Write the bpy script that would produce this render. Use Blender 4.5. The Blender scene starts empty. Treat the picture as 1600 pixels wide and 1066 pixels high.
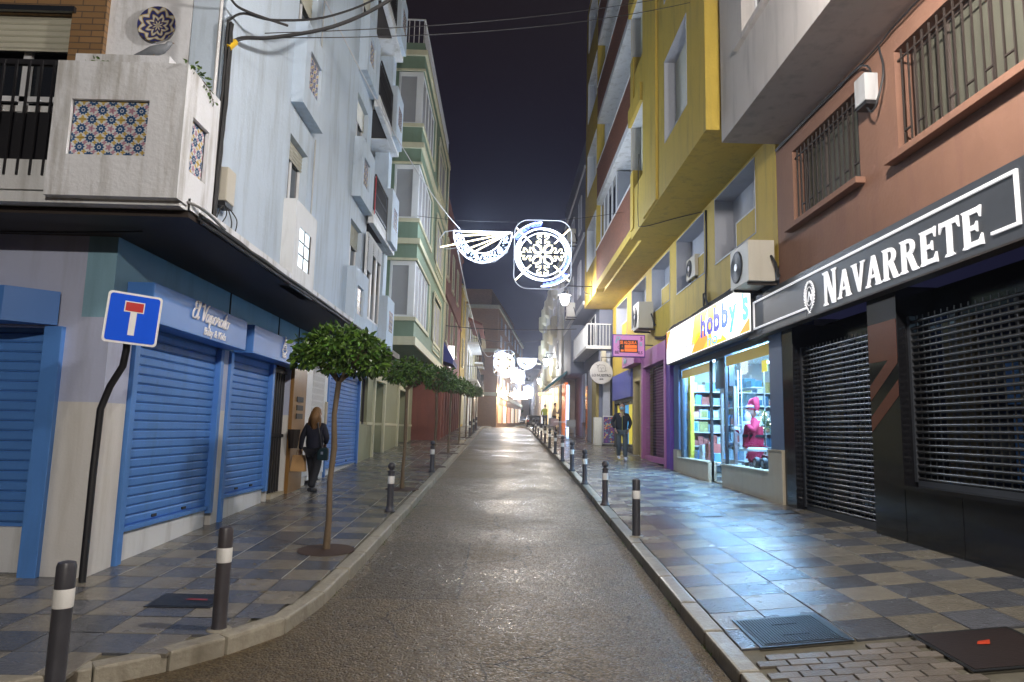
import bpy, bmesh, math, random
from mathutils import Vector, Matrix, noise
rnd = random.Random(7)
S = bpy.context.scene
COL = S.collection
# ------------------------------------------------------------------ camera
F = 1067.0
ey = Vector((-15, -139, -F)).normalized()
ex = Vector((1, -.025, 0)); ex.z = -(ex.x*ey.x + ex.y*ey.y)/ey.z; ex.normalize()
ez = ex.cross(ey)
RM = Matrix((ex, ey, ez))                       # rows: world axes seen from the camera
CAM = Vector((0, 0, 1.92))
cd = bpy.data.cameras.new('camera'); cam = bpy.data.objects.new('camera', cd); COL.objects.link(cam)
cam.matrix_world = Matrix.Translation(CAM) @ RM.to_4x4()
cd.sensor_width = 36; cd.lens = F/1600*36; cd.clip_start = .05; cd.clip_end = 2000
S.camera = cam
# ------------------------------------------------------------------ world and exposure
w = bpy.data.worlds.new('World'); S.world = w; w.use_nodes = True
nt = w.node_tree; nt.nodes.clear()
o_ = nt.nodes.new('ShaderNodeOutputWorld'); b_ = nt.nodes.new('ShaderNodeBackground')
tc = nt.nodes.new('ShaderNodeTexCoord'); sx = nt.nodes.new('ShaderNodeSeparateXYZ'); cr = nt.nodes.new('ShaderNodeValToRGB')
nt.links.new(tc.outputs['Generated'], sx.inputs[0]); nt.links.new(sx.outputs['Z'], cr.inputs[0])
e = cr.color_ramp.elements
e[0].position = 0; e[0].color = (.011, .013, .040, 1); e[1].position = .55; e[1].color = (.0100, .0070, .0095, 1)
m_ = e.new(.22); m_.color = (.008, .008, .022, 1)
nt.links.new(cr.outputs[0], b_.inputs[0]); b_.inputs[1].default_value = .5
sky = nt.nodes.new('ShaderNodeTexSky'); sky.sky_type = 'NISHITA'; sky.sun_disc = False
sky.sun_elevation = math.radians(-5); sky.sun_rotation = math.radians(200)
b2 = nt.nodes.new('ShaderNodeBackground'); b2.inputs[1].default_value = .05
ad = nt.nodes.new('ShaderNodeAddShader')
nt.links.new(sky.outputs[0], b2.inputs[0]); nt.links.new(b_.outputs[0], ad.inputs[0]); nt.links.new(b2.outputs[0], ad.inputs[1])
nt.links.new(ad.outputs[0], o_.inputs[0])
S.view_settings.view_transform = 'Standard'; S.view_settings.look = 'None'
S.view_settings.exposure = 1.15; S.view_settings.gamma = 1; S.view_settings.use_curve_mapping = False
S.render.engine = 'CYCLES'
cy = S.cycles
cy.use_denoising = True; cy.max_bounces = 6; cy.diffuse_bounces = 3; cy.glossy_bounces = 3; cy.transmission_bounces = 4
cy.transparent_max_bounces = 12; cy.sample_clamp_indirect = 4; cy.sample_clamp_direct = 30; cy.caustics_reflective = False; cy.caustics_refractive = False
cy.use_light_tree = True; cy.volume_bounces = 0
LAMP_W = 560.0

# ------------------------------------------------------------------ materials
def nodes(name):
    m = bpy.data.materials.new(name); m.use_nodes = True
    n = m.node_tree.nodes; l = m.node_tree.links
    return m, n, l, n['Principled BSDF']
def c4(c): return (c[0], c[1], c[2], 1)
def mat(name, col, rough=.6, metal=0., var=.18, vs=2.5, bump=.15, bs=40., stain=0., stc=(.08,.07,.05), spec=.5, coat=0., rvar=0., rand=0., streak=0.):
    m, n, l, p = nodes(name)
    g = n.new('ShaderNodeNewGeometry')
    n1 = n.new('ShaderNodeTexNoise'); n1.inputs['Scale'].default_value = vs; n1.inputs['Detail'].default_value = 6
    l.new(g.outputs['Position'], n1.inputs['Vector'])
    mx = n.new('ShaderNodeMix'); mx.data_type = 'RGBA'
    mx.inputs['A'].default_value = c4([c*(1-var) for c in col]); mx.inputs['B'].default_value = c4([min(1, c*(1+var)) for c in col])
    l.new(n1.outputs['Fac'], mx.inputs['Factor'])
    out = mx.outputs['Result']
    if stain:
        mp = n.new('ShaderNodeMapping'); mp.inputs['Scale'].default_value = (2.4, 2.4, .28)
        l.new(g.outputs['Position'], mp.inputs['Vector'])
        n2 = n.new('ShaderNodeTexNoise'); n2.inputs['Scale'].default_value = 1.7; n2.inputs['Detail'].default_value = 9; n2.inputs['Roughness'].default_value = .65
        l.new(mp.outputs[0], n2.inputs['Vector'])
        r2 = n.new('ShaderNodeValToRGB'); r2.color_ramp.elements[0].position = .5; r2.color_ramp.elements[1].position = .72
        r2.color_ramp.elements[1].color = (stain, stain, stain, 1)
        l.new(n2.outputs['Fac'], r2.inputs[0])
        m3 = n.new('ShaderNodeMix'); m3.data_type = 'RGBA'; l.new(r2.outputs[0], m3.inputs['Factor']); l.new(out, m3.inputs['A'])
        m3.inputs['B'].default_value = c4(stc); out = m3.outputs['Result']
    if rand:
        oi = n.new('ShaderNodeObjectInfo'); hs = n.new('ShaderNodeHueSaturation')
        mr = n.new('ShaderNodeMapRange'); mr.inputs['To Min'].default_value = 1-rand; mr.inputs['To Max'].default_value = 1+rand
        l.new(oi.outputs['Random'], mr.inputs[0]); l.new(mr.outputs[0], hs.inputs['Value']); l.new(out, hs.inputs['Color']); out = hs.outputs[0]
    l.new(out, p.inputs['Base Color'])
    p.inputs['Roughness'].default_value = rough; p.inputs['Metallic'].default_value = metal
    p.inputs['Specular IOR Level'].default_value = spec
    if coat: p.inputs['Coat Weight'].default_value = coat; p.inputs['Coat Roughness'].default_value = .08
    if rvar:
        n4 = n.new('ShaderNodeTexNoise'); n4.inputs['Scale'].default_value = 1.1; n4.inputs['Detail'].default_value = 7
        l.new(g.outputs['Position'], n4.inputs['Vector'])
        mr = n.new('ShaderNodeMapRange'); mr.inputs['From Min'].default_value = .3; mr.inputs['From Max'].default_value = .7
        mr.inputs['To Min'].default_value = max(.03, rough-rvar); mr.inputs['To Max'].default_value = rough+rvar
        l.new(n4.outputs['Fac'], mr.inputs[0]); l.new(mr.outputs[0], p.inputs['Roughness'])
    if bump:
        n3 = n.new('ShaderNodeTexNoise'); n3.inputs['Scale'].default_value = bs; n3.inputs['Detail'].default_value = 4
        l.new(g.outputs['Position'], n3.inputs['Vector'])
        bn = n.new('ShaderNodeBump'); bn.inputs['Strength'].default_value = bump; bn.inputs['Distance'].default_value = .01
        l.new(n3.outputs['Fac'], bn.inputs['Height']); l.new(bn.outputs[0], p.inputs['Normal'])
    return m
def emis(name, col, s, base=None):
    m, n, l, p = nodes(name)
    p.inputs['Base Color'].default_value = c4(base or col); p.inputs['Emission Color'].default_value = c4(col)
    p.inputs['Emission Strength'].default_value = s; p.inputs['Roughness'].default_value = .4
    return m
def glow(name, col, s):            # glass bulb or globe: shines and lets the light inside pass
    m, n, l, p = nodes(name); n.remove(p)
    e = n.new('ShaderNodeEmission'); e.inputs[0].default_value = c4(col); e.inputs[1].default_value = s
    t = n.new('ShaderNodeBsdfTransparent'); a = n.new('ShaderNodeAddShader')
    l.new(e.outputs[0], a.inputs[0]); l.new(t.outputs[0], a.inputs[1]); l.new(a.outputs[0], n['Material Output'].inputs[0])
    m.cycles.emission_sampling = 'NONE'
    return m
def glassm(name, tint=(.85,.95,1), refl=.12):
    m, n, l, p = nodes(name); n.remove(p)
    t = n.new('ShaderNodeBsdfTransparent'); t.inputs[0].default_value = c4(tint)
    g = n.new('ShaderNodeBsdfGlossy'); g.inputs['Roughness'].default_value = .02; g.inputs[0].default_value = (1,1,1,1)
    lw = n.new('ShaderNodeLayerWeight'); lw.inputs[0].default_value = .5
    pw = n.new('ShaderNodeMath'); pw.operation = 'POWER'; pw.inputs[1].default_value = 5; l.new(lw.outputs['Facing'], pw.inputs[0])
    sc2 = n.new('ShaderNodeMath'); sc2.operation = 'MULTIPLY_ADD'; sc2.inputs[1].default_value = .6; sc2.inputs[2].default_value = .03; l.new(pw.outputs[0], sc2.inputs[0])
    x = n.new('ShaderNodeMixShader'); l.new(sc2.outputs[0], x.inputs[0]); l.new(t.outputs[0], x.inputs[1]); l.new(g.outputs[0], x.inputs[2])
    l.new(x.outputs[0], n['Material Output'].inputs[0])
    return m
M = {}
M['white_wall'] = mat('white_plaster', (.54,.64,.755), .75, var=.07, bump=.5, bs=14, stain=.6, stc=(.30,.35,.38))
M['white_paint'] = mat('white_paint', (.72,.74,.76), .6, var=.05, bump=.2, stain=.55, stc=(.25,.24,.21))
M['old_white'] = mat('weathered_white_paint', (.74,.76,.80), .7, var=.12, bump=.4, bs=22, stain=.85, stc=(.22,.20,.15))
M['side_box'] = mat('grey_white_paint', (.48,.49,.50), .7, var=.08, stain=.6, stc=(.25,.23,.18))
M['shop_blue_wall'] = mat('teal_blue_panel', (.24,.42,.53), .5, var=.08, stain=.3, stc=(.08,.13,.16))
M['lilac_wall'] = mat('grey_lilac_paint', (.46,.50,.66), .65, var=.06, stain=.3, stc=(.2,.2,.22))
M['beige_wall'] = mat('beige_paint', (.66,.65,.63), .65, var=.06, stain=.4, stc=(.3,.27,.2))
M['blue_shutter'] = mat('blue_lacquer', (.085,.24,.62), .48, var=.12, bump=.08, stain=.45, stc=(.06,.15,.30))
M['blue_box'] = mat('blue_sign_panel', (.075,.22,.60), .38, var=.04, bump=.03)
M['lettering_white'] = mat('white_acrylic', (.82,.80,.82), .35, var=.02, bump=0)
M['black'] = mat('black_paint', (.015,.015,.018), .5, var=.2, bump=.1)
M['rubber'] = mat('black_cable_sheath', (.02,.02,.022), .55, var=.2, bump=.2, bs=80)
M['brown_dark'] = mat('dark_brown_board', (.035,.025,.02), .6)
M['brick_ochre'] = mat('ochre_brick', (.28,.17,.08), .75, var=.2, bump=.4)
M['alu'] = mat('aluminium', (.55,.56,.58), .35, metal=.7, var=.05, bump=0)
M['white_alu'] = mat('white_aluminium', (.75,.77,.80), .35, var=.03, bump=0)
M['shutter_cream'] = mat('cream_roller_slats', (.50,.49,.40), .5, var=.06, bump=.03)
M['shutter_white'] = mat('white_roller_slats', (.62,.66,.70), .5, var=.05, bump=.03)
M['dark_glass'] = mat('dark_window_glass', (.02,.024,.03), .06, var=.2, bump=0, spec=.8)
M['curtain'] = mat('grey_curtain', (.32,.33,.36), .7, var=.1)
M['olive_blind'] = mat('olive_blind', (.10,.10,.075), .6, var=.2)
M['frosted'] = emis('lit_glass_block', (.80,.92,1), .42)
M['green'] = mat('sage_green_paint', (.19,.27,.20), .7, var=.06, stain=.3, stc=(.1,.15,.1))
M['green_low'] = mat('olive_paint', (.30,.31,.20), .7, var=.06, stain=.4, stc=(.17,.16,.1))
M['cream'] = mat('cream_trim_paint', (.60,.58,.42), .6, var=.05, stain=.35, stc=(.35,.32,.22))
M['yellow'] = mat('yellow_ochre_paint', (.55,.395,.06), .72, var=.09, bump=.45, bs=18, stain=.65, stc=(.30,.22,.05))
M['grey_reveal'] = mat('light_grey_reveal', (.46,.48,.54), .7, var=.05, stain=.3, stc=(.3,.3,.3))
M['pink'] = mat('salmon_plaster', (.25,.13,.085), .75, var=.14, bump=.6, bs=16, stain=.6, stc=(.2,.1,.075))
M['grey_bldg'] = mat('lilac_grey_plaster', (.48,.45,.43), .75, var=.08, bump=.3, stain=.5, stc=(.2,.19,.19))
M['red_brown'] = mat('brick_red_paint', (.22,.075,.055), .75, var=.12, stain=.4, stc=(.12,.045,.035))
M['brickwork'] = None
M['graphite'] = mat('graphite_panel', (.045,.05,.06), .45, var=.12, bump=.05, vs=5)
M['granite_black'] = mat('black_granite', (.010,.010,.012), .12, var=.5, vs=120, bump=0, spec=.6)
M['granite_brown'] = mat('brown_granite_stripe', (.11,.035,.02), .25, var=.3, vs=90, bump=0)
M['steel'] = mat('dark_shutter_steel', (.12,.12,.125), .25, metal=.8, var=.12, bump=.04)
M['limestone'] = mat('cream_limestone', (.50,.44,.33), .4, var=.1, vs=6, bump=.05, stain=.3, stc=(.3,.25,.18))
M['slate_blue'] = mat('slate_blue_paint', (.09,.15,.27), .5, var=.06)
M['purple'] = mat('purple_paint', (.12,.04,.32), .5, var=.06)
M['violet_pink'] = mat('orchid_pink_paint', (.45,.15,.38), .5, var=.06)
M['kerb'] = mat('granite_kerbstone', (.30,.275,.22), .45, var=.3, vs=18, bump=.6, bs=35, rvar=.15, stain=.6, stc=(.12,.10,.07), rand=.15)
M['tile_tan'] = mat('tan_paving_tile', (.205,.185,.15), .24, var=.28, vs=9, bump=.7, bs=38, rvar=.14, rand=.16, stain=.4, stc=(.12,.10,.07))
M['tile_dark'] = mat('blue_grey_paving_tile', (.100,.104,.118), .22, var=.32, vs=9, bump=.7, bs=38, rvar=.14, rand=.22)
M['tile_bed'] = mat('paving_joint_mortar', (.12,.11,.08), .8, var=.3, vs=12)
M['iron'] = mat('cast_iron', (.05,.052,.055), .35, metal=.6, var=.3, bump=.5, bs=90)
M['iron_red'] = mat('dark_rubber_cover', (.022,.013,.011), .5, var=.3, bump=.3)
M['bollard'] = mat('bollard_paint', (.055,.055,.065), .4, var=.3, vs=9, bump=.15, stain=.35, stc=(.12,.06,.03))
M['reflective'] = mat('reflective_white_band', (.80,.80,.78), .45, var=.05, stain=.25, stc=(.4,.38,.32))
M['bark'] = mat('smooth_brown_bark', (.14,.10,.06), .75, var=.3, vs=9, bump=.6, bs=35)
M['soil'] = mat('tree_pit_soil', (.05,.028,.02), .9, var=.3, bump=.6)
M['wood_lacquer'] = mat('brown_wood', (.10,.045,.02), .4, var=.3)
M['marble_ochre'] = mat('ochre_marble', (.25,.13,.035), .3, var=.35, vs=4, bump=0, stain=.4, stc=(.2,.1,.03))
M['skin'] = mat('skin', (.50,.30,.22), .5, var=.05, bump=0)
M['sign_blue'] = mat('sign_blue', (.003,.09,.75), .5, var=.03, bump=0, spec=.15)
M['sign_red'] = mat('sign_red', (.50,.02,.02), .3, var=.03, bump=0)
M['sign_white'] = mat('sign_white', (.80,.80,.80), .3, var=.03, bump=0)
M['ac_cream'] = mat('air_conditioner_casing', (.55,.52,.44), .5, var=.06, stain=.3, stc=(.35,.3,.22))
M['blue_night'] = mat('navy_door', (.02,.04,.16), .4)
M['lit_wire'] = mat('white_light_string', (.6,.62,.66), .5, bump=0)

def leafmat(name, a, b):
    m, n, l, p = nodes(name)
    oi = n.new('ShaderNodeNewGeometry'); cr = n.new('ShaderNodeValToRGB')
    cr.color_ramp.elements[0].color = c4(a); cr.color_ramp.elements[1].color = c4(b)
    nn = n.new('ShaderNodeTexNoise'); nn.inputs['Scale'].default_value = 9
    l.new(oi.outputs['Position'], nn.inputs['Vector'])
    av = n.new('ShaderNodeMath'); av.operation = 'MULTIPLY_ADD'; av.inputs[1].default_value = .5; 
    l.new(oi.outputs['Random Per Island'], av.inputs[0]); 
    hf = n.new('ShaderNodeMath'); hf.operation = 'MULTIPLY'; hf.inputs[1].default_value = .6; l.new(nn.outputs['Fac'], hf.inputs[0]); l.new(hf.outputs[0], av.inputs[2])
    l.new(av.outputs[0], cr.inputs[0]); l.new(cr.outputs[0], p.inputs['Base Color'])
    p.inputs['Roughness'].default_value = .38
    p.inputs['Subsurface Weight'].default_value = 0
    return m
M['leaf'] = leafmat('orange_tree_leaf', (.010,.045,.008), (.12,.22,.025))
M['leaf_single'] = mat('orange_tree_leaf_single', (.055,.14,.018), .38, var=.3, vs=6, bump=0, rand=.55)

def asphalt():
    m, n, l, p = nodes('wet_asphalt')
    g = n.new('ShaderNodeNewGeometry')
    def mth(op, a, b=None, c=None):
        k = n.new('ShaderNodeMath'); k.operation = op
        for i, v in enumerate((a, b, c)):
            if v is None: continue
            if isinstance(v, (int, float)): k.inputs[i].default_value = v
            else: l.new(v, k.inputs[i])
        return k.outputs[0]
    def noi(sc, det=6, ro=.6):
        k = n.new('ShaderNodeTexNoise'); k.inputs['Scale'].default_value = sc; k.inputs['Detail'].default_value = det; k.inputs['Roughness'].default_value = ro
        l.new(g.outputs['Position'], k.inputs['Vector']); return k.outputs['Fac']
    def rng(v, a, b, c, d):
        k = n.new('ShaderNodeMapRange'); 
        for nm, x in (('From Min',a),('From Max',b),('To Min',c),('To Max',d)): k.inputs[nm].default_value = x
        l.new(v, k.inputs[0]); return k.outputs[0]
    v = n.new('ShaderNodeTexVoronoi'); v.inputs['Scale'].default_value = 50; l.new(g.outputs['Position'], v.inputs['Vector'])
    vc = n.new('ShaderNodeSeparateColor'); l.new(v.outputs['Color'], vc.inputs[0])
    big = noi(.55, 8, .6); mid = noi(6, 6, .7); fine = noi(60, 4, .7)
    # stone speckle, blotches, repair patch, cracks
    tone = mth('ADD', mth('MULTIPLY', vc.outputs[0], .26), mth('ADD', mth('MULTIPLY', fine, .30), mth('MULTIPLY', mid, .44)))
    sp = n.new('ShaderNodeSeparateXYZ'); l.new(g.outputs['Position'], sp.inputs[0])
    wob = mth('MULTIPLY', mth('SUBTRACT', noi(5, 5), .5), .12)
    x = mth('ADD', sp.outputs[0], wob); y = mth('ADD', sp.outputs[1], wob)
    ins = mth('MINIMUM', mth('MULTIPLY', mth('GREATER_THAN', x, -1.46), mth('LESS_THAN', x, -.38)), mth('MULTIPLY', mth('GREATER_THAN', y, 6.86), mth('LESS_THAN', y, 9.5)))
    dx = mth('MINIMUM', mth('ABSOLUTE', mth('ADD', x, .38)), mth('MULTIPLY', mth('ABSOLUTE', mth('SUBTRACT', y, 6.86)), .8))
    seam = mth('MULTIPLY', ins, mth('LESS_THAN', dx, .022))
    ck = n.new('ShaderNodeTexVoronoi'); ck.feature = 'DISTANCE_TO_EDGE'; ck.inputs['Scale'].default_value = .55
    wv = n.new('ShaderNodeVectorMath'); wv.operation = 'MULTIPLY_ADD'; wv.inputs[1].default_value = (.5,.5,.5)
    nv = n.new('ShaderNodeTexNoise'); nv.inputs['Scale'].default_value = 2.2; nv.inputs['Detail'].default_value = 7; l.new(g.outputs['Position'], nv.inputs['Vector'])
    l.new(nv.outputs['Color'], wv.inputs[0]); l.new(g.outputs['Position'], wv.inputs[2]); l.new(wv.outputs[0], ck.inputs['Vector'])
    crack = mth('MULTIPLY', mth('LESS_THAN', ck.outputs['Distance'], .006), mth('GREATER_THAN', big, .5))
    mul = mth('MULTIPLY', mth('SUBTRACT', 1.0, mth('MULTIPLY', ins, .28)), mth('SUBTRACT', 1.0, mth('MULTIPLY', mth('MAXIMUM', seam, crack), .7)))
    mul = mth('MULTIPLY', mul, rng(big, .3, .7, .72, 1.25))
    cr = n.new('ShaderNodeValToRGB'); cr.color_ramp.elements[0].color = (.013,.009,.005,1); cr.color_ramp.elements[1].color = (.215,.160,.088,1)
    cr.color_ramp.elements[0].position = .22; cr.color_ramp.elements[1].position = .92
    l.new(tone, cr.inputs[0])
    hs = n.new('ShaderNodeHueSaturation'); l.new(cr.outputs[0], hs.inputs['Color']); l.new(mul, hs.inputs['Value']); l.new(hs.outputs[0], p.inputs['Base Color'])
    l.new(mth('ADD', mth('MULTIPLY', vc.outputs[1], .34), rng(big, .35, .65, .14, .40)), p.inputs['Roughness'])
    p.inputs['Specular IOR Level'].default_value = .42
    b1 = n.new('ShaderNodeBump'); b1.inputs['Strength'].default_value = 1; b1.inputs['Distance'].default_value = .009; l.new(v.outputs['Distance'], b1.inputs['Height']); b1.invert = True
    b2 = n.new('ShaderNodeBump'); b2.inputs['Strength'].default_value = 1; b2.inputs['Distance'].default_value = .03; l.new(mid, b2.inputs['Height']); l.new(b1.outputs[0], b2.inputs['Normal'])
    b3 = n.new('ShaderNodeBump'); b3.inputs['Strength'].default_value = .8; b3.inputs['Distance'].default_value = .006; l.new(fine, b3.inputs['Height']); l.new(b2.outputs[0], b3.inputs['Normal'])
    l.new(b3.outputs[0], p.inputs['Normal'])
    return m
M['asphalt'] = asphalt()
M['asphalt_patch'] = mat('asphalt_repair', (.10,.082,.056), .36, var=.5, vs=38, bump=1.0, bs=50, rvar=.12)

def brickmat(name, c1, c2, mo, scale, axis='X'):
    m, n, l, p = nodes(name)
    g = n.new('ShaderNodeNewGeometry'); s = n.new('ShaderNodeSeparateXYZ'); l.new(g.outputs['Position'], s.inputs[0])
    c = n.new('ShaderNodeCombineXYZ'); l.new(s.outputs['Y' if axis == 'X' else 'X'], c.inputs[0]); l.new(s.outputs['Z'], c.inputs[1])
    b = n.new('ShaderNodeTexBrick'); b.inputs['Scale'].default_value = scale; b.inputs['Color1'].default_value = c4(c1); b.inputs['Color2'].default_value = c4(c2)
    b.inputs['Mortar'].default_value = c4(mo); b.inputs['Mortar Size'].default_value = .02; b.inputs['Row Height'].default_value = .22; b.inputs['Brick Width'].default_value = .75
    l.new(c.outputs[0], b.inputs['Vector']); l.new(b.outputs['Color'], p.inputs['Base Color'])
    bn = n.new('ShaderNodeBump'); bn.inputs['Strength'].default_value = .5; bn.inputs['Distance'].default_value = .008; bn.invert = True
    l.new(b.outputs['Fac'], bn.inputs['Height']); l.new(bn.outputs[0], p.inputs['Normal']); p.inputs['Roughness'].default_value = .7
    return m
M['brick_parapet'] = brickmat('reddish_facing_brick', (.24,.085,.045), (.19,.065,.035), (.10,.06,.045), 3.2)
M['brick_far'] = brickmat('far_brown_brick', (.26,.13,.085), (.22,.11,.07), (.2,.12,.09), 2.5)
M['brick_far_y'] = brickmat('far_brown_brick_front', (.50,.30,.16), (.43,.26,.14), (.2,.12,.09), 2.5, 'Y')
M['brick_ochre_y'] = brickmat('ochre_facing_brick', (.26,.15,.065), (.21,.12,.05), (.09,.06,.04), 3.1, 'Y')

def azulejo(name, sx, sy, T=.175, col=((.03,.09,.22), (.58,.42,.12), (.50,.28,.36), (.68,.70,.72))):
    """flower-pattern glazed tile print; local object coordinates, rosettes on a quincunx"""
    m, n, l, p = nodes(name)
    tc = n.new('ShaderNodeTexCoord'); sp = n.new('ShaderNodeSeparateXYZ'); l.new(tc.outputs['Object'], sp.inputs[0])
    def mth(op, a, b=None, c=None):
        k = n.new('ShaderNodeMath'); k.operation = op
        for i, v in enumerate((a, b, c)):
            if v is None: continue
            if isinstance(v, (int, float)): k.inputs[i].default_value = v
            else: l.new(v, k.inputs[i])
        return k.outputs[0]
    U = mth('MULTIPLY', sp.outputs[sx], 1/T); V = mth('MULTIPLY', sp.outputs[sy], 1/T)
    def lat(ou, ov, r, pet, amp):
        u = mth('SUBTRACT', mth('FRACT', mth('ADD', U, ou+.5+10)), .5); v = mth('SUBTRACT', mth('FRACT', mth('ADD', V, ov+.5+10)), .5)
        d = mth('SQRT', mth('ADD', mth('MULTIPLY', u, u), mth('MULTIPLY', v, v)))
        th = mth('ARCTAN2', v, u)
        rr = mth('MULTIPLY_ADD', mth('COSINE', mth('MULTIPLY', th, pet)), amp, r)
        return mth('LESS_THAN', d, rr), d
    def mixc(fac, a, b):
        k = n.new('ShaderNodeMix'); k.data_type = 'RGBA'; l.new(fac, k.inputs['Factor'])
        if isinstance(a, tuple): k.inputs['A'].default_value = c4(a)
        else: l.new(a, k.inputs['A'])
        k.inputs['B'].default_value = c4(b); return k.outputs['Result']
    base = col[3]
    for ou, ov, r, pet, amp, c in ((.5,0,.17,4,.05,col[1]), (0,.5,.15,5,.05,col[2]), (.25,.25,.10,4,.03,col[2]), (.75,.25,.10,4,.03,col[1]), (.25,.75,.10,4,.03,col[1]), (.75,.75,.10,4,.03,col[2]),
                                   (0,0,.24,10,.035,col[0]), (.5,.5,.24,10,.035,col[0])):
        f, d = lat(ou, ov, r, pet, amp); base = mixc(f, base, c)
        if c is col[0]:
            ring = mth('MULTIPLY', mth('LESS_THAN', d, .10), mth('GREATER_THAN', d, .06)); base = mixc(ring, base, col[3])
    l.new(base, p.inputs['Base Color']); p.inputs['Roughness'].default_value = .25
    return m
M['azulejo_y'] = azulejo('flower_glazed_tile', 0, 2)
M['azulejo_x'] = azulejo('flower_glazed_tile_side', 1, 2)

# ------------------------------------------------------------------ mesh building
WO = {}
class MB:
    def __init__(s): s.v = []; s.f = []; s.mi = []; s.cur = 0
    def add(s, vs, fs):
        k = len(s.v); s.v += [tuple(x) for x in vs]
        for f in fs: s.f.append(tuple(i+k for i in f)); s.mi.append(s.cur)
        return s
    def box(s, x0, x1, y0, y1, z0, z1):
        if x0 > x1: x0, x1 = x1, x0
        if y0 > y1: y0, y1 = y1, y0
        if z0 > z1: z0, z1 = z1, z0
        return s.add([(x0,y0,z0),(x1,y0,z0),(x1,y1,z0),(x0,y1,z0),(x0,y0,z1),(x1,y0,z1),(x1,y1,z1),(x0,y1,z1)],
                     [(3,2,1,0),(4,5,6,7),(0,1,5,4),(1,2,6,5),(2,3,7,6),(3,0,4,7)])
    def quad(s, a, b, c, d): return s.add([a,b,c,d], [(0,1,2,3)])
    def prism(s, poly, d):          # poly of 3D points, extruded by vector d
        n = len(poly); P = [Vector(p) for p in poly]; d = Vector(d)
        vs = P + [p+d for p in P]
        return s.add(vs, [tuple(range(n))[::-1], tuple(range(n, 2*n))] + [(i, (i+1)%n, n+(i+1)%n, n+i) for i in range(n)])
    def tube(s, pts, r, n=8, cap=True, closed=False):
        P = [Vector(p) for p in pts]; R = r if isinstance(r, (list, tuple)) else [r]*len(P)
        k = len(s.v); m = len(P); up = None
        for i, p in enumerate(P):
            if closed: t = (P[(i+1)%m]-P[i-1])
            else: t = (P[min(i+1,m-1)]-P[max(i-1,0)])
            t.normalize()
            if up is None:
                up = Vector((0,0,1)) if abs(t.z) < .9 else Vector((1,0,0))
            a = t.cross(up)
            if a.length < 1e-4: a = t.orthogonal()
            a.normalize(); b = a.cross(t).normalized(); up = b
            for j in range(n):
                an = 2*math.pi*j/n
                s.v.append(tuple(p + (a*math.cos(an)+b*math.sin(an))*R[i]))
        for i in range(m if closed else m-1):
            i2 = (i+1) % m
            for j in range(n):
                s.f.append((k+i*n+j, k+i*n+(j+1)%n, k+i2*n+(j+1)%n, k+i2*n+j)); s.mi.append(s.cur)
        if cap and not closed:
            s.f.append(tuple(k+j for j in range(n))[::-1]); s.mi.append(s.cur)
            s.f.append(tuple(k+(m-1)*n+j for j in range(n))); s.mi.append(s.cur)
        return s
    def lathe(s, prof, c=(0,0,0), n=16, axis='Z', cap=True):
        k = len(s.v)
        for r, h in prof:
            for j in range(n):
                an = 2*math.pi*j/n; a, b = r*math.cos(an), r*math.sin(an)
                if axis == 'Z': q = (a, b, h)
                elif axis == 'X': q = (h, a, b)
                else: q = (a, h, b)
                s.v.append((q[0]+c[0], q[1]+c[1], q[2]+c[2]))
        m = len(prof)
        for i in range(m-1):
            for j in range(n):
                s.f.append((k+i*n+j, k+i*n+(j+1)%n, k+(i+1)*n+(j+1)%n, k+(i+1)*n+j)); s.mi.append(s.cur)
        if cap:
            s.f.append(tuple(k+j for j in range(n))[::-1]); s.mi.append(s.cur)
            s.f.append(tuple(k+(m-1)*n+j for j in range(n))); s.mi.append(s.cur)
        return s
    def split(s, name, m, parent=None, **k):
        """every loose piece becomes an object of its own"""
        par = list(range(len(s.v)))
        def fd(a):
            while par[a] != a: par[a] = par[par[a]]; a = par[a]
            return a
        for f in s.f:
            for q in f[1:]: par[fd(q)] = fd(f[0])
        groups = {}
        for f in s.f: groups.setdefault(fd(f[0]), []).append(f)
        out = []
        for fs in groups.values():
            ids = sorted({i for f in fs for i in f}); mp_ = {i: j for j, i in enumerate(ids)}
            q = MB(); q.add([s.v[i] for i in ids], [tuple(mp_[i] for i in f) for f in fs]); out.append(q.build(name, m, parent, **k))
        return out
    def build(s, name, m, parent=None, smooth=False, bev=0, at=None, kind=None, **tags):
        """vertices are world coordinates; the object's origin sits at its parent's origin (or 'at')"""
        org = Vector(at) if at is not None else (WO[parent].copy() if parent is not None else Vector((0,0,0)))
        me = bpy.data.meshes.new(name); me.from_pydata([tuple(Vector(v)-org) for v in s.v], [], s.f)
        ms = m if isinstance(m, (list, tuple)) else [m]
        for q in ms: me.materials.append(q if not isinstance(q, str) else M[q])
        if any(s.mi): me.polygons.foreach_set('material_index', s.mi)
        bm = bmesh.new(); bm.from_mesh(me)
        bmesh.ops.recalc_face_normals(bm, faces=bm.faces)
        if bev:
            bmesh.ops.bevel(bm, geom=[e for e in bm.edges if len(e.link_faces) == 2 and e.calc_face_angle(0) > .6], offset=bev, segments=2, affect='EDGES', profile=.6)
        bm.to_mesh(me); bm.free()
        if smooth:
            me.polygons.foreach_set('use_smooth', [True]*len(me.polygons))
            me.set_sharp_from_angle(angle=math.radians(smooth if smooth is not True else 45))
        o = bpy.data.objects.new(name, me); COL.objects.link(o)
        WO[o] = org
        if parent is not None: o.parent = parent; o.location = org - WO[parent]
        else: o.location = org
        if kind: o['kind'] = kind
        for a, b in tags.items(): o[a] = b
        return o
def thing(name, label, cat, loc, group=None):
    o = bpy.data.objects.new(name, None); COL.objects.link(o); o.location = loc; o.empty_display_size = .1
    WO[o] = Vector(loc); o['label'] = label; o['category'] = cat
    if group: o['group'] = group
    return o
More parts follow.
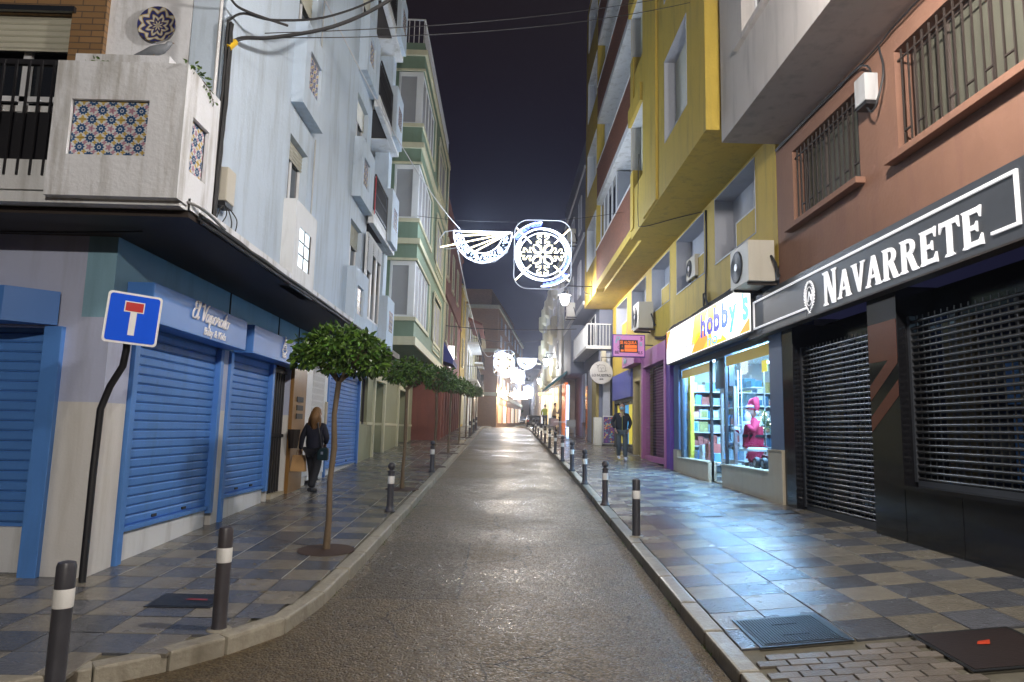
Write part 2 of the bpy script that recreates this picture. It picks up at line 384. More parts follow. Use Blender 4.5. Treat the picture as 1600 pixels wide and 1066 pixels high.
def inst(src, wloc, parent=None, name=None, rot=None, scale=None, mat_=None, **tags):
    o = src.copy(); COL.objects.link(o)
    if parent is not None: o.parent = parent; o.location = Vector(wloc) - WO[parent]
    else: o.location = wloc
    if rot is not None: o.rotation_euler = rot
    if scale is not None: o.scale = scale
    WO[o] = Vector(wloc)
    for a, b in tags.items(): o[a] = b
    return o
def copy_thing(root, loc, label, rz=None, scale=None):
    r = root.copy(); COL.objects.link(r); r.location = loc; WO[r] = Vector(loc); r['label'] = label
    if rz is not None: r.rotation_euler.z = rz
    if scale is not None: r.scale = scale
    for ch in root.children:
        c = ch.copy(); COL.objects.link(c); c.parent = r
        for g in ch.children:
            d = g.copy(); COL.objects.link(d); d.parent = c
    return r
def text(s, size, m, parent, loc, facing, name='lettering', ext=.004, shear=0, off=0, sxy=(1,1), spacing=1, align='LEFT'):
    cu = bpy.data.curves.new(name, 'FONT'); cu.body = s; cu.size = size; cu.extrude = ext; cu.shear = shear; cu.offset = off; cu.space_character = spacing
    cu.align_x = align; cu.resolution_u = 4
    t = bpy.data.objects.new(name, cu); COL.objects.link(t)
    bpy.context.view_layer.update()
    me = bpy.data.meshes.new_from_object(t.evaluated_get(bpy.context.evaluated_depsgraph_get()))
    bpy.data.objects.remove(t); bpy.data.curves.remove(cu)
    R = {'-X': ((0,-1,0),(0,0,1),(-1,0,0)), '+X': ((0,1,0),(0,0,1),(1,0,0)), '-Y': ((1,0,0),(0,0,1),(0,-1,0))}[facing]
    Mx = Matrix((R[0], R[1], R[2])).transposed().to_4x4()
    me.transform(Matrix.Translation(Vector(loc) - WO[parent]) @ Mx @ Matrix.Diagonal((sxy[0], sxy[1], 1, 1)))
    me.materials.clear(); me.materials.append(M[m] if isinstance(m, str) else m)
    o = bpy.data.objects.new(name, me); COL.objects.link(o); o.parent = parent; WO[o] = WO[parent].copy()
    return o

# ------------------------------------------------------------------ terrain profile
PR = [(-80,-3.36),(44,1.848),(50,2.04),(60,2.12),(75,2.16),(90,2.33),(110,2.72),(150,3.3),(600,8)]
def zr(y):
    for (a, za), (b, zb) in zip(PR, PR[1:]):
        if y <= b: return za + (zb-za)*(y-a)/(b-a)
    return PR[-1][1]
def zl(x, y): return zr(y) + .12
def zR(x, y):
    return zr(y) + .12 + max(0, min(.30, .29*(18-y)/11.6))*max(0, min(1.2, (x-1.75)/3.05))
YS = [-80,-40,-20,-10,-5,0,2,4,6,8,10,12,15,18,22,26,30,34,38,41,44,46,48,50,53,56,60,66,75,82,90,100,110,130,150,300,600]
# road: one sheet out to the horizon
mb = MB()
XS = [-400,-60,-20,-8,-4,-2,0,2,4,8,20,60,400]
for i in range(len(YS)):
    for x in XS: mb.v.append((x, YS[i], zr(YS[i]) - .0015*min(abs(x),4)**2))
nx = len(XS)
for i in range(len(YS)-1):
    for j in range(nx-1): mb.f.append((i*nx+j, i*nx+j+1, (i+1)*nx+j+1, (i+1)*nx+j)); mb.mi.append(0)
road = mb.build('road', 'asphalt', kind='structure', smooth=80)
def sheet(name, pts, m, dz, parent=None, **k):
    b = MB(); b.add([(x, y, zr(y)-.0015*x*x+dz) for x, y in pts], [tuple(range(len(pts)))]); return b.build(name, m, parent, **k)
# repair patch, split along its length so it follows the road
pb = MB()
for (a, b, c, d) in ((-.35,.2,24.1,24.35),):
    pb.box(a, b, c, d, zr(24.2)+.001, zr(24.2)+.012)
t = pb.build('drain_cover', 'alu', at=(-.07,24.2,zr(24.2))); t['label'] = 'bright wet metal drain cover in the middle of the road'; t['category'] = 'drain cover'

# kerb lines
def kxR(y): return 1.66 + max(0, min(.17, .014*(y-5.5)))
KL = [(-14,3.1),(-6,3.65),(-4,4.05),(-2.9,4.55),(-2.42,4.9),(-2.2,5.1),(-2.0,5.35),(-1.84,5.56),(-1.70,5.86),(-1.62,6.3),(-1.56,8),(-1.54,12),(-1.50,20),(-1.42,35),(-1.36,44),(-1.3,56),(-1.2,75),(0.6,110)]
def kxL(y):
    for (a, ya), (b, yb) in zip(KL, KL[1:]):
        if y <= yb: return a+(b-a)*(y-ya)/(yb-ya)
    return KL[-1][0]
pavL = MB(); pavR = MB()
# bed surfaces
def strip(b, f0, f1, ys, zf, nx=6, dz=-.02):
    k = len(b.v)
    for y in ys:
        x0, x1 = f0(y), f1(y)
        for j in range(nx+1):
            x = x0+(x1-x0)*j/nx; b.v.append((x, y, zf(x, y)+dz))
    for i in range(len(ys)-1):
        for j in range(nx): b.f.append((k+i*(nx+1)+j, k+i*(nx+1)+j+1, k+(i+1)*(nx+1)+j+1, k+(i+1)*(nx+1)+j)); b.mi.append(0)
yl = [3.3+.25*i for i in range(15)]+[y for y in YS if y > 7 and y <= 110]
strip(pavL, lambda y: -14 if y < 6.95 else -5.2, lambda y: kxL(y)-.13, yl, zl)
yr2 = [-20,-10,-5,0,2,3,4,5,6,7,8,9,10,11,12,13,14,15,16,17,18]+[y for y in YS if y > 18 and y <= 110]
strip(pavR, lambda y: kxR(y)+.14, lambda y: 14 if y < 5.0 else 6.2, yr2, zR)
PL = pavL.build('pavement', 'tile_bed', kind='structure'); PRt = pavR.build('pavement', 'tile_bed', kind='structure')
# kerbstones
def kerb(path, zf, side, name, first=70):
    pts = [Vector((x, y, 0)) for x, y in path]
    segs = []; L = 0; cum = [0]
    for a, b in zip(pts, pts[1:]): L += (b-a).length; cum.append(L)
    def at(s):
        for i in range(len(cum)-1):
            if s <= cum[i+1]: return pts[i].lerp(pts[i+1], (s-cum[i])/(cum[i+1]-cum[i]))
        return pts[-1]
    root = None; s = 0; k = 0; rest = MB(); kr = MB()
    base = MB()
    for i in range(len(pts)-1):
        pass
    stones = []
    while s < L-.2:
        ln = rnd.uniform(.75, 1.0) if s < 60 else 3
        if abs(at(s).x) > 1.75 and at(s).y < 6.2: ln = rnd.uniform(.38, .6)
        stones.append((s, min(L, s+ln))); s += ln+.012
    wd = .15
    rt = MB(); rt.box(0,.01,0,.01,-1,-.99)
    ob = bpy.data.objects.new(name, None)
    parent = None
    for i, (s0, s1) in enumerate(stones):
        a, b = at(s0), at(s1); d = (b-a).normalized(); nrm = Vector((d.y, -d.x, 0))*side   # towards the road
        j = rnd.uniform(-.006,.006); h = rnd.uniform(-.008,.006)
        q = [a+nrm*j, b+nrm*j, b-nrm*wd, a-nrm*wd]
        vs = []
        for p in q: vs.append((p.x, p.y, zr(p.y)-.08))
        for p in q: vs.append((p.x, p.y, zf(p.x, p.y)+h))
        m = MB(); m.add(vs, [(0,1,2,3),(4,5,6,7),(0,1,5,4),(1,2,6,5),(2,3,7,6),(3,0,4,7)])
        if a.y < 24 and i < 90 or (abs(a.x) > 2 and a.y < 7):
            o = m.build('kerbstone', 'kerb', PARENT[name], at=(a.x, a.y, zf(a.x, a.y)), bev=rnd.uniform(.014,.026))
        else: rest.add(m.v, m.f)
    o = rest.build('kerb_run', 'kerb', PARENT[name], kind='stuff')
PARENT = {'L': PL, 'R': PRt}
kerb([p for p in KL], zl, 1, 'L')
kerb([(1.6,-12),(1.62,0)]+[(kxR(y), y) for y in (4,6,8,12,16,20,28,36,44,56,75,110)], zR, -1, 'R')
# paving tiles
tm = MB(); tm.box(-.5,.5,-.5,.5,-.03,0)
tileT = tm.build('paving_tile', 'tile_tan', bev=.008, at=(0,0,0)); tileD = tileT.copy(); tileD.data = tileT.data.copy(); tileD.data.materials[0] = M['tile_dark']; COL.objects.link(tileD)
def tiles(parent, xs, y0, y1, sy, zf, lim, edge, ph=0, nmax=296):
    st = [MB(), MB()]; n = 0; r = 0; y = y0
    cand = []
    while y < y1:
        for c in range(len(xs)-1):
            xa, xb = xs[c], xs[c+1]
            cx, cyy = (xa+xb)/2, y+sy/2
            lo, hi = edge(cyy)
            if xb < lo+.05 or xa > hi-.05: continue
            xa2, xb2 = max(xa, lo), min(xb, hi)
            cand.append((xa2, xb2, y, (c+r) % 2 ^ ph))
        y += sy; r += 1
    for xa, xb, y, k in cand:
        if rnd.random() < .03: k ^= 1
        g = .004
        cx, cyy = (xa+xb)/2, y+sy/2
        if y < lim and n < nmax:
            n += 1
            sx_ = (zf(xb, cyy)-zf(xa, cyy))/(xb-xa); sy_ = (zf(cx, y+sy)-zf(cx, y))/sy
            o = inst((tileT, tileD)[k], (cx, cyy, zf(cx, cyy)+rnd.uniform(-.002,.002)), parent, rot=(math.atan(sy_)+rnd.gauss(0,.003), -math.atan(sx_)+rnd.gauss(0,.003), rnd.gauss(0,.003)), scale=(xb-xa-2*g, sy-2*g, 1))
        else:
            z = lambda x, yy: zf(x, yy)
            st[k].add([(xa+g,y+g,z(xa,y)),(xb-g,y+g,z(xb,y)),(xb-g,y+sy-g,z(xb,y+sy)),(xa+g,y+sy-g,z(xa,y+sy))], [(0,1,2,3)])
    mm = MB()
    mm.add(st[0].v, st[0].f); mm.cur = 1; mm.add(st[1].v, st[1].f)
    mm.build('far_paving_tiles', ['tile_tan','tile_dark'], parent, kind='stuff')
XR = [1.80+.44*i for i in range(-1,8)]
tiles(PRt, XR, 5.30, 75, .42, zR, 20, lambda y: (kxR(y)+.155, 5.3 if y < 19 else 5.6))
XL = [-1.74-.40*i for i in range(10,-2,-1)]
tiles(PL, XL, 6.99, 75, .40, zl, 20, lambda y: (-4.6, kxL(y)-.16), 1, 220)
jl = MB()
for x in [-1.74-.40*i for i in range(0,6)]:
    for k in range(120):
        y = 7+.3*k
        if x > kxL(y)-.18 or noise.noise(Vector((x*5,y*.35,2))) < -.12: continue
        jl.add([(x-.006,y,zl(x,y)+.003),(x+.006,y,zl(x,y)+.003),(x+.006,y+.3,zl(x,y+.3)+.003),(x-.006,y+.3,zl(x,y+.3)+.003)],[(0,1,2,3)])
jl.build('light_joint_filler', mat('light_grout', (.42,.42,.38), .35, var=.2), PL, kind='stuff')
XL2 = [-1.74-.40*i for i in range(30,-2,-1)]
class _e: pass
def edge_corner(y): return (-9.0, kxL(y)-.16)
tiles(PL, XL2, 4.2, 6.99, .398, zl, 20, edge_corner, 0, 78)
# brick paver band and rough concrete at the near right corner
bm1 = MB(); bm1.box(-.5,.5,-.5,.5,-.03,0); pav = bm1.build('paver_brick', 'kerb', at=(0,0,0), bev=.02)
M['paver'] = mat('brown_paver', (.17,.145,.12), .4, var=.25, vs=9, bump=.6, bs=50, rand=.25, rvar=.12); pav.data.materials[0] = M['paver']
for r in range(7):
    for c in range(20):
        x = 1.93+.215*c+(.1 if r % 2 else 0); y = 5.2-.10*r-.055*(x-1.9)
        if x > 5.3 or (3.05 < x < 3.85 and y > 4.45) or (x < 2.7 and y > 5.12): continue
        inst(pav, (x, y, zR(x, y)+rnd.uniform(-.003,.003)), PRt, rot=(.042, -.095, -.055+rnd.gauss(0,.008)), scale=(.206, .092, 1))
cp = MB()
for (x0,x1,y0,y1) in ((1.82,6.2,-8,3.9),): 
    cp.add([(x0,y0,zR(x0,y0)-.006),(x1,y0,zR(x1,y0)-.006),(x1,y1,zR(x1,y1)-.006),(x0,y1,zR(x0,y1)-.006)], [(0,1,2,3)])
cp.build('near_concrete', 'tile_tan', PRt)
bpy.data.objects.remove(tileT); bpy.data.objects.remove(tileD); bpy.data.objects.remove(pav)
# service covers
def cover(label, x0, x1, y0, y1, zf, m, ribs=0, slots=True):
    cx, cyy = (x0+x1)/2, (y0+y1)/2
    t = thing('service_cover', label, 'service cover', (cx, cyy, zf(cx, cyy)))
    def q(b, a0, a1, c0, c1, h):
        b.add([(a0,c0,zf(a0,c0)+.002),(a1,c0,zf(a1,c0)+.002),(a1,c1,zf(a1,c1)+.002),(a0,c1,zf(a0,c1)+.002),(a0,c0,zf(a0,c0)+h),(a1,c0,zf(a1,c0)+h),(a1,c1,zf(a1,c1)+h),(a0,c1,zf(a0,c1)+h)],
              [(3,2,1,0),(4,5,6,7),(0,1,5,4),(1,2,6,5),(2,3,7,6),(3,0,4,7)])
    b = MB(); q(b, x0, x1, y0, y1, .010); b.build('plate', m, t)
    fr = MB()
    for a in ((x0-.03,x0-.004,y0-.03,y1+.03),(x1+.004,x1+.03,y0-.03,y1+.03),(x0-.004,x1+.004,y0-.03,y0-.004),(x0-.004,x1+.004,y1+.004,y1+.03)): q(fr, *a, .008)
    fr.build('frame', 'iron', t)
    if ribs:
        rb = MB(); n = ribs
        for i in range(n):
            a = x0+.02+(x1-x0-.04)*i/n; q(rb, a, a+(x1-x0)/n*.5, y0+.02, y1-.02, .016)
        rb.build('ribbing', m, t, kind='stuff')
        s = MB()
        for yy in (y0+.3*(y1-y0), y0+.7*(y1-y0)): q(s, cx-.1, cx+.1, yy-.012, yy+.012, .0185)
        s.split('lifting_slot', 'black', t)
    return t
cover('ribbed iron service cover set in the pavement by the near right kerb', 1.98,2.62,5.30,5.88, zR, 'iron', 26)
dk = cover('square blackish cover with a small red paint mark, near right corner', 3.10,3.78,4.62,5.26, zR, 'iron_red')
sheet_m = MB(); sheet_m.add([(3.38,5.0,zR(3.38,5)+.013),(3.46,4.98,zR(3.46,5)+.013),(3.52,5.07,zR(3.5,5.05)+.013),(3.42,5.05,zR(3.42,5.05)+.013)], [(0,1,2,3)])
sheet_m.build('paint_mark', mat('red_spray_paint', (.6,.06,.02), .4), dk)
cover('small service cover in the tiles halfway between kerb and hobby shop', 3.12,3.42,10.82,11.12, zR, 'iron')
cover('small service cover in the tiles close to the hobby shop corner', 4.24,4.62,10.82,11.12, zR, 'iron')
lc = cover('blue grey service cover with a red smear on the left pavement', -2.95,-2.45,6.05,6.38, zl, 'iron')
s2 = MB(); s2.add([(-2.72,6.22,zl(0,6.22)+.013),(-2.52,6.2,zl(0,6.2)+.013),(-2.54,6.25,zl(0,6.25)+.013),(-2.7,6.26,zl(0,6.26)+.013)], [(0,1,2,3)])
s2.build('paint_mark', mat('dull_red_paint', (.3,.04,.04), .4), lc)
# weeds and moss along the kerb joints
wd = MB()
for i in range(900):
    if i % 3: y = rnd.uniform(4.6, 14); x = kxR(y)-.012+rnd.gauss(0,.012)
    else: y = rnd.uniform(5.9, 14); x = kxL(y)+.012+rnd.gauss(0,.012)
    z = zr(y)+.002; h = rnd.uniform(.004,.02); a = rnd.uniform(0,6.28); w_ = .006
    if noise.noise(Vector((x*3, y*1.7, 0))) < .05: continue
    wd.add([(x-w_*math.cos(a),y-w_*math.sin(a),z),(x+w_*math.cos(a),y+w_*math.sin(a),z),(x+rnd.gauss(0,.006),y+rnd.gauss(0,.006),z+h)], [(0,1,2)])
wdo = wd.build('moss', 'leaf', kind='stuff'); wdo['label'] = 'moss and tiny weeds in the gutter along the kerbs'; wdo['category'] = 'moss'

# ------------------------------------------------------------------ walls with openings
def wallX(mb, xa, xb, y0, y1, z0, z1, holes=()):
    ys = sorted({y0, y1} | {v for h in holes for v in h[:2] if y0 < v < y1}); zs = sorted({z0, z1} | {v for h in holes for v in h[2:4] if z0 < v < z1})
    for i in range(len(ys)-1):
        for j in range(len(zs)-1):
            cy_, cz = (ys[i]+ys[i+1])/2, (zs[j]+zs[j+1])/2
            if any(h[0] < cy_ < h[1] and h[2] < cz < h[3] for h in holes): continue
            mb.box(xa, xb, ys[i], ys[i+1], zs[j], zs[j+1])
    return mb
def wallY(mb, ya, yb, x0, x1, z0, z1, holes=()):
    xs = sorted({x0, x1} | {v for h in holes for v in h[:2] if x0 < v < x1}); zs = sorted({z0, z1} | {v for h in holes for v in h[2:4] if z0 < v < z1})
    for i in range(len(xs)-1):
        for j in range(len(zs)-1):
            cx_, cz = (xs[i]+xs[i+1])/2, (zs[j]+zs[j+1])/2
            if any(h[0] < cx_ < h[1] and h[2] < cz < h[3] for h in holes): continue
            mb.box(xs[i], xs[i+1], ya, yb, zs[j], zs[j+1])
    return mb
def window(parent, x, sgn, y0, y1, z0, z1, fm='white_alu', shut=0., sm='shutter_cream', pane='dark_glass', mull=1, fw=.05, lab=None):
    """window in a wall parallel to the street; sgn is the outward direction"""
    b = MB(); d = .05*sgn
    b.box(x-d, x, y0, y1, z0, z0+fw); b.box(x-d, x, y0, y1, z1-fw, z1); b.box(x-d, x, y0, y0+fw, z0+fw, z1-fw); b.box(x-d, x, y1-fw, y1, z0+fw, z1-fw)
    for k in range(1, mull+1):
        yc = y0+(y1-y0)*k/(mull+1); b.box(x-d, x-.006*sgn, yc-fw*.5, yc+fw*.5, z0+fw, z1-fw)
    wv = b.build('window', fm, parent, bev=.006)
    if lab: wv['label'] = lab
    for k in range(mull+1):
        a = y0+(y1-y0)*k/(mull+1)+fw*.4; c = y0+(y1-y0)*(k+1)/(mull+1)-fw*.4
        p = MB(); p.box(x-.034*sgn, x-.028*sgn, a, c, z0+fw*.5, z1-fw*.5); p.build('pane', pane, wv)
    if shut:
        s = MB(); zt = z1; n = max(3, int((z1-z0)*shut/.05)); h = (z1-z0)*shut/n
        for k in range(n):
            za = zt-(k+1)*h
            s.add([(x+.008*sgn,y0,za+.004),(x+.008*sgn,y1,za+.004),(x+.024*sgn,y1,za+h*.5),(x+.024*sgn,y0,za+h*.5),(x+.008*sgn,y1,za+h-.002),(x+.008*sgn,y0,za+h-.002)], [(0,1,2,3),(3,2,4,5)])
        s.build('roller_slats', sm, wv, kind='stuff')
    return wv
def tile_panel(parent, pos, nu, nv, T, side, framed=True):
    """glazed tiles set one by one in a recessed panel; side 'x+' faces the street, 'y-' faces the camera"""
    x, y, z = pos
    t = MB()
    g = .002
    if side == 'y-': t.box(g, T-g, -.006, .004, g, T-g); mm = 'azulejo_y'
    else: t.box(-.004, .006, g, T-g, g, T-g); mm = 'azulejo_x'
    o0 = t.build('glazed_tile', mm, at=(0,0,0), bev=.0015)
    for i in range(nu):
        for j in range(nv):
            q = (x+i*T, y, z+j*T) if side == 'y-' else (x, y+i*T, z+j*T)
            inst(o0, q, parent)
    bpy.data.objects.remove(o0)
    fr = MB(); W, H = nu*T, nv*T; f = .03
    for a in ((-f,0,-f,H+f),(W,W+f,-f,H+f),(0,W,-f,0),(0,W,H,H+f)):
        if side == 'y-': fr.box(x+a[0], x+a[1], y-.014, y+.002, z+a[2], z+a[3])
        else: fr.box(x-.002, x+.014, y+a[0], y+a[1], z+a[2], z+a[3])
    fr.build('panel_rim', 'old_white', parent)

# ================================================================== LEFT SIDE
# ---- white corner building
LB = thing('white_apartment_building', 'tall bluish white corner building with flower tiled balcony boxes', 'building', (-7, 12, zl(-4,12)))
b = MB()
# side wall upper (X=-3.1) with window openings A and B on each storey
ST = 2.65
AO, BO = [], []
for s in range(5):
    zb_ = 5.03+ST*s
    AO.append((9.25,10.12,zb_-.05,6.02+ST*s)); BO.append((13.15,14.2,zb_-.05,6.02+ST*s))
LTOP = 17.0
wallX(b, -3.45, -3.1, 6.9, 14.62, 3.95, LTOP, AO+BO)
wallX(b, -3.45, -3.1, 16.9, 17.2, 3.95, LTOP)
b.build('street_wall', 'white_wall', LB)
b = MB(); b.box(-3.95,-3.65,14.62,16.9,3.95,LTOP); b.box(-3.65,-3.45,14.60,14.619,3.95,LTOP); b.box(-6.5,-3.1,17.2,17.35,3.95,LTOP); b.build('recessed_wall','white_wall', LB)
b = MB(); wallY(b, 6.9, 7.15, -12, -3.46, 3.95, LTOP, [(-9.5,-4.70,4.0,6.3),(-9.5,-4.75,7.2,8.8)]); b.build('front_wall', 'old_white', LB)
b = MB(); b.box(-12,-3.45,6.9,17.2,LTOP,LTOP+.3); b.box(-12,-9,7.2,17,3,LTOP); b.build('roof', 'white_wall', LB)
# soffit slab
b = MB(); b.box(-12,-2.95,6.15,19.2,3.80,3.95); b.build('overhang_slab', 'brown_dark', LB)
b = MB(); b.box(-12,-2.93,6.12,6.148,3.86,3.97); b.box(-2.948,-2.925,6.12,17.2,3.86,3.97); b.build('slab_edge', 'old_white', LB)
# ground floor walls
HL = [(7.33,9.72,.3,2.98),(9.93,11.9,.3,2.98),(11.95,12.85,.3,3.2),(14.2,15.25,.3,3.3),(15.55,19.1,.3,3.3)]
b = MB(); wallX(b, -4.3, -4.0, 6.9, 19.2, 2.96, 3.8, HL); b.build('upper_panel_band', 'shop_blue_wall', LB)
b = MB(); wallX(b, -4.3, -4.0, 6.9, 19.2, 2.1, 2.96, HL); b.build('grey_wall_band', 'lilac_wall', LB); b = MB(); wallY(b, 6.9, 7.2, -12, -4.3, 2.1, 3.8, [(-9,-4.62,.0,2.85)]); b.build('grey_wall_band', 'lilac_wall', LB)
b = MB(); wallX(b, -4.3, -4.0, 6.9, 19.2, .2, 2.1, HL); b.build('beige_wall_band', 'beige_wall', LB); b = MB(); wallY(b, 6.9, 7.2, -12, -4.3, .2, 2.1, [(-9,-4.62,.0,2.85)]); b.build('beige_wall_band', 'beige_wall', LB)
b = MB()
for y in (9.82,12.0,13.2,15.4): b.box(-3.998,-3.985,y-.012,y+.012,3.0,3.8)
b.split('panel_joint', 'black', LB)
# blue roller shutters, every slat a piece
slat = MB()
slat.add([(0,0,0),(0,1,0),(.014,1,.018),(.014,0,.018),(.016,1,.080),(.016,0,.080),(0,1,.096),(0,0,.096)], [(0,1,2,3),(3,2,4,5),(5,4,6,7)])
slat0 = slat.build('slat', 'blue_shutter', at=(0,0,0))
def shutter_left(y0, y1, z0, z1, lab):
    f = MB(); f.box(-4.12,-3.96,y0-.10,y0,z0-.42,z1); f.box(-4.12,-3.96,y1,y1+.10,z0-.1,z1); f.box(-4.14,-4.02,y0,y1,z1-.02,z1+.25); f.box(-4.06,-3.99,y0,y1,z0-.05,z0)
    fr = f.build('roller_shutter', 'blue_shutter', LB, bev=.006); fr['label'] = lab
    n = int((z1-z0)/.1)
    for k in range(n): inst(slat0, (-4.05, y0, z0+k*(z1-z0)/n), fr, scale=(1, y1-y0, (z1-z0)/n/.1))
    lk = MB()
    for yy in (y0+.35*(y1-y0), y0+.7*(y1-y0)): lk.box(-4.035,-4.02,yy-.05,yy+.05,z0+.03,z0+.06)
    lk.split('lock', 'black', fr)
    st = MB(); st.box(-4.2,-4.03,y0+.002,y1-.002,z0-.6,z0-.051); st.build('doorstep', 'white_paint', LB)
    return fr
shutter_left(7.45,9.58,.80,2.95,'blue roller shutter under the larger shop sign box')
shutter_left(10.04,11.78,.90,2.95,'narrower blue roller shutter beside the stone doorway')
shutter_left(15.68,19.0,1.0,3.22,'pale blue roller shutter next to the olive building')
# frontal blue shutter at the far left
f = MB(); f.box(-9,-4.62,7.08,7.12,.85,.9); f.box(-4.62,-4.44,6.84,7.1,.3,2.85)
fr = f.build('roller_shutter', 'blue_shutter', LB, bev=.006); fr['label'] = 'blue roller shutter facing the side street at left edge'
sl = MB(); sl.add([(0,0,0),(1,0,0),(1,-.014,.018),(0,-.014,.018),(1,-.016,.080),(0,-.016,.080),(1,0,.096),(0,0,.096)], [(3,2,1,0),(5,4,2,3),(7,6,4,5)])
sl0 = sl.build('slat', 'blue_shutter', at=(0,0,0))
for k in range(20): inst(sl0, (-9,7.05,.9+.1*k), fr, scale=(4.38,1,1))
bpy.data.objects.remove(sl0); bpy.data.objects.remove(slat0)
b = MB(); b.box(-9,-4.62,7.03,7.19,.1,.85); b.build('doorstep', 'white_paint', LB)
# sign boxes
bx = thing('sign_box', 'plain blue shutter box jutting out at the left edge', 'sign', (-7,6.8,2.9))
b = MB(); b.prism([(-9,6.55,2.86),(-4.85,6.55,2.86),(-4.85,6.55,3.20),(-9,6.55,3.20)], (0,.3,0)); b.add([(-4.85,6.55,2.86),(-4.5,6.85,2.86),(-4.5,6.85,3.20),(-4.85,6.55,3.20),(-4.85,6.85,2.86),(-4.85,6.85,3.2)], [(0,1,2,3),(0,4,1),(3,2,5)])
b.build('panel', 'blue_box', bx)
sg = thing('shop_sign', 'long blue box sign reading El Vaporcito Baby & Kids', 'sign', (-3.85,8.4,3.0))
b = MB(); b.box(-3.99,-3.70,7.12,9.75,2.96,3.38); b.build('panel', 'blue_box', sg, bev=.008)
def cursive(parent, strokes, loc, sc, r, sh=.25, name='lettering', m='lettering_white', face='+X'):
    b = MB()
    for st in strokes:
        P = [Vector((p[0]+sh*p[1], p[1], 0)) for p in st]
        Q = []
        for i in range(len(P)-1):
            p0, p1, p2, p3 = P[max(i-1,0)], P[i], P[i+1], P[min(i+2,len(P)-1)]
            for k in range(5):
                t = k/5; Q.append(.5*((2*p1)+(-p0+p2)*t+(2*p0-5*p1+4*p2-p3)*t*t+(-p0+3*p1-3*p2+p3)*t**3))
        Q.append(P[-1])
        if face == '+X': W = [(loc[0], loc[1]+q.x*sc, loc[2]+q.y*sc) for q in Q]
        elif face == '-X': W = [(loc[0], loc[1]-q.x*sc, loc[2]+q.y*sc) for q in Q]
        else: W = [(loc[0]+q.x*sc, loc[1], loc[2]+q.y*sc) for q in Q]
        b.tube(W, r, 6)
    return b.build(name, m, parent, smooth=True)
# script letters as pen strokes (x-height 1)
def sc_(dx, *st): return [[(x+dx, y) for x, y in s] for s in st]
o_l = [(.75,.9),(.35,1.0),(.05,.6),(.1,.15),(.4,0),(.75,.25),(.75,.75),(.5,1.0),(.7,.85),(1.1,.95)]
a_l = [(.75,.9),(.35,1.0),(.05,.55),(.15,.05),(.45,.05),(.75,.5),(.8,1.0),(.75,.2),(.9,0),(1.15,.25)]
r_l = [(0,.4),(.25,1.1),(.3,.9),(.65,.85),(.6,.2),(.75,0),(1.0,.25)]
c_l = [(.7,.8),(.4,1.0),(.1,.6),(.12,.15),(.4,0),(.85,.3)]
i_l = [(0,.3),(.25,.95),(.2,.2),(.35,0),(.6,.3)]
strk = sc_(0, [(1.1,1.9),(.9,2.15),(.45,2.1),(.3,1.7),(.55,1.35),(.8,1.3),(.4,1.2),(.05,.75),(.15,.15),(.6,0),(1.1,.35)], [(1.1,.35),(1.55,1.6),(1.5,2.1),(1.3,1.9),(1.3,.3),(1.5,0),(1.75,.3)])
strk += sc_(2.3, [(0,1.7),(.3,2.1),(.5,1.8),(.55,.3),(.65,0),(.9,.5),(1.4,1.9),(1.75,2.1)])
x = 3.75
for L_, w_ in ((a_l,1.1),([(0,.4),(.25,1.0),(.1,-.8),(.2,.7),(.5,1.0),(.8,.6),(.6,.05),(.2,.15),(.7,.0),(1.1,.3)],1.05),(o_l,1.05),(r_l,.95),(c_l,.8),(i_l,.55)):
    strk += sc_(x, L_); x += w_
strk += sc_(x, [(0,.3),(.35,1.9),(.25,.2),(.45,0),(.7,.3)], [(.0,1.25),(.6,1.35)]); x += .6
strk += sc_(x, o_l)
cursive(sg, strk, (-3.69, 8.0, 3.155), .098, .012)
text('Baby & Kids', .135, 'lettering_white', sg, (-3.695, 8.35, 3.00), '+X', shear=.2, off=.002, ext=.006, spacing=1.0)
sg2 = thing('shop_sign', 'shorter blue box sign carrying a white ship emblem', 'sign', (-3.85,11.4,3.0))
b = MB(); b.box(-3.99,-3.70,10.05,12.75,2.96,3.38); b.build('panel', 'blue_box', sg2, bev=.008)
ship = [[(-.9,.0),(.9,.0)],[(-1,0),(-.7,-.5),(.7,-.5),(1,.05)],[(-.6,.3),(.6,.3)],[(-.5,.3),(-.5,.7),(.5,.7),(.5,.3)],[(-.3,.7),(-.3,1.0),(.3,1.0)],[(0,1.0),(.05,1.9),(-.15,2.0),(-.1,1.2)],[(-.8,-.8),(-.4,-.65),(0,-.85),(.4,-.65),(.8,-.85)],[(-.7,-1.2),(-.5,-.9),(-.3,-1.3)],[(0,-1.3),(.1,-.9),(.35,-1.25)],[(.5,-1.2),(.8,-.95),(.9,-1.3)]]
cursive(sg2, ship, (-3.69,11.45,3.17), .105, .012, sh=.12, name='ship_emblem')
sg3 = thing('shop_sign', 'blue and white box sign above the third left shutter, behind tree', 'sign', (-3.85,17,3.3))
b = MB(); b.box(-3.99,-3.72,15.5,18.9,3.25,3.62); b.build('panel', 'blue_box', sg3, bev=.008)
b = MB(); b.box(-3.717,-3.70,15.9,18.5,3.28,3.58); b.build('face', emis('pale_sign_face', (.8,.85,1), .35), sg3)
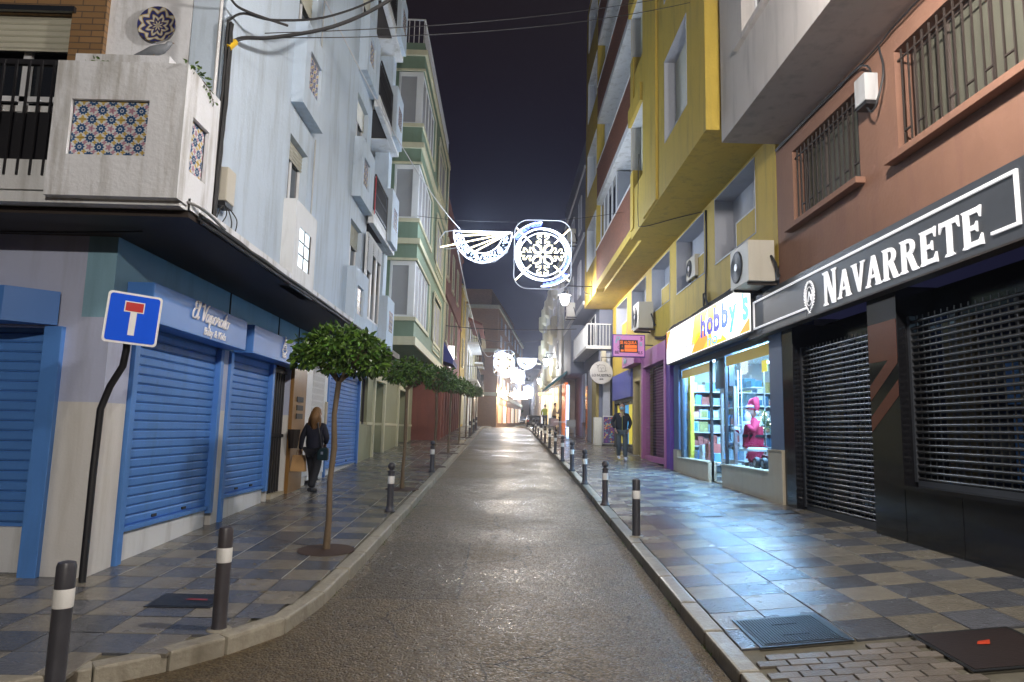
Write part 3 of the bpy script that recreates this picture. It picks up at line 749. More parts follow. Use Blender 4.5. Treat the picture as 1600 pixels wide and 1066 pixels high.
# doorway, marble pier with door bells, white gate
b = MB(); b.box(-4.0,-3.93,12.88,13.72,.6,3.2); mp_ = b.build('marble_pier', 'marble_ochre', LB, bev=.008)
b = MB()
for z in (2.36,2.20,2.04): b.box(-3.928,-3.915,13.1,13.5,z,z+.10)
b.split('door_bell_plate', 'black', mp_)
b = MB(); b.box(-4.17,-4.11,11.96,12.87,.5,3.2); dr = b.build('street_door', 'brown_dark', LB)
b = MB()
for i in range(6): b.tube([(-4.08,12.1+.13*i,.65),(-4.08,12.1+.13*i,2.85)], .016, 6)
b.box(-4.10,-4.06,11.97,12.85,1.7,1.75); b.box(-4.10,-4.06,11.97,12.85,2.85,2.9)
b.split('door_bars', 'black', dr)
b = MB(); b.box(-4.10,-4.06,12.35,12.7,2.95,3.15); b.build('transom', 'wood_lacquer', dr)
b = MB(); b.box(-4.4,-3.99,12.15,14.1,.45,zl(0,13)+.05); b.build('doorstep', 'limestone', LB)
mbx = thing('post_basket', 'dark wicker letter basket hanging beside the stone doorway', 'basket', (-3.85,12.8,1.5))
b = MB(); b.lathe([(.08,0),(.10,.16),(.12,.34)], (-3.84,12.75,1.5), 10); b.build('basket', 'brown_dark', mbx)
gw = MB(); gw.box(-4.04,-3.97,13.74,14.26,.9,3.35); gw.box(-4.04,-3.97,15.25,15.5,.9,3.35); gw.box(-4.04,-3.97,14.26,15.25,3.25,3.35); gw.box(-4.04,-3.97,14.26,15.25,.8,1.42)
gt = gw.build('gated_window', 'white_alu', LB, bev=.008)
b = MB(); b.box(-4.02,-4.0,14.26,15.25,1.42,3.25); b.build('pane', 'curtain', gt)
b = MB()
for i in range(12):
    y = 14.28+.086*i; b.box(-3.99,-3.975,y,y+.018,1.42,3.25)
for k in range(14):
    z = 1.45+.135*k
    for i in range(11):
        y = 14.30+.086*i
        b.tube([(-3.982,y,z),(-3.982,y+.04,z+.065)], .004, 4); b.tube([(-3.982,y+.07,z),(-3.982,y+.04,z+.065)], .004, 4)
b.build('folding_grille', 'white_alu', gt, kind='stuff')
b = MB(); b.box(-3.968,-3.955,14.5,15.0,.95,1.32); b.build('vent_plate', 'graphite', gt)
ic = MB(); ic.box(-3.965,-3.93,15.33,15.45,1.95,2.45); ic.build('intercom', 'limestone', gt)
# boxes with tile panels + windows above
def planter(y0, y1, s, block=False, xo=-2.92):
    z0 = 3.80+.0 if s == 0 else 3.80+ST*s-.01
    z1 = 5.03+ST*s
    b = MB()
    zt0 = z0+.42; 
    hole = [(y0+.22, y0+.80, z0+.33, z0+.90)]
    wallX(b, xo-.08, xo, y0, y1, z0, z1, hole); b.box(-3.098, xo-.08, y0, y0+.09, z0, z1); b.box(-3.098, xo-.08, y1-.09, y1, z0, z1); b.box(-3.098, xo-.08, y0+.09, y1-.09, z0, z0+.09); b.box(-3.098, xo-.08, y0+.09, y1-.09, z1-.2, z1-.1)
    o = b.build('balcony_box', 'white_wall' if not block else 'white_paint', LB)
    h = hole[0]
    if block:
        g = MB(); g.box(xo-.05,xo-.02,h[0],h[1],h[2],h[3]); g.build('glass_block_pane', 'frosted', o)
        g = MB()
        for k in (1,2): g.box(xo-.019,xo-.01,h[0],h[1],h[2]+(h[3]-h[2])*k/3-.008,h[2]+(h[3]-h[2])*k/3+.008)
        g.box(xo-.019,xo-.01,h[0]+.28,h[0]+.30,h[2],h[3]); g.box(xo-.019,xo-.005,h[1]-.03,h[1],h[2],h[3]); g.split('glazing_bar', 'brown_dark', o)
    else:
        g = MB(); g.box(xo-.07,xo-.055,h[0],h[1],h[2],h[3]); g.build('panel_back', 'side_box', o)
        t = MB(); t.box(-.004,.006,.002,.142,.002,.140); t0 = t.build('glazed_tile', 'azulejo_x', at=(0,0,0))
        for i in range(4):
            for j in range(4): inst(t0, (xo-.05, h[0]+.005+.1425*i, h[2]+.002+.1415*j), o)
        bpy.data.objects.remove(t0)
    return o
for s in range(5):
    planter(9.15,10.2,s,block=(s == 0)); planter(13.05,14.3,s)
    window(LB, -3.2, 1, 9.27,10.1, 4.98+ST*s, 6.02+ST*s, shut=.26 if s == 0 else .4, sm='shutter_cream')
    window(LB, -3.2, 1, 13.17,14.18, 4.98+ST*s, 6.02+ST*s, shut=.42, sm='shutter_cream')
# loggia stack with railings and end boxes
for s in range(5):
    z0 = 3.95+ST*s
    if s > 0:
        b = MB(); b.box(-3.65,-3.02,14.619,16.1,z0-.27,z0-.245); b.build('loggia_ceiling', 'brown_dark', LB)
        b = MB(); b.box(-3.02,-2.90,14.35,17.2,z0-.30,z0-.03); b.box(-3.65,-3.02,16.1,17.2,z0-.30,z0-.03); b.box(-3.65,-3.02,14.62,16.1,z0-.24,z0-.03); b.build('loggia_slab', 'white_paint', LB, bev=.01)
        r = MB(); r.box(-2.93,-2.90,14.42,16.0,z0+.78,z0+.82); r.box(-2.93,-2.90,14.42,16.0,z0+.02,z0+.05); r.box(-2.925,-2.905,14.42,16.0,z0+.40,z0+.43)
        ra = r.build('railing', 'black', LB)
        br = MB(); br.box(-.006,.006,-.008,.008,0,.98); b0 = br.build('bar', 'black', at=(0,0,0))
        for k in range(17): inst(b0, (-2.905,14.45+.095*k,z0-.16), ra)
        bpy.data.objects.remove(b0)
        mp = MB(); mp.box(-2.945,-2.94,14.42,16.0,z0+.05,z0+.78); mp.build('railing_screen', mat('black_mesh_screen', (.02,.02,.025), .8), ra)
        window(LB, -3.66, 1, 14.8,16.6, z0+.05, z0+2.0, fm='white_alu', mull=1)
    o = MB(); zz = 3.72+ST*s
    if s == 0: zz = 3.80
    o.box(-3.10,-2.80,16.02,17.02,zz,5.03+ST*s)
    ob_ = o.build('balcony_box', 'white_wall', LB, bev=.01)
    t = MB(); t.box(-.004,.006,.002,.122,.002,.122); t0 = t.build('glazed_tile', 'azulejo_x', at=(0,0,0))
    for i in range(4):
        for j in range(4): inst(t0, (-2.80, 16.3+.124*i, zz+.42+.124*j), ob_)
    bpy.data.objects.remove(t0)
rc = MB(); rc.box(-2.90,-2.885,14.36,14.40,6.5,7.35); rc.build('red_cloth_edge', 'sign_red', LB)
# first-floor enclosed loggia of white aluminium windows
b = MB(); b.box(-3.1,-3.0,14.32,16.02,3.97,4.25); b.build('loggia_sill_wall', 'white_wall', LB)
for k, (a, c, sh) in enumerate(((14.36,14.9,.45),(14.92,15.46,.2),(15.48,16.0,.2))):
    window(LB, -3.0, 1, a, c, 4.25, 6.1, fm='white_alu', mull=0, shut=sh, sm='shutter_white')
# corner balcony facing the side street
cb = MB()
wallY(cb, 5.9, 6.0, -4.13, -2.95, 3.90, 5.17, [(-3.97,-3.27,4.28,4.805)])
wallX(cb, -3.05, -2.95, 6.0, 6.62, 3.90, 5.17, [(6.08,6.43,4.22,4.745)]); cb.box(-4.13,-4.03,6.0,6.9,3.9,5.17); cb.box(-3.95,-2.951,6.0,6.9,3.905,3.96); cb.box(-4.35,-3.42,6.45,6.83,4.9,5.55)
CBX = cb.build('balcony_corner_box', 'old_white', LB)
g = MB(); g.box(-3.97,-3.27,5.955,5.985,4.28,4.805); g.box(-3.035,-3.01,6.08,6.43,4.22,4.745); g.build('panel_back', 'side_box', CBX)
tile_panel(CBX, (-3.97,5.948,4.28), 4, 3, .175, 'y-'); tile_panel(CBX, (-3.002,6.08,4.22), 2, 3, .175, 'x+')
b = MB(); b.box(-12,-4.05,5.98,6.12,3.97,4.25); b.box(-12,-2.97,6.0,6.9,3.86,3.96); b.build('balcony_slab', 'white_paint', LB)
r = MB(); r.box(-9,-4.14,5.99,6.03,5.17,5.22); r.box(-9,-4.14,5.99,6.03,4.15,4.18); ra = r.build('railing', 'black', LB)
br = MB(); br.box(-.009,.009,-.009,.009,0,1.10); b0 = br.build('bar', 'black', at=(0,0,0))
for k in range(40): inst(b0, (-4.21-.115*k,5.975,4.10), ra)
bpy.data.objects.remove(b0)
mp = MB(); mp.box(-9,-4.14,6.045,6.055,4.2,4.72); mp.build('railing_screen', 'black', ra)
b = MB(); b.box(-9,-4.14,6.04,6.06,4.73,4.79); b.split('white_rail', 'white_paint', ra)
b = MB(); wallY(b, 6.84, 6.899, -9.2, -4.34, 3.97, 7.6, [(-8.6,-4.70,3.9,6.22)]); b.build('brick_surround', 'brick_ochre_y', LB)
b = MB(); b.box(-8.6,-4.66,6.80,6.86,6.22,6.28); b.box(-8.6,-4.66,7.10,7.14,3.97,6.4); b.build('window_backing','dark_glass', LB)
wv = MB()
for x in (-5.25,-6.6): wv.box(x-.04,x+.04,7.02,7.07,4.0,5.9)
wv.box(-8.6,-4.66,7.02,7.07,5.3,5.36)
wv.build('window', 'white_alu', LB)
sl = MB(); sl.add([(0,0,0),(1,0,0),(1,-.012,.016),(0,-.012,.016),(1,-.014,.058),(0,-.014,.058),(1,0,.068),(0,0,.068)], [(3,2,1,0),(5,4,2,3),(7,6,4,5)])
s0 = sl.build('slat', 'shutter_cream', at=(0,0,0))
rs = MB(); rs.box(-8.6,-4.72,6.93,6.95,5.83,5.85); rso = rs.build('roller_blind', 'shutter_cream', LB)
for k in range(6): inst(s0, (-8.6,6.93,5.85+.07*k), rso, scale=(3.88,1,1))
bpy.data.objects.remove(s0)
# decorated plate and the bird on the balcony wall
pl = thing('wall_plate', 'round painted ceramic plate hung on the white wall', 'plate', (-3.81,6.85,6.14))
b = MB(); b.lathe([(.02,.03),(.11,.028),(.15,.012),(.20,-.005),(.205,.0),(.15,.03),(.02,.04)], (-3.81,6.86,6.14), 32, 'Y')
def platemat():
    m, n, l, p = nodes('painted_plate_glaze')
    tc = n.new('ShaderNodeTexCoord'); mp = n.new('ShaderNodeVectorMath'); mp.operation = 'SUBTRACT'; mp.inputs[1].default_value = (0,0,0)
    l.new(tc.outputs['Object'], mp.inputs[0]); sp = n.new('ShaderNodeSeparateXYZ'); l.new(mp.outputs[0], sp.inputs[0])
    def mth(op, a, b=None, c=None):
        k = n.new('ShaderNodeMath'); k.operation = op
        for i, v in enumerate((a, b, c)):
            if v is None: continue
            if isinstance(v, (int, float)): k.inputs[i].default_value = v
            else: l.new(v, k.inputs[i])
        return k.outputs[0]
    d = mth('SQRT', mth('ADD', mth('MULTIPLY', sp.outputs[0], sp.outputs[0]), mth('MULTIPLY', sp.outputs[2], sp.outputs[2])))
    th = mth('ARCTAN2', sp.outputs[2], sp.outputs[0])
    pet = mth('MULTIPLY', mth('COSINE', mth('MULTIPLY', th, 8)), .02); r1 = mth('ADD', d, pet)
    ring = mth('SINE', mth('MULTIPLY', r1, 85)); f2 = mth('SINE', mth('MULTIPLY', th, 16)); v = mth('MULTIPLY_ADD', f2, .35, ring)
    cr = n.new('ShaderNodeValToRGB'); cr.color_ramp.interpolation = 'CONSTANT'
    e = cr.color_ramp.elements; e[0].color = (.03,.035,.13,1); e[1].position = .45; e[1].color = (.36,.27,.10,1)
    k = e.new(.75); k.color = (.5,.5,.45,1)
    l.new(mth('MULTIPLY_ADD', v, .4, .5), cr.inputs[0]); l.new(cr.outputs[0], p.inputs['Base Color']); p.inputs['Roughness'].default_value = .2
    return m
b.build('plate', platemat(), pl, smooth=60)
bd = thing('pigeon', 'grey pigeon resting on the corner balcony wall below the plate', 'bird', (-3.6,6.5,5.55))
b = MB(); b.tube([(-3.80,6.5,5.57),(-3.72,6.5,5.59),(-3.62,6.5,5.62),(-3.53,6.5,5.65),(-3.48,6.5,5.68),(-3.46,6.5,5.71),(-3.43,6.5,5.725)], [.012,.03,.055,.05,.03,.028,.01], 10)
b.build('body', mat('grey_feathers', (.22,.24,.27), .7, var=.3, vs=25), bd, smooth=True)
b = MB(); b.tube([(-3.44,6.5,5.722),(-3.41,6.5,5.712)], [.008,.002], 6); b.build('beak', 'brick_ochre', bd)
b = MB(); b.box(-3.6,-3.59,6.48,6.485,5.55,5.6); b.box(-3.6,-3.59,6.51,6.515,5.55,5.6); b.build('leg', 'brick_ochre', bd)
# leaves
def leafcluster(b, c, rx, ry, rz, n, size, shell=.5, seed=1):
    r_ = random.Random(seed)
    for i in range(n):
        while True:
            p = Vector((r_.uniform(-1,1), r_.uniform(-1,1), r_.uniform(-1,1)))
            if shell < p.length < 1: break
        lump = 1+.60*noise.noise(p*2.2+Vector((seed*3.1, 0, 0)))
        q = Vector((c[0]+p.x*rx*lump, c[1]+p.y*ry*lump, c[2]+p.z*rz*lump))
        d = (p + Vector((r_.gauss(0,.6), r_.gauss(0,.6), r_.gauss(-.25,.6)))).normalized(); s_ = d.cross(Vector((r_.gauss(0,1), r_.gauss(0,1), r_.gauss(0,1)))).normalized()
        L = size*r_.uniform(.7,1.25); W = L*.27; up = d.cross(s_)*L*.08
        b.add([q, q+d*L*.35+s_*W+up, q+d*L*.75+s_*W*.75+up, q+d*L, q+d*L*.75-s_*W*.75+up, q+d*L*.35-s_*W+up, q+d*L*.5-up], [(0,1,6),(1,2,6),(2,3,6),(3,4,6),(4,5,6),(5,0,6)])
ivy = thing('trailing_plant', 'small green plant growing over the corner balcony edge', 'plant', (-2.98,6.35,5.1))
b = MB()
for k, (y, z) in enumerate(((5.98,5.19),(6.10,5.21),(6.22,5.19),(6.30,5.14),(6.40,5.08))): leafcluster(b, (-2.95,y,z), .035,.07,.04, 15, .045, 0, k+3)
b.build('foliage', 'leaf', ivy, kind='stuff')
b = MB(); b.tube([(-3.0,6.1,5.12),(-2.96,6.15,5.18),(-2.93,6.3,5.14),(-2.93,6.42,5.05)], .004, 5); b.build('stem', 'bark', ivy)
wpl = MB(); 
for k, x in enumerate((-3.9,-3.75,-3.82)): leafcluster(wpl, (x,5.96,5.18), .04,.04,.03, 14, .05, 0, k+30)
wo = wpl.build('weed', 'leaf', at=(-3.8,5.96,5.17)); wo['label'] = 'tiny weed sprouting on top of the corner balcony wall'; wo['category'] = 'plant'

# ---- green building with bay windows
GB = thing('green_apartment_building', 'green building with cream banded bay windows and roof railing', 'building', (-5,25,zl(-4,25)))
b = MB(); G0 = 19.22; G1 = 30.2
HG = [(19.35,20.25,1.98,3.38),(21.2,22.95,.5,3.35),(26.1,28.6,.5,3.35)]
wallX(b, -4.35, -4.0, G0, G1, 2.06, 4.4, HG); wallX(b, -4.35, -4.0, G0, G1, .7, 1.98, HG); b.build('ground_floor_wall', 'green_low', GB)
b = MB(); wallX(b, -4.35, -3.97, G0, G1, 1.98, 2.06, HG); b.build('ledge', 'cream', GB)
for (y0,y1) in ((21.2,22.95),(26.1,28.6)):
    f = MB(); f.box(-4.02,-3.93,y0-.13,y0+.02,.9,3.35); f.box(-4.02,-3.93,y1-.02,y1+.13,.9,3.35); f.box(-4.02,-3.93,y0-.13,y1+.13,3.35,3.52); fr = f.build('door_frame', 'cream', GB, bev=.01)
    f = MB(); f.box(-4.34,-4.30,y0,y1,.9,3.35); f.build('door', 'green_low', fr)
window(GB, -4.08, 1, 19.37,20.23, 2.0, 3.36, fm='brown_dark', mull=0)
b = MB(); b.box(-4.3,-3.98,19.22,20.4,4.4,14.4); b.build('side_wall', 'green', GB)
for s in range(3):
    z = 5.4+3.07*s
    window(GB, -3.97, 1, 19.5,20.1, z, z+1.7, fm='cream', mull=0, fw=.1, shut=.2)
# bay: front face Y=20.4, street face X=-2.75
SP = 3.07
bay = MB(); bay.box(-5.2,-2.75,20.4,30.0,4.40,5.18)
for s in range(3):
    zs = 5.18+SP*s; ztop = zs+1.82
    # piers around glazing
    bay.box(-3.45,-2.75,23.9,25.2,zs,ztop); bay.box(-3.45,-2.75,28.7,30.0,zs,ztop); bay.box(-5.2,-3.55,20.4,20.6,zs,ztop)
    nxt = 5.18+SP*(s+1) if s < 2 else 14.0
    bay.box(-5.2,-2.75,20.4,30.0,ztop,nxt)
bay.build('bay_wall', 'green', GB)
tr = MB()
for s in range(4):
    z = 5.18+SP*s
    if s < 3:
        for (za,zb_,o) in ((z-.06,z+.06,.05),(z+1.80,z+1.88,.04)): 
            tr.box(-5.2,-2.75+o,20.4-o,20.39,za,zb_); tr.box(-2.745,-2.75+o,20.39,24.1,za,zb_); tr.box(-2.745,-2.75+o,25.6,28.6,za,zb_)
        tr.box(-2.745,-2.70,24.0,24.1,z+.06,z+1.8); tr.box(-2.745,-2.70,25.6,25.7,z-.3,z+1.95); tr.box(-2.745,-2.70,28.5,28.6,z-.3,z+1.95); tr.box(-2.745,-2.70,25.7,28.5,z-.36,z-.3); tr.box(-2.745,-2.70,25.7,28.5,z+1.9,z+1.96)
    if s > 0:
        zz = z-.62
        tr.box(-5.2,-2.66,20.31,20.39,zz-.14,zz+.04); tr.box(-2.745,-2.66,20.39,30,zz-.14,zz+.04)
tr.box(-5.2,-2.68,20.33,20.39,4.38,4.64); tr.box(-2.745,-2.68,20.39,30,4.38,4.64); tr.box(-2.745,-2.69,29.9,30.0,4.7,14)
tr.build('cream_trim', 'cream', GB, bev=.006)
for s in range(3):
    z = 5.24+SP*s
    # front glazed panel (blind behind) and the corner post
    f = MB(); f.box(-3.55,-2.78,20.43,20.48,z,z+.07); f.box(-3.55,-2.78,20.43,20.48,z+1.6,z+1.74); f.box(-3.55,-3.48,20.43,20.48,z+.07,z+1.6); f.box(-2.98,-2.78,20.42,20.5,z+.07,z+1.6)
    wv = f.build('window', 'white_alu', GB, bev=.006)
    p = MB(); p.box(-3.48,-2.98,20.455,20.462,z+.07,z+1.6); p.build('blind', 'curtain', wv)
    f = MB()
    for y in (20.55,21.4,22.25,23.1,23.85): f.box(-2.83,-2.78,y-.03,y+.03,z,z+1.74)
    f.box(-2.83,-2.78,20.5,23.9,z,z+.05); f.box(-2.83,-2.78,20.5,23.9,z+1.69,z+1.74)
    wv = f.build('window', 'white_alu', GB)
    p = MB(); p.box(-2.81,-2.805,20.5,23.9,z,z+1.74); p.build('pane', 'curtain', wv)
    window(GB, -2.742, 1, 25.75,28.45,z-.2,z+1.6, fm='cream', mull=1, pane='curtain')
b = MB(); b.box(-5.2,-2.78,20.45,30,14.0,14.12); b.build('roof', 'green', GB)
r = MB(); r.box(-5,-2.80,20.45,20.49,14.9,14.94); r.box(-2.82,-2.78,20.45,30,14.9,14.94); ra = r.build('roof_railing', 'white_alu', GB)
for k in range(9): q = MB(); x=-2.82-.16*k; q.box(x-.012,x+.012,20.46,20.48,14.1,14.9); q.build('bar','white_alu',ra)
q = MB()
for k in range(50): q.box(-2.81,-2.79,20.6+.19*k,20.62+.19*k,14.1,14.9)
q.build('bar_run','white_alu',ra,kind='stuff')

# ---- further left buildings
def far_block(name, label, x_face, sgn, y0, y1, z1, depth, wall, stories, base, wins, pane='dark_glass', trim=None, fmat='cream', bandm=None, shopm=None, front=False):
    zb0 = min(zr(y0), zr(y1))-.3
    t = thing(name, label, 'building', (x_face-sgn*depth/2, (y0+y1)/2, zb0+.4))
    b = MB(); b.box(x_face-sgn*depth, x_face, y0, y1, zb0, z1); b.build('wall', wall, t)
    if trim:
        b = MB()
        for z in trim: b.box(x_face+sgn*.002, x_face+sgn*.10, y0-.06, y1, z-.08, z+.08); b.box(x_face-sgn*depth, x_face, y0-.08, y0-.002, z-.08, z+.08)
        b.split('cornice', bandm or 'cream', t)
    for s, z in enumerate(stories):
        for (a, c, h) in wins:
            f = MB(); x = x_face+sgn*.004
            f.box(x, x+sgn*.05, a-.07, a, z-.05, z+h+.05); f.box(x, x+sgn*.05, c, c+.07, z-.05, z+h+.05); f.box(x, x+sgn*.05, a, c, z+h, z+h+.07); f.box(x, x+sgn*.09, a-.07, c+.07, z-.1, z-.0)
            o = f.build('window', fmat, t)
            p = MB(); p.box(x, x+sgn*.012, a, c, z, z+h); p.build('pane', pane, o)
    return t
def balcony(t, x_face, sgn, y0, y1, z, out=.7, slabm='white_paint', barm='white_alu', h=.95, ends=True):
    b = MB(); b.box(x_face+sgn*.003, x_face+sgn*out, y0, y1, z-.14, z); sl_ = b.build('balcony_slab', slabm, t)
    r = MB(); X = x_face+sgn*(out-.03)
    r.box(X-.015, X+.015, y0, y1, z+h, z+h+.04); r.box(x_face+sgn*.003, X, y0, y0+.03, z+h, z+h+.04)
    n = int((y1-y0)/.16)
    for k in range(n+1): yy = y0+.015+(y1-y0-.03)*k/n; r.box(X-.01, X+.01, yy-.01, yy+.01, z, z+h)
    n = int(out/.14)
    for k in range(n): xx = x_face+sgn*(.08+.14*k); r.box(xx-.01, xx+.01, y0+.002, y0+.022, z, z+h)
    r.build('railing', barm, sl_)
    return sl_
RBg = far_block('red_brown_building', 'dark red brown building next to the green bay windows', -2.95, 1, 30.25, 44.8, 13.2, 3.2, 'red_brown', (6.2,9.4), 0, [(33,34.2,1.9),(36.5,37.7,1.9),(40,41.2,1.9)], trim=(5.1,8.4,13.0), bandm='red_brown')
b = MB(); b.box(-4.05,-2.9,30.3,44.8,1.0,4.5); 
rb = MB()
for k in range(9):
    y = 31+1.55*k; rb.box(-2.93,-2.80,y,y+.28,1.2,4.6)
rb.split('pilaster', 'red_brown', RBg)
for k in range(8):
    y = 31.4+1.55*k; q = MB(); q.box(-2.945,-2.93,y,y+1.0,1.5,4.3); q.build('door', 'brown_dark' if k % 2 else 'dark_glass', RBg)
bx_ = thing('lit_box_sign', 'small white lit box sign on the red brown wall', 'sign', (-2.6,35.5,5.3)); b = MB(); b.box(-2.94,-2.62,35.4,35.6,5.1,6.2); b.build('lit_face', emis('white_box_sign', (.95,.95,1), 1.6), bx_)
aw = thing('awning', 'folded dark blue awning on the red brown building', 'awning', (-2.7,31.5,4.9)); b = MB(); b.prism([(-2.93,30.6,6.1),(-2.93,30.6,5.0),(-2.3,30.6,4.8),(-2.3,30.6,5.0)], (0,2.6,0)); b.build('fabric', mat('navy_awning_fabric', (.03,.04,.20), .7), aw)
YB = far_block('narrow_yellow_building', 'narrow yellow house beyond the red brown building', -2.9, 1, 45, 50, 11.6, 3, 'yellow', (6.2,9.0), 0, [(46.2,47.2,1.8)], trim=(5.3,11.4))
BB = far_block('white_balcony_house', 'white house with stacked black railed balconies at left', -2.75, 1, 50.2, 59, 11.2, 3, 'white_paint', (5.8,8.6), 0, [(51.5,52.7,2.0),(55,56.2,2.0)], trim=(11.0,))
for z in (5.6,8.4): balcony(BB, -2.75, 1, 50.6, 58.5, z, .8, barm='black')
b = MB(); b.prism([(-3.4,50.3,10.2),(-1.7,50.3,9.6),(-1.7,50.3,9.75),(-3.4,50.3,10.5)], (0,8,0)); b.build('eaves_roof', 'red_brown', BB)
CB = far_block('cream_cornice_house', 'cream house with heavy cornice and small balconies at left', -2.6, 1, 59.2, 70, 10.6, 3, 'cream', (5.4,8.0), 0, [(60.5,61.6,2.0),(64.5,65.6,2.0)], trim=(10.3,10.5))
for z in (5.2,7.8): balcony(CB, -2.6, 1, 60, 62.5, z, .7, barm='black'); balcony(CB, -2.6, 1, 64, 66.5, z, .7, barm='black')
b = MB(); b.box(-2.6,-1.9,59.1,70,10.2,10.6); b.split('cornice', 'cream', CB)
# ochre shopfronts along the left under those houses
for t_, y0, y1 in ((YB,45,50),(BB,50.2,59),(CB,59.2,70)):
    for k in range(int((y1-y0)/1.6)):
        y = y0+.3+1.6*k; q = MB(); xf = {YB:-2.9,BB:-2.75,CB:-2.6}[t_]; q.box(xf+.004,xf+.06,y,y+1.1,zr(y)+.3,zr(y)+2.9); q.build('door', rnd.choice(['cream','dark_glass','wood_lacquer','beige_wall']), t_)
# big brick block where the street bends
BR = thing('brick_corner_block', 'large brown brick block with pale bands where the street bends', 'building', (-4,80,2.4))
b = MB(); P0, P1, P2 = (-9,75), (-.72,75), (3.4,112)
b.prism([(-9,75,1.5),(-.72,75,1.5),(3.0,112,1.5),(-9,112,1.5)], (0,0,14.0)); b.build('wall', 'brick_far_y', BR)
b = MB()
for z in (5.6,10.4,15.3):
    b.prism([(-9,74.8,z),(-.6,74.8,z),(3.2,112,z),(2.9,112,z),(-.8,75.02,z),(-9,75.02,z)], (0,0,.4))
b.build('pale_band', 'cream', BR)
b = MB(); b.prism([(-9,77.5,15.8),(-1.6,77.5,15.8),(1.4,104,15.8),(-9,104,15.8)], (0,0,2.2)); b.build('penthouse', 'brick_far_y', BR)
def along(t): return Vector((-.72+3.72*t, 75+37*t, 0))
for r_i, z in enumerate((6.6,8.9,11.3,13.4)):
    for k in range(7):
        t0 = .06+.13*k; a = along(t0); c = along(t0+.045); nn = Vector((37,-3.72,0)).normalized()*.05
        q = MB(); q.prism([(a.x,a.y,z),(c.x,c.y,z),(c.x+nn.x,c.y+nn.y,z),(a.x+nn.x,a.y+nn.y,z)], (0,0,1.3)); q.build('window', 'white_alu' if (k+r_i) % 3 else 'curtain', BR)
for x in (-3.2,-5.2):
    for z in (6.6,11.4): q = MB(); q.box(x,x+1,74.94,74.99,z,z+1.3); q.build('window', 'dark_glass', BR)
# lit shops at its foot
for k, (t0, colr, s_) in enumerate(((.05,(1,.62,.35),.3),(.2,(1,.80,.6),.45),(.36,(1,.5,.35),.25),(.5,(1,.85,.7),.4),(.68,(1,.75,.5),.35),(.84,(1,.9,.8),.35))):
    a = along(t0); c = along(t0+.09); nn = Vector((37,-3.72,0)).normalized()*.06; z = zr(a.y)+.5
    q = MB(); q.prism([(a.x,a.y,z),(c.x,c.y,z),(c.x+nn.x,c.y+nn.y,z),(a.x+nn.x,a.y+nn.y,z)], (0,0,2.0)); q.build('shop_window', emis('lit_shopfront_%d' % k, colr, s_), BR)
EB = thing('end_building', 'pale flat fronted building closing the far end of the street', 'building', (8,150,3.3))
b = MB(); b.box(-5,22,150,156,2,9.6); b.build('wall', mat('far_beige_render', (.60,.42,.25), .8), EB)
b = MB(); b.box(-5,22,149.4,149.9,9.5,10.0); b.split('cornice', 'brown_dark', EB)
for k in range(4): q = MB(); q.box(3.5+2.4*k,4.3+2.4*k,149.9,149.98,5.6,7.2); q.build('window', 'curtain', EB)
EB2 = thing('far_grey_block', 'tall grey blue block rising behind the end building', 'building', (6,170,3.6))
b = MB(); b.box(0,11,168,176,3,17); b.build('wall', mat('far_grey_render', (.25,.28,.34), .8), EB2)
for k in range(3):
    for j in range(2): q = MB(); q.box(2+3*k,3.6+3*k,167.9,167.98,11+3*j,12.3+3*j); q.build('window', 'dark_glass', EB2)

# ================================================================== RIGHT SIDE
# ---- yellow building
YG = thing('yellow_apartment_building', 'yellow ochre building with brick balconies and deep window recesses', 'building', (7,21,zR(4.8,18)))
Y0, Y1 = 11.72, 30.0; XW = 4.8; XO = 3.55
first = [(12.72,15.25,5.80,7.33),(16.1,18.75,5.80,7.33),(19.55,21.95,5.80,7.30),(22.9,25.5,5.78,7.28),(26.45,29.0,5.78,7.26)]
b = MB(); wallX(b, XW, XW+.6, Y0, Y1, 4.9, 7.4, first); wallX(b, XW, XW+.6, 23.3, Y1, 4.3, 4.9); b.box(XW, XW+.6, 29.25, Y1, 1.0, 4.3); b.build('first_floor_wall', 'yellow', YG)
for k, (y0, y1, z0, z1) in enumerate(first):
    r = MB(); xr = XW+.42; t_ = .02
    r.box(xr, xr+.1, y0, y1, z0, z1); r.box(XW-.012, xr, y0, y0+t_, z0, z1); r.box(XW-.012, xr, y1-t_, y1, z0, z1); r.box(XW-.012, xr, y0+t_, y1-t_, z1-t_, z1); r.box(XW-.012, xr, y0+t_, y1-t_, z0, z0+t_)
    rv = r.build('window_recess', 'grey_reveal', YG)
    st = MB(); st.box(XW-.014, xr-.05, y0+.022, y0+(y1-y0)*.42, z0+.022, z0+.5); st.build('parapet_step', 'yellow', YG)
    q = MB(); q.box(XW-.022, XW-.015, y0, y0+(y1-y0)*.43, z0+.5, z0+.53); q.box(XW-.022, XW-.015, y0+(y1-y0)*.42, y0+(y1-y0)*.43, z0, z0+.5); q.box(XW-.022, XW-.013, y0+(y1-y0)*.43, y1, z0-.02, z0+.01); q.build('sill_edge', 'white_paint', YG)
    window(YG, xr-.004, -1, y0+.3, y0+1.25, z0+.5, z0+1.3, fm='alu', mull=1)
# ground floor structure above shops
b = MB(); b.box(XW+.05, XW+.6, 11.72, 19.3, 3.8, 4.9); b.box(XW+.05, XW+.6, 11.72, 12.2, .6, 3.8); b.build('shop_lintel', 'slate_blue', YG)
b = MB(); b.box(XW, XW+.6, 19.3, 23.3, 4.3, 4.9); b.build('lintel_wall', 'yellow', YG)
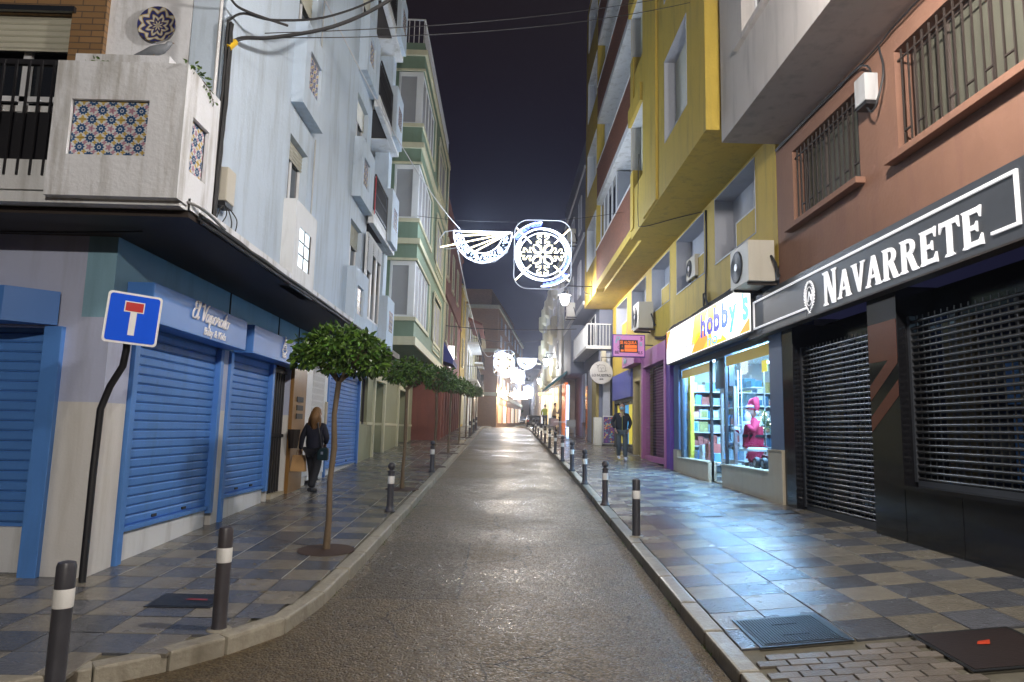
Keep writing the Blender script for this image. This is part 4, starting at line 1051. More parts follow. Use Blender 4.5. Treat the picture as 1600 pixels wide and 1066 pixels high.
# overhanging upper floors
SH = 3.42
NF = 4
U = [(12.95,14.85,8.5+SH*k,10.48+SH*k) for k in range(NF)]
W2 = [(17.12,18.9,8.75+SH*k,10.75+SH*k) for k in range(NF)]
W3 = [(26.5,29.4,8.9+SH*k,10.8+SH*k) for k in range(NF)]
TOP = 7.4+SH*NF+.2
b = MB(); wallX(b, XO, XO+.3, Y0, 19.0, 7.4, TOP, U+W2); wallX(b, XO, XO+.3, 26.35, 30.2, 7.4, TOP, W3); b.box(XO+.3, 5.6, Y0, 30.2, 7.4, 7.5); b.box(XO+.3, 5.6, Y0, Y0+.3, 7.5, TOP); b.box(XO+.301, 5.6, 30.0, 30.2, 7.5, TOP)
b.box(XO, 6.5, Y0+.002, 30.2, TOP, TOP+.25)
b.build('upper_wall', 'yellow', YG)
b = MB(); b.box(XO-.06, XO-.001, 15.55, 17.05, 7.42, TOP); b.build('wall_pilaster', 'yellow', YG)
for k in range(NF):
    y0,y1,z0,z1 = U[k]
    r = MB(); r.box(XO+.28,XO+.34,y0,y1,z0,z1); r.box(XO-.01,XO+.28,y0,y0+.02,z0,z1); r.box(XO-.01,XO+.28,y1-.02,y1,z0,z1); r.box(XO-.01,XO+.28,y0+.02,y1-.02,z1-.02,z1); r.box(XO-.01,XO+.28,y0+.02,y1-.02,z0,z0+.02); r.build('window_recess','grey_reveal',YG)
    window(YG, XO+.27, -1, y0+.03,y1-.03,z0+.03,z1-.03, shut=.8, sm='shutter_cream')
    y0,y1,z0,z1 = W2[k]
    r = MB(); r.box(XO+.28,XO+.34,y0,y1,z0,z1); r.box(XO-.01,XO+.28,y1-.02,y1,z0,z1); r.box(XO-.01,XO+.28,y0,y1-.02,z1-.02,z1); r.build('window_recess','white_paint',YG)
    window(YG, XO+.27, -1, y0+.03,y1-.05,z0+.03,z1-.03, shut=.75, sm='shutter_cream')
    b = MB(); b.box(XO-.10,XO-.001,17.2,18.95,z1,z1+.5); b.build('window_hood','yellow',YG)
    y0,y1,z0,z1 = W3[k]
    r = MB(); r.box(XO+.28,XO+.34,y0,y1,z0,z1); r.box(XO-.02,XO+.28,y1-.02,y1,z0,z1); r.box(XO-.02,XO+.28,y0,y1-.02,z1-.02,z1); r.box(XO-.02,XO+.28,y0,y0+.02,z0,z1); r.build('window_recess','white_paint',YG)
    window(YG, XO+.27, -1, y0+.03,y0+1.6,z0+.03,z1-.03, fm='white_alu', shut=.3)
    # balconies Y 19..26.35
    zf = 7.75+SH*k
    b = MB(); b.box(XO, XO+.2, 18.9, 26.34, zf, zf+1.30)
    bp = b.build('brick_balcony', 'brick_parapet', YG)
    b = MB(); b.box(XO-.02, XO+.22, 18.9, 26.34, zf+1.30, zf+1.35); b.build('coping', 'white_alu', bp)
    b = MB(); b.box(XO+.0, XO+1.2, 19.0, 26.34, zf-.25, zf-.002); b.build('balcony_floor', 'white_paint' if k else 'yellow', YG)
    b = MB(); b.box(XO+1.2, XO+1.3, 19.0, 26.34, zf, zf+SH-.252); b.box(XO+.3,XO+1.2,26.28,26.34,zf,zf+SH-.252); b.build('balcony_back_wall', 'white_paint', YG)
    window(YG, XO+1.19, -1, 21.0, 23.2, zf+.1, zf+2.2, fm='alu')
b = MB(); b.box(XO-.04, XO+.25, 18.5, 18.899, 7.62, 9.3); b.build('balcony_end_pier', 'yellow', YG)
b = MB(); b.box(XO-.04, XO+.25, 18.5, 18.899, 7.62+SH, 9.3+SH); b.build('balcony_end_pier', 'yellow', YG)
# glazed-in first balcony
for k in range(4): 
    window(YG, XO+.15, -1, 22.6+.93*k, 23.5+.93*k, 9.12, 10.88, fm='white_alu', mull=0, pane='curtain' if k == 2 else 'dark_glass')
b = MB(); b.box(XO+.2,XO+1.15,22.5,22.56,9.12,10.85); b.build('glazed_end', 'curtain', YG)
# ---- hobby shop
HS = thing('hobby_shop_front', 'brightly lit toy shop front with limestone base and glass door', 'shop front', (5.2,15.6,zR(4.8,15.6)))
def zw(y): return zR(4.8, y)
b = MB()
b.box(4.80,5.0,12.36,15.05,.6,1.27); b.box(4.80,5.0,16.05,18.9,.6,1.27); b.box(4.78,5.05,11.75,12.355,.6,1.66); b.box(4.80,5.0,18.9,19.3,.7,1.50)
b.split('stone_base', 'limestone', HS, bev=.006)
b = MB(); b.box(4.77,5.02,12.36,15.05,1.272,1.30); b.box(4.77,5.02,16.05,18.9,1.272,1.30); b.box(4.765,5.06,11.74,12.355,1.662,1.69); b.split('stone_sill', 'limestone', HS)
b = MB(); b.box(4.82,5.0,11.75,12.30,1.69,3.8); b.box(4.82,5.0,18.75,19.28,1.5,3.8); b.split('pillar', 'slate_blue', HS)
b = MB(); b.box(4.86,5.0,12.3,18.75,3.66,3.80); b.box(4.88,4.94,12.3,12.36,1.3,3.66); b.box(4.88,4.94,14.98,15.05,.75,3.66); b.box(4.88,4.94,16.05,16.12,.75,3.66); b.box(4.88,4.94,18.68,18.75,1.3,3.66)
b.build('window_frame', 'graphite', HS)
GL = glassm('shop_glass', (.90,.97,1))
for (a, c) in ((12.36,14.98),(16.12,18.68)):
    p = MB(); p.box(4.905,4.913,a,c,1.3,3.66); p.build('shop_window', GL, HS)
dm = MB(); dm.box(5.10,5.16,15.06,15.14,.8,3.0); dm.box(5.10,5.16,15.96,16.04,.8,3.0); dm.box(5.10,5.16,15.14,15.96,2.9,3.0); dm.box(5.10,5.16,15.14,15.96,1.30,1.38); dm.box(5.10,5.16,15.14,15.96,.8,.86)
do = dm.build('door', 'alu', HS); p = MB(); p.box(5.125,5.132,15.14,15.96,1.38,2.9); p.build('pane', GL, do); p = MB(); p.box(5.12,5.14,15.14,15.96,.86,1.30); p.split('kick_panel', 'white_alu', do)
p = MB(); p.tube([(5.07,15.2,1.8),(5.05,15.2,1.85),(5.05,15.2,2.3),(5.07,15.2,2.35)], .012, 6); p.build('handle', 'steel', do)
b = MB(); b.box(5.0,5.12,15.06,16.04,3.0,3.66); b.build('shutter_box', 'graphite', HS)
b = MB(); b.box(4.95,5.6,15.05,16.05,.55,zw(15.5)+.03); b.build('doorstep', 'limestone', HS)
b = MB(); b.box(4.898,4.904,12.4,14.95,3.42,3.64); b.box(4.898,4.904,16.15,18.65,3.42,3.64); b.split('window_film', emis('yellow_window_film', (.75,.55,.12), .10, (.45,.33,.06)), HS)
# interior room
b = MB(); b.box(8.8,8.9,11.9,19.2,.7,4.0); b.box(5.0,8.8,11.85,11.9,.7,4.0); b.box(5.0,8.8,19.2,19.25,.7,4.0); b.split('interior_wall', mat('interior_white', (.36,.42,.48), .7, bump=0), HS)
b = MB(); b.box(5.0,8.8,11.9,19.2,3.95,4.0); b.build('interior_ceiling', mat('interior_ceiling', (.75,.75,.75), .7, bump=0), HS)
b = MB(); b.box(5.0,8.8,11.9,19.2,.80,.86); b.build('interior_floor', mat('interior_floor_tile', (.5,.5,.5), .3, bump=0), HS)
b = MB(); b.box(5.02,5.12,18.3,18.55,1.3,3.6); b.build('yellow_panel', mat('yellow_board', (.7,.55,.05), .5, bump=0), HS)
LPm = emis('ceiling_light_panel', (.80,.93,1), 5)
for k in range(5):
    for j in range(2):
        t = thing('ceiling_light', 'cool white ceiling light panel inside the toy shop', 'ceiling light', (5.9+1.6*j,12.8+1.4*k,3.94), 'ceiling light panels inside the toy shop'); p = MB(); p.box(5.6+1.6*j,6.2+1.6*j,12.5+1.4*k,13.1+1.4*k,3.92,3.945); p.build('light_panel', LPm, t)
def area(name, loc, rot, sx, sy, W, col):
    l = bpy.data.lights.new(name, 'AREA'); l.shape = 'RECTANGLE'; l.size = sx; l.size_y = sy; l.energy = W; l.color = col
    o = bpy.data.objects.new(name, l); COL.objects.link(o); o.location = loc; o.rotation_euler = rot; return o
area('shop_ceiling_light', (5.9,15.5,3.9), (0,math.radians(15),0), 1.2, 6.4, 330, (.40,.72,1))
area('added_pavement_light', (5.12,15.5,3.62), (0,math.radians(42),0), .16, 6.6, 480, (.28,.58,1))  # added lamp without a fixture, aimed outward to brighten the pavement
# shelving with boxed goods
box_cols = [mat('toy_box_%d' % i, c, .4, var=.35, vs=14, bump=0) for i, c in enumerate([(.6,.66,.7),(.10,.28,.55),(.4,.42,.42),(.03,.12,.22),(.35,.10,.08),(.35,.32,.12),(.22,.32,.4)])]
box_names = ['white','mid blue','light grey','dark blue','red','olive','grey blue']
lev_names = ['bottom','second','middle','fourth','top']
def shelf(lab, x0, x1, y0, y1, levels, z0=1.0):
    t = thing('display_shelf', lab, 'shelf', ((x0+x1)/2,(y0+y1)/2,z0))
    for z in levels:
        p = MB(); p.box(x0,x1,y0,y1,z-.02,z); p.build('shelf_board', 'white_alu', t)
    p = MB()
    for yy in (y0,y1-.03): p.box(x1-.03,x1,yy,yy+.03,z0-.1,3.5)
    p.build('upright', 'alu', t)
    for z in levels:
        y = y0+.05
        while y < y1-.2:
            w_ = rnd.uniform(.16,.42); h = rnd.uniform(.12,.30)
            if rnd.random() < .9:
                p = MB(); p.box(x0+.03,x1-.06,y,min(y+w_,y1-.03),z+.001,z+h)
                ci = rnd.randrange(7); o = p.build('boxed_toy', box_cols[ci], at=((x0+x1)/2,y+w_/2,z+.001)); o['label'] = '%s boxed toy on the %s shelf %s' % (box_names[ci], lev_names[levels.index(z)], lab.split(' ',1)[1].replace('shelving unit standing ','').replace('white shelving ','')); o['category'] = 'toy box'; o['group'] = 'boxed toys on the shelves inside the toy shop'
            y += w_+.03
shelf('tall white shelving along the back of the toy shop', 8.3,8.75,12.2,19.0,(1.3,1.75,2.2,2.65,3.1))
shelf('white shelving unit standing near the left shop window', 6.0,6.35,16.5,19.0,(1.3,1.75,2.2,2.65,3.1))
shelf('white shelving unit standing behind the figure in red', 6.1,6.45,12.3,14.4,(1.2,1.65,2.55,3.0))
def shelf_end(x0, x1, levels):
    lab = 'wall shelving on the far end wall of the toy shop'
    t = thing('display_shelf', 'full height '+lab, 'shelf', ((x0+x1)/2,18.95,1.0))
    for z in levels: p = MB(); p.box(x0,x1,18.75,19.19,z-.02,z); p.build('shelf_board', 'white_alu', t)
    for x in (x0,(x0+x1)/2,x1-.03): p = MB(); p.box(x,x+.03,18.74,18.76,.9,3.6); p.build('upright', 'alu', t)
    for li, z in enumerate(levels):
        x = x0+.04
        while x < x1-.12:
            w_ = rnd.uniform(.09,.24); h = rnd.uniform(.12,.30); ci = rnd.randrange(7)
            p = MB(); p.box(x,min(x+w_,x1-.04),18.78,19.1,z+.001,z+h); o = p.build('boxed_toy', box_cols[ci], at=(x+w_/2,18.95,z+.001))
            o['label'] = '%s boxed toy on %s end wall shelf behind %s shop window' % (box_names[ci], ['bottom','second','third','fourth','fifth','top'][li], 'left' if x < 5.9 else 'right'); o['category'] = 'toy box'; o['group'] = 'boxed toys on the end wall of the toy shop'
            if rnd.random() < .5: q = MB(); q.box(x+.02,min(x+w_,x1-.04)-.02,18.772,18.779,z+.03,z+h-.03); q.build('printed_face', rnd.choice(box_cols), o)
            x += w_+.015
shelf_end(5.15,8.5,(1.25,1.62,1.99,2.36,2.73,3.1))
p = MB(); p.box(4.95,5.6,12.37,15.0,1.22,1.28); p.box(4.95,5.6,16.1,18.65,1.22,1.28); p.split('window_shelf', 'white_alu', HS)
for k, (y, m_k, w_, h) in enumerate(((16.5,1,.35,.2),(17.0,4,.28,.42),(17.5,0,.3,.38),(17.95,1,.3,.22))):
    p = MB(); p.box(5.1,5.4,y,y+w_,1.281,1.281+h); o = p.build('boxed_toy', box_cols[m_k], at=(5.25,y,1.281)); o['label'] = ['flat blue toy box nearest the door in left window','red boxed set standing in the left shop window','white boxed kit beside the red set','flat blue toy box deepest in left window'][k]; o['category'] = 'toy box'
# hobby's sign
HG_ = thing('illuminated_shop_sign', "glowing white and orange sign reading hobby's above the lit shop", 'sign', (4.7,15.8,3.85))
b = MB(); b.box(4.60,4.80,12.55,19.15,3.84,4.80); b.build('case', 'graphite', HG_)
SW = emis('sign_face_white', (1,.97,.88), 1.05)
b = MB(); b.box(4.592,4.599,12.58,19.12,3.87,4.77); b.build('lit_face', SW, HG_)
def poly(parent, pts, x, m, name):
    b = MB(); b.prism([(x, p[0], p[1]) for p in pts], (-.003,0,0)); return b.build(name, m, parent)
OR = emis('sign_orange', (1,.30,.02), .62); YE = emis('sign_yellow', (1,.66,.05), .75); TQ = emis('sign_turquoise', (.05,.50,.68), .5); NB = emis('sign_deep_blue', (.01,.03,.50), .4); MBl = emis('sign_mid_blue', (.02,.16,.65), .45)
poly(HG_, [(19.1,4.3),(19.1,4.76),(18.6,4.76),(18.85,4.6)], 4.591, OR, 'orange_corner')
poly(HG_, [(16.6,3.88),(15.6,3.88),(15.2,4.1),(15.6,4.32),(16.05,4.3)], 4.591, OR, 'orange_swoosh')
poly(HG_, [(16.3,4.76),(15.2,4.76),(15.6,4.35),(16.2,4.1),(16.6,4.05)], 4.591, YE, 'yellow_swoosh')
poly(HG_, [(15.2,4.1),(15.6,3.88),(13.9,3.88),(14.6,4.2),(14.6,4.76),(15.2,4.76)], 4.590, emis('sign_amber', (1,.52,.03), .65), 'amber_field')
poly(HG_, [(13.2,3.88),(12.6,3.88),(12.6,4.15)], 4.591, OR, 'orange_tip')
poly(HG_, [(14.9,4.0),(15.0,4.3),(14.3,4.76),(13.9,4.76),(14.3,3.95)], 4.589, SW, 'white_patch')
xx = 15.80
for ch, m_k, dx in (('h',NB,.54),('o',NB,.56),('b',NB,.58),('b',MBl,.58),('y',TQ,.50)):
    text(ch, 1.0, m_k, HG_, (4.584, xx, 4.18), '-X', name='letter', ext=.002, off=.035, sxy=(.86,.72)); xx -= dx*.92
text("'", 1.0, TQ, HG_, (4.584, 13.02, 4.18), '-X', name='letter', ext=.002, sxy=(1,.66)); text("s", 1.0, TQ, HG_, (4.584, 12.98, 4.14), '-X', name='letter', ext=.002, off=.03, sxy=(.9,.85))
text('ho', .62, TQ, HG_, (4.586, 15.3, 3.90), '-X', name='shadow_letter', ext=.001, off=.006, sxy=(1.2,.6)); 
text('www.hobbys.es', .13, NB, HG_, (4.586, 17.2, 4.08), '-X', name='small_print', ext=.001)
# figure in red suit, small tree, toy truck
def skinmesh(name, V, E, m, parent, sub=2, seg_flat=None):
    me = bpy.data.meshes.new(name); org = WO[parent]
    me.from_pydata([tuple(Vector(v[:3])-org) for v in V], E, [])
    o = bpy.data.objects.new(name, me); COL.objects.link(o)
    md = o.modifiers.new('s', 'SKIN'); md.use_smooth_shade = True
    me = o.data
    if not me.skin_vertices: 
        pass
    for i, v in enumerate(V):
        r = v[3]; me.skin_vertices[0].data[i].radius = r if isinstance(r, tuple) else (r, r)
    me.skin_vertices[0].data[0].use_root = True
    sd = o.modifiers.new('d', 'SUBSURF'); sd.levels = sub; sd.render_levels = sub
    bpy.context.view_layer.update()
    me2 = bpy.data.meshes.new_from_object(o.evaluated_get(bpy.context.evaluated_depsgraph_get()))
    bpy.data.objects.remove(o)
    me2.materials.clear(); me2.materials.append(M[m] if isinstance(m, str) else m)
    me2.polygons.foreach_set('use_smooth', [True]*len(me2.polygons))
    o = bpy.data.objects.new(name, me2); COL.objects.link(o); o.parent = parent; WO[o] = org.copy()
    return o
def ell(b, c, r, n=12, k=8):
    prof = [(math.sin(math.pi*i/k), -math.cos(math.pi*i/k)) for i in range(k+1)]; s0 = len(b.v)
    b.lathe([(max(p[0],.02), p[1]) for p in prof], (0,0,0), n)
    for i in range(s0, len(b.v)): v = b.v[i]; b.v[i] = (c[0]+v[0]*r[0], c[1]+v[1]*r[1], c[2]+v[2]*r[2])
    return b
RS = mat('crimson_felt', (.45,.015,.06), .8, bump=.3, bs=60); FU = mat('white_fur', (.8,.82,.85), .9, bump=.8, bs=70)
sn = thing('festive_figure', 'large bearded figure in red suit standing in the shop window', 'figurine', (5.3,14.5,1.28))
x0,y0_,z0 = 5.3,14.5,1.28
skinmesh('coat', [(x0,y0_,z0+.42,(.17,.15)),(x0,y0_,z0+.30,(.19,.17)),(x0,y0_,z0+.62,(.13,.11)),(x0,y0_,z0+.72,(.06,.05)),
    (x0,y0_+.17,z0+.62,.055),(x0-.08,y0_+.27,z0+.48,.05),(x0-.2,y0_+.22,z0+.55,.04),(x0,y0_-.17,z0+.62,.055),(x0-.08,y0_-.25,z0+.50,.05),(x0-.16,y0_-.14,z0+.62,.04)],
    [(0,1),(0,2),(2,3),(2,4),(4,5),(5,6),(2,7),(7,8),(8,9)], RS, sn)
skinmesh('trousers', [(x0,y0_,z0+.26,(.12,.10)),(x0,y0_+.08,z0+.15,.075),(x0,y0_+.09,z0+.03,.05),(x0,y0_-.08,z0+.15,.075),(x0,y0_-.09,z0+.03,.05)], [(0,1),(1,2),(0,3),(3,4)], RS, sn, 1)
b = MB(); b.lathe([(.20,0),(.22,.03),(.20,.06)], (x0,y0_,z0+.22), 20); b.lathe([(.065,0),(.07,.02),(.06,.05)], (x0-.2,y0_+.22,z0+.52), 10); b.lathe([(.06,0),(.065,.02),(.055,.05)], (x0-.15,y0_-.14,z0+.60), 10)
b.tube([(x0-.19,y0_,z0+.24),(x0-.19,y0_,z0+.45),(x0-.12,y0_,z0+.64)], .028, 8); b.build('fur_trim', FU, sn, smooth=True)
b = MB(); b.lathe([(.178,0),(.178,.04)], (x0,y0_,z0+.42), 20); b.build('belt', 'black', sn)
b = MB(); ell(b, (x0-.01,y0_,z0+.80), (.085,.08,.10)); b.tube([(x0-.09,y0_,z0+.80),(x0-.115,y0_,z0+.785)], [.02,.012], 6); b.build('head', 'skin', sn, smooth=True)
b = MB(); ell(b, (x0-.075,y0_,z0+.70), (.055,.072,.10)); b.lathe([(.09,0),(.105,.02),(.095,.045)], (x0,y0_,z0+.84), 14); ell(b, (x0+.02,y0_-.16,z0+.78), (.03,.03,.03), 8, 6); b.build('beard', FU, sn, smooth=True)
b = MB(); b.tube([(x0,y0_,z0+.83),(x0+.01,y0_-.02,z0+.94),(x0+.02,y0_-.09,z0+.96),(x0+.02,y0_-.15,z0+.86),(x0+.02,y0_-.16,z0+.79)], [.095,.07,.055,.04,.02], 12); b.build('hat', RS, sn, smooth=True)
b = MB(); b.box(x0-.1,x0+.06,y0_+.04,y0_+.14,z0,z0+.06); b.box(x0-.1,x0+.06,y0_-.14,y0_-.04,z0,z0+.06); b.split('boot', 'black', sn, bev=.02)
sn.scale = (1.35,1.3,1.45)
xt = thing('small_festive_tree', 'small decorated fir tree behind the window beside the red figure', 'tree', (5.65,14.75,1.9))
b = MB()
for i in range(500):
    h = rnd.random(); r = .22*(1-h)*rnd.uniform(.5,1.05); a = rnd.uniform(0,6.28); z = 1.98+.5*h
    q = Vector((5.65+r*math.cos(a),14.75+r*math.sin(a),z)); d = Vector((math.cos(a),math.sin(a),-.3)); s_ = Vector((-math.sin(a),math.cos(a),0))*.014
    b.add([q-s_,q+s_,q+d*.06],[(0,1,2)])
b.build('needles', 'leaf', xt, kind='stuff')
b = MB(); b.tube([(5.65,14.75,1.28),(5.65,14.75,2.45)], [.02,.006], 6); b.build('stem', 'bark', xt)
b = MB()
for i in range(26):
    h = rnd.random(); r = .22*(1-h); a = rnd.uniform(0,6.28); ell(b, (5.65+r*math.cos(a),14.75+r*math.sin(a),1.98+.5*h), (.012,.012,.012), 6, 4)
b.build('fairy_lights', emis('tiny_bulb', (1,.95,.8), 3), xt)
tr_ = thing('toy_truck', 'dark remote control truck with big wheels in the shop window', 'toy', (5.15,13.35,1.28))
b = MB(); b.box(5.05,5.3,13.05,13.65,1.39,1.48); b.box(5.07,5.28,13.2,13.45,1.48,1.56); b.build('chassis', mat('dark_red_toy_body', (.12,.02,.03), .3), tr_, bev=.02)
for dx in (5.02,5.32):
    for dy in (13.15,13.55):
        b = MB(); b.lathe([(.04,-.05),(.10,-.05),(.115,-.02),(.115,.02),(.10,.05),(.04,.05)], (dx,dy,1.395), 18, 'X'); wv = b.build('wheel', 'rubber', tr_, smooth=30)
        b = MB(); b.lathe([(.055,-.056),(.055,.056)], (dx,dy,1.395), 10, 'X'); b.build('rim', 'alu', wv)
lh = thing('hose_loop', 'pale hanging strap loop behind the right shop window glass', 'strap', (5.0,14.35,1.9)); b = MB(); b.tube([(5.0,14.5,3.3),(5.0,14.52,2.1),(5.0,14.42,1.95),(5.0,14.3,2.05),(5.0,14.3,3.3)], .012, 6); b.build('strap', 'lettering_white', lh, smooth=True)
yn = thing('window_notice', 'small yellow notice stuck high in the right shop window', 'notice', (4.89,12.75,3.2)); b = MB(); b.box(4.893,4.897,12.6,12.86,3.12,3.34); b.build('paper', emis('yellow_notice', (.6,.55,.05), .4), yn)

# ---- shops beyond: purple grille front, stone doorway, blue front
PF = thing('orchid_shop_front', 'orchid pink shop front closed by a lattice shutter', 'shop front', (5,21.3,zw(21)))
b = MB(); b.box(4.72,5.0,19.32,19.75,.9,4.3); b.split('purple_pier', 'purple', PF)
b = MB(); b.box(4.70,4.95,19.76,20.0,.95,4.1); b.box(4.70,4.95,23.0,23.28,1.0,4.1); b.box(4.70,4.95,19.76,23.28,4.1,4.65); b.box(4.74,4.9,20.0,23.0,1.03,1.2); b.build('pink_frame', 'violet_pink', PF, bev=.008)
b = MB(); b.box(5.05,5.1,20.0,23.0,1.1,4.1); b.build('back_glass', 'dark_glass', PF)
b = MB()
nY, nZ = 30, 32
for i in range(nY):
    for j in range(nZ):
        y = 20.02+.1*i; z = 1.2+.09*j
        b.add([(4.80,y,z),(4.80,y+.05,z+.045),(4.80,y+.05,z+.060),(4.80,y,z+.015)],[(0,1,2,3)]); b.add([(4.80,y+.1,z),(4.80,y+.05,z+.045),(4.80,y+.05,z+.060),(4.80,y+.1,z+.015)],[(0,1,2,3)])
b.build('lattice_shutter', mat('mauve_steel_lattice', (.35,.20,.26), .5, metal=.2), PF, kind='stuff')
SG = thing('hanging_shop_sign', 'pink hanging sign with an orange SE ALQUILA notice on it', 'sign', (3.95,21.5,4.3))
b = MB(); b.box(3.42,4.46,21.44,21.56,4.30,5.02); b.build('case', 'purple', SG)
b = MB(); b.box(3.45,4.43,21.43,21.439,4.33,4.99); b.build('face', emis('lit_pink_face', (.55,.22,.48), .25), SG)
tq = mat('pale_turquoise_print', (.35,.6,.7), .5); pu = mat('dark_purple_print', (.12,.03,.15), .5)
text('P', .30, tq, SG, (3.49,21.425,4.74), '-Y', name='letter', shear=.2, off=.005); text('s', .26, tq, SG, (4.27,21.425,4.66), '-Y', name='letter', off=.005)
text('S', .16, pu, SG, (4.30,21.425,4.84), '-Y', name='letter', off=.003); text('C', .13, pu, SG, (3.58,21.425,4.56), '-Y', name='letter'); text('BE', .13, pu, SG, (3.49,21.425,4.40), '-Y', name='letter', off=.003); text('ILS', .13, pu, SG, (4.22,21.425,4.40), '-Y', name='letter', off=.003)
rn = thing('to_let_notice', 'black and orange SE ALQUILA notice fixed over the pink sign', 'notice', (3.95,21.4,4.45))
b = MB(); b.box(3.64,4.22,21.405,21.42,4.44,4.84); b.build('board', 'black', rn)
ORp = emis('fluorescent_orange', (.95,.18,.02), .3)
text('SE ALQUILA', .135, ORp, rn, (3.66,21.402,4.71), '-Y', off=.004, sxy=(.72,1.05), ext=.002)
b = MB(); b.box(3.80,4.19,21.40,21.404,4.59,4.68); b.box(3.80,4.19,21.40,21.404,4.47,4.57); b.box(3.68,3.77,21.40,21.404,4.47,4.53); b.split('orange_field', ORp, rn); text('1', .09, ORp, rn, (3.70,21.402,4.60), '-Y', name='figure', ext=.002)
b = MB(); b.tube([(4.46,21.5,4.7),(4.72,21.5,4.7)], .02, 6); b.split('bracket', 'black', SG)
fs = thing('fascia_sign', 'pink fascia panel with pale lettering under the hanging sign', 'sign', (4.6,24,4.4)); b = MB(); b.box(4.45,4.78,23.3,25.6,4.32,4.75); b.build('panel', 'violet_pink', fs)
text('uñas', .30, tq, fs, (4.44,25.2,4.45), '-X', off=.005)
DS = thing('stone_doorway', 'ochre stone doorway between the lattice shutter and blue front', 'doorway', (5,24.2,zw(24)))
b = MB(); b.box(4.74,5.2,23.3,23.7,1.0,4.3); b.box(4.74,5.2,24.7,25.0,1.0,4.3); b.box(4.74,5.2,23.7,24.7,3.75,4.3); b.split('stone_surround', mat('ochre_limestone', (.45,.36,.17), .5, var=.15), DS, bev=.01)
b = MB(); b.box(5.15,5.2,23.7,24.7,1.0,3.75); b.build('door', mat('ochre_wall', (.38,.30,.10), .6), DS)
b = MB(); b.box(5.12,5.14,23.9,24.15,2.5,2.8); b.box(5.12,5.14,24.3,24.5,2.7,3.0); b.split('paper_notice', 'lettering_white', DS)
BF = thing('blue_shop_front', 'blue fascia shop front with yellow posters in its window', 'shop front', (5,27,zw(27)))
b = MB(); b.box(4.66,5.0,25.02,29.2,3.25,4.28); b.build('fascia', mat('cobalt_fascia', (.09,.11,.42), .45), BF, bev=.01)
b = MB(); b.box(4.75,4.85,25.02,25.12,1.2,3.25); b.box(4.75,4.85,29.1,29.2,1.2,3.25); b.box(4.75,4.85,25.12,29.1,3.12,3.25); b.box(4.72,4.9,25.02,29.2,1.0,1.4); b.build('frame', 'graphite', BF)
b = MB(); b.box(4.86,4.87,25.12,29.1,1.4,3.12); b.build('window', 'dark_glass', BF)
for k, (y, c, w_, z0, z1) in enumerate(((25.3,(.6,.5,.05),1.0,1.5,3.0),(26.4,(.05,.3,.6),.7,1.5,3.0),(27.2,(.5,.05,.2),.35,1.7,2.5),(27.7,(.6,.5,.05),1.2,1.5,3.05))):
    q = MB(); q.box(4.84,4.855,y,y+w_,z0,z1); q.split('poster_and_reflection_panel', emis('window_poster_%d' % k, c, .35), BF)
b = MB(); b.box(4.7,4.71,26.0,27.5,1.1,1.38); b.build('stall_riser', 'blue_night', BF)
# A-board and low cabinet, round sign
ab = thing('poster_board', 'upright board printed with colourful faces beside the walking man', 'board', (4.55,29.3,zw(29.3)))
b = MB(); b.box(4.28,4.82,29.28,29.33,1.42,2.62); b.build('board', 'white_paint', ab, bev=.01)
fcs = [mat('print_%d' % i, c, .5, bump=0, var=.3, vs=20) for i, c in enumerate([(.55,.1,.06),(.1,.15,.45),(.6,.4,.06),(.55,.35,.25),(.25,.05,.3),(.1,.35,.5)])]
bk = MB(); bk.box(4.30,4.80,29.270,29.279,1.46,2.58); bk.build('print_ground', mat('print_violet', (.09,.05,.22), .5), ab)
for i, m_k in enumerate(fcs):
    b = MB()
    for k in range(16):
        cx, cz, r = rnd.uniform(4.34,4.76), rnd.uniform(1.52,2.53), rnd.uniform(.018,.04)
        b.lathe([(.001,-.0002*i),(r,-.0002*i)], (cx,29.268-.0005*i-.00005*k,cz), 9, 'Y', cap=False)
    b.build('printed_face', m_k, ab, kind='stuff')
lw = thing('white_cabinet', 'low white cabinet standing left of the poster board', 'cabinet', (4.1,29.6,1.3)); b = MB(); b.box(3.92,4.26,29.4,29.8,zw(29.5),2.55); b.build('cabinet', 'white_paint', lw, bev=.01)
rsn = thing('round_sign', 'round white hanging sign reading LO NUESTRO', 'sign', (4.4,30.4,3.9))
b = MB(); b.lathe([(.02,-.04),(.50,-.04),(.50,.04),(.02,.04)], (4.28,29.85,4.52), 40, 'Y'); b.build('disc', mat('white_sign_disc', (.50,.50,.52), .4, bump=0), rsn, smooth=30)
gy = mat('grey_print', (.06,.06,.07), .5, bump=0)
text('LO NUESTRO', .155, gy, rsn, (4.28,29.802,4.34), '-Y', align='CENTER', sxy=(.9,1.05), off=.003); text('BAR', .09, gy, rsn, (4.28,29.802,4.20), '-Y', align='CENTER', off=.003)
cursive(rsn, [[(-.18,-.12),(-.18,.22),(.18,.22),(.18,-.12),(-.18,-.12)],[(-.12,.05),(-.06,.1),(0,.05)],[(.04,.05),(.10,.1),(.14,.05)],[(0,.05),(-.02,-.02),(.02,-.04)],[(-.06,-.08),(0,-.1),(.06,-.08)],[(-.3,.28),(-.2,.18),(-.1,.3)],[(-.26,.1),(-.2,.16),(-.24,.24)],[(.2,-.14),(.26,-.06),(.3,-.12)]], (4.28,29.802,4.66), .75, .007, sh=0, face='-Y', m=gy, name='face_drawing')
b = MB(); b.tube([(4.28,29.85,5.02),(4.28,29.85,5.2),(4.79,29.85,5.2)], .018, 6); b.split('bracket', 'black', rsn)

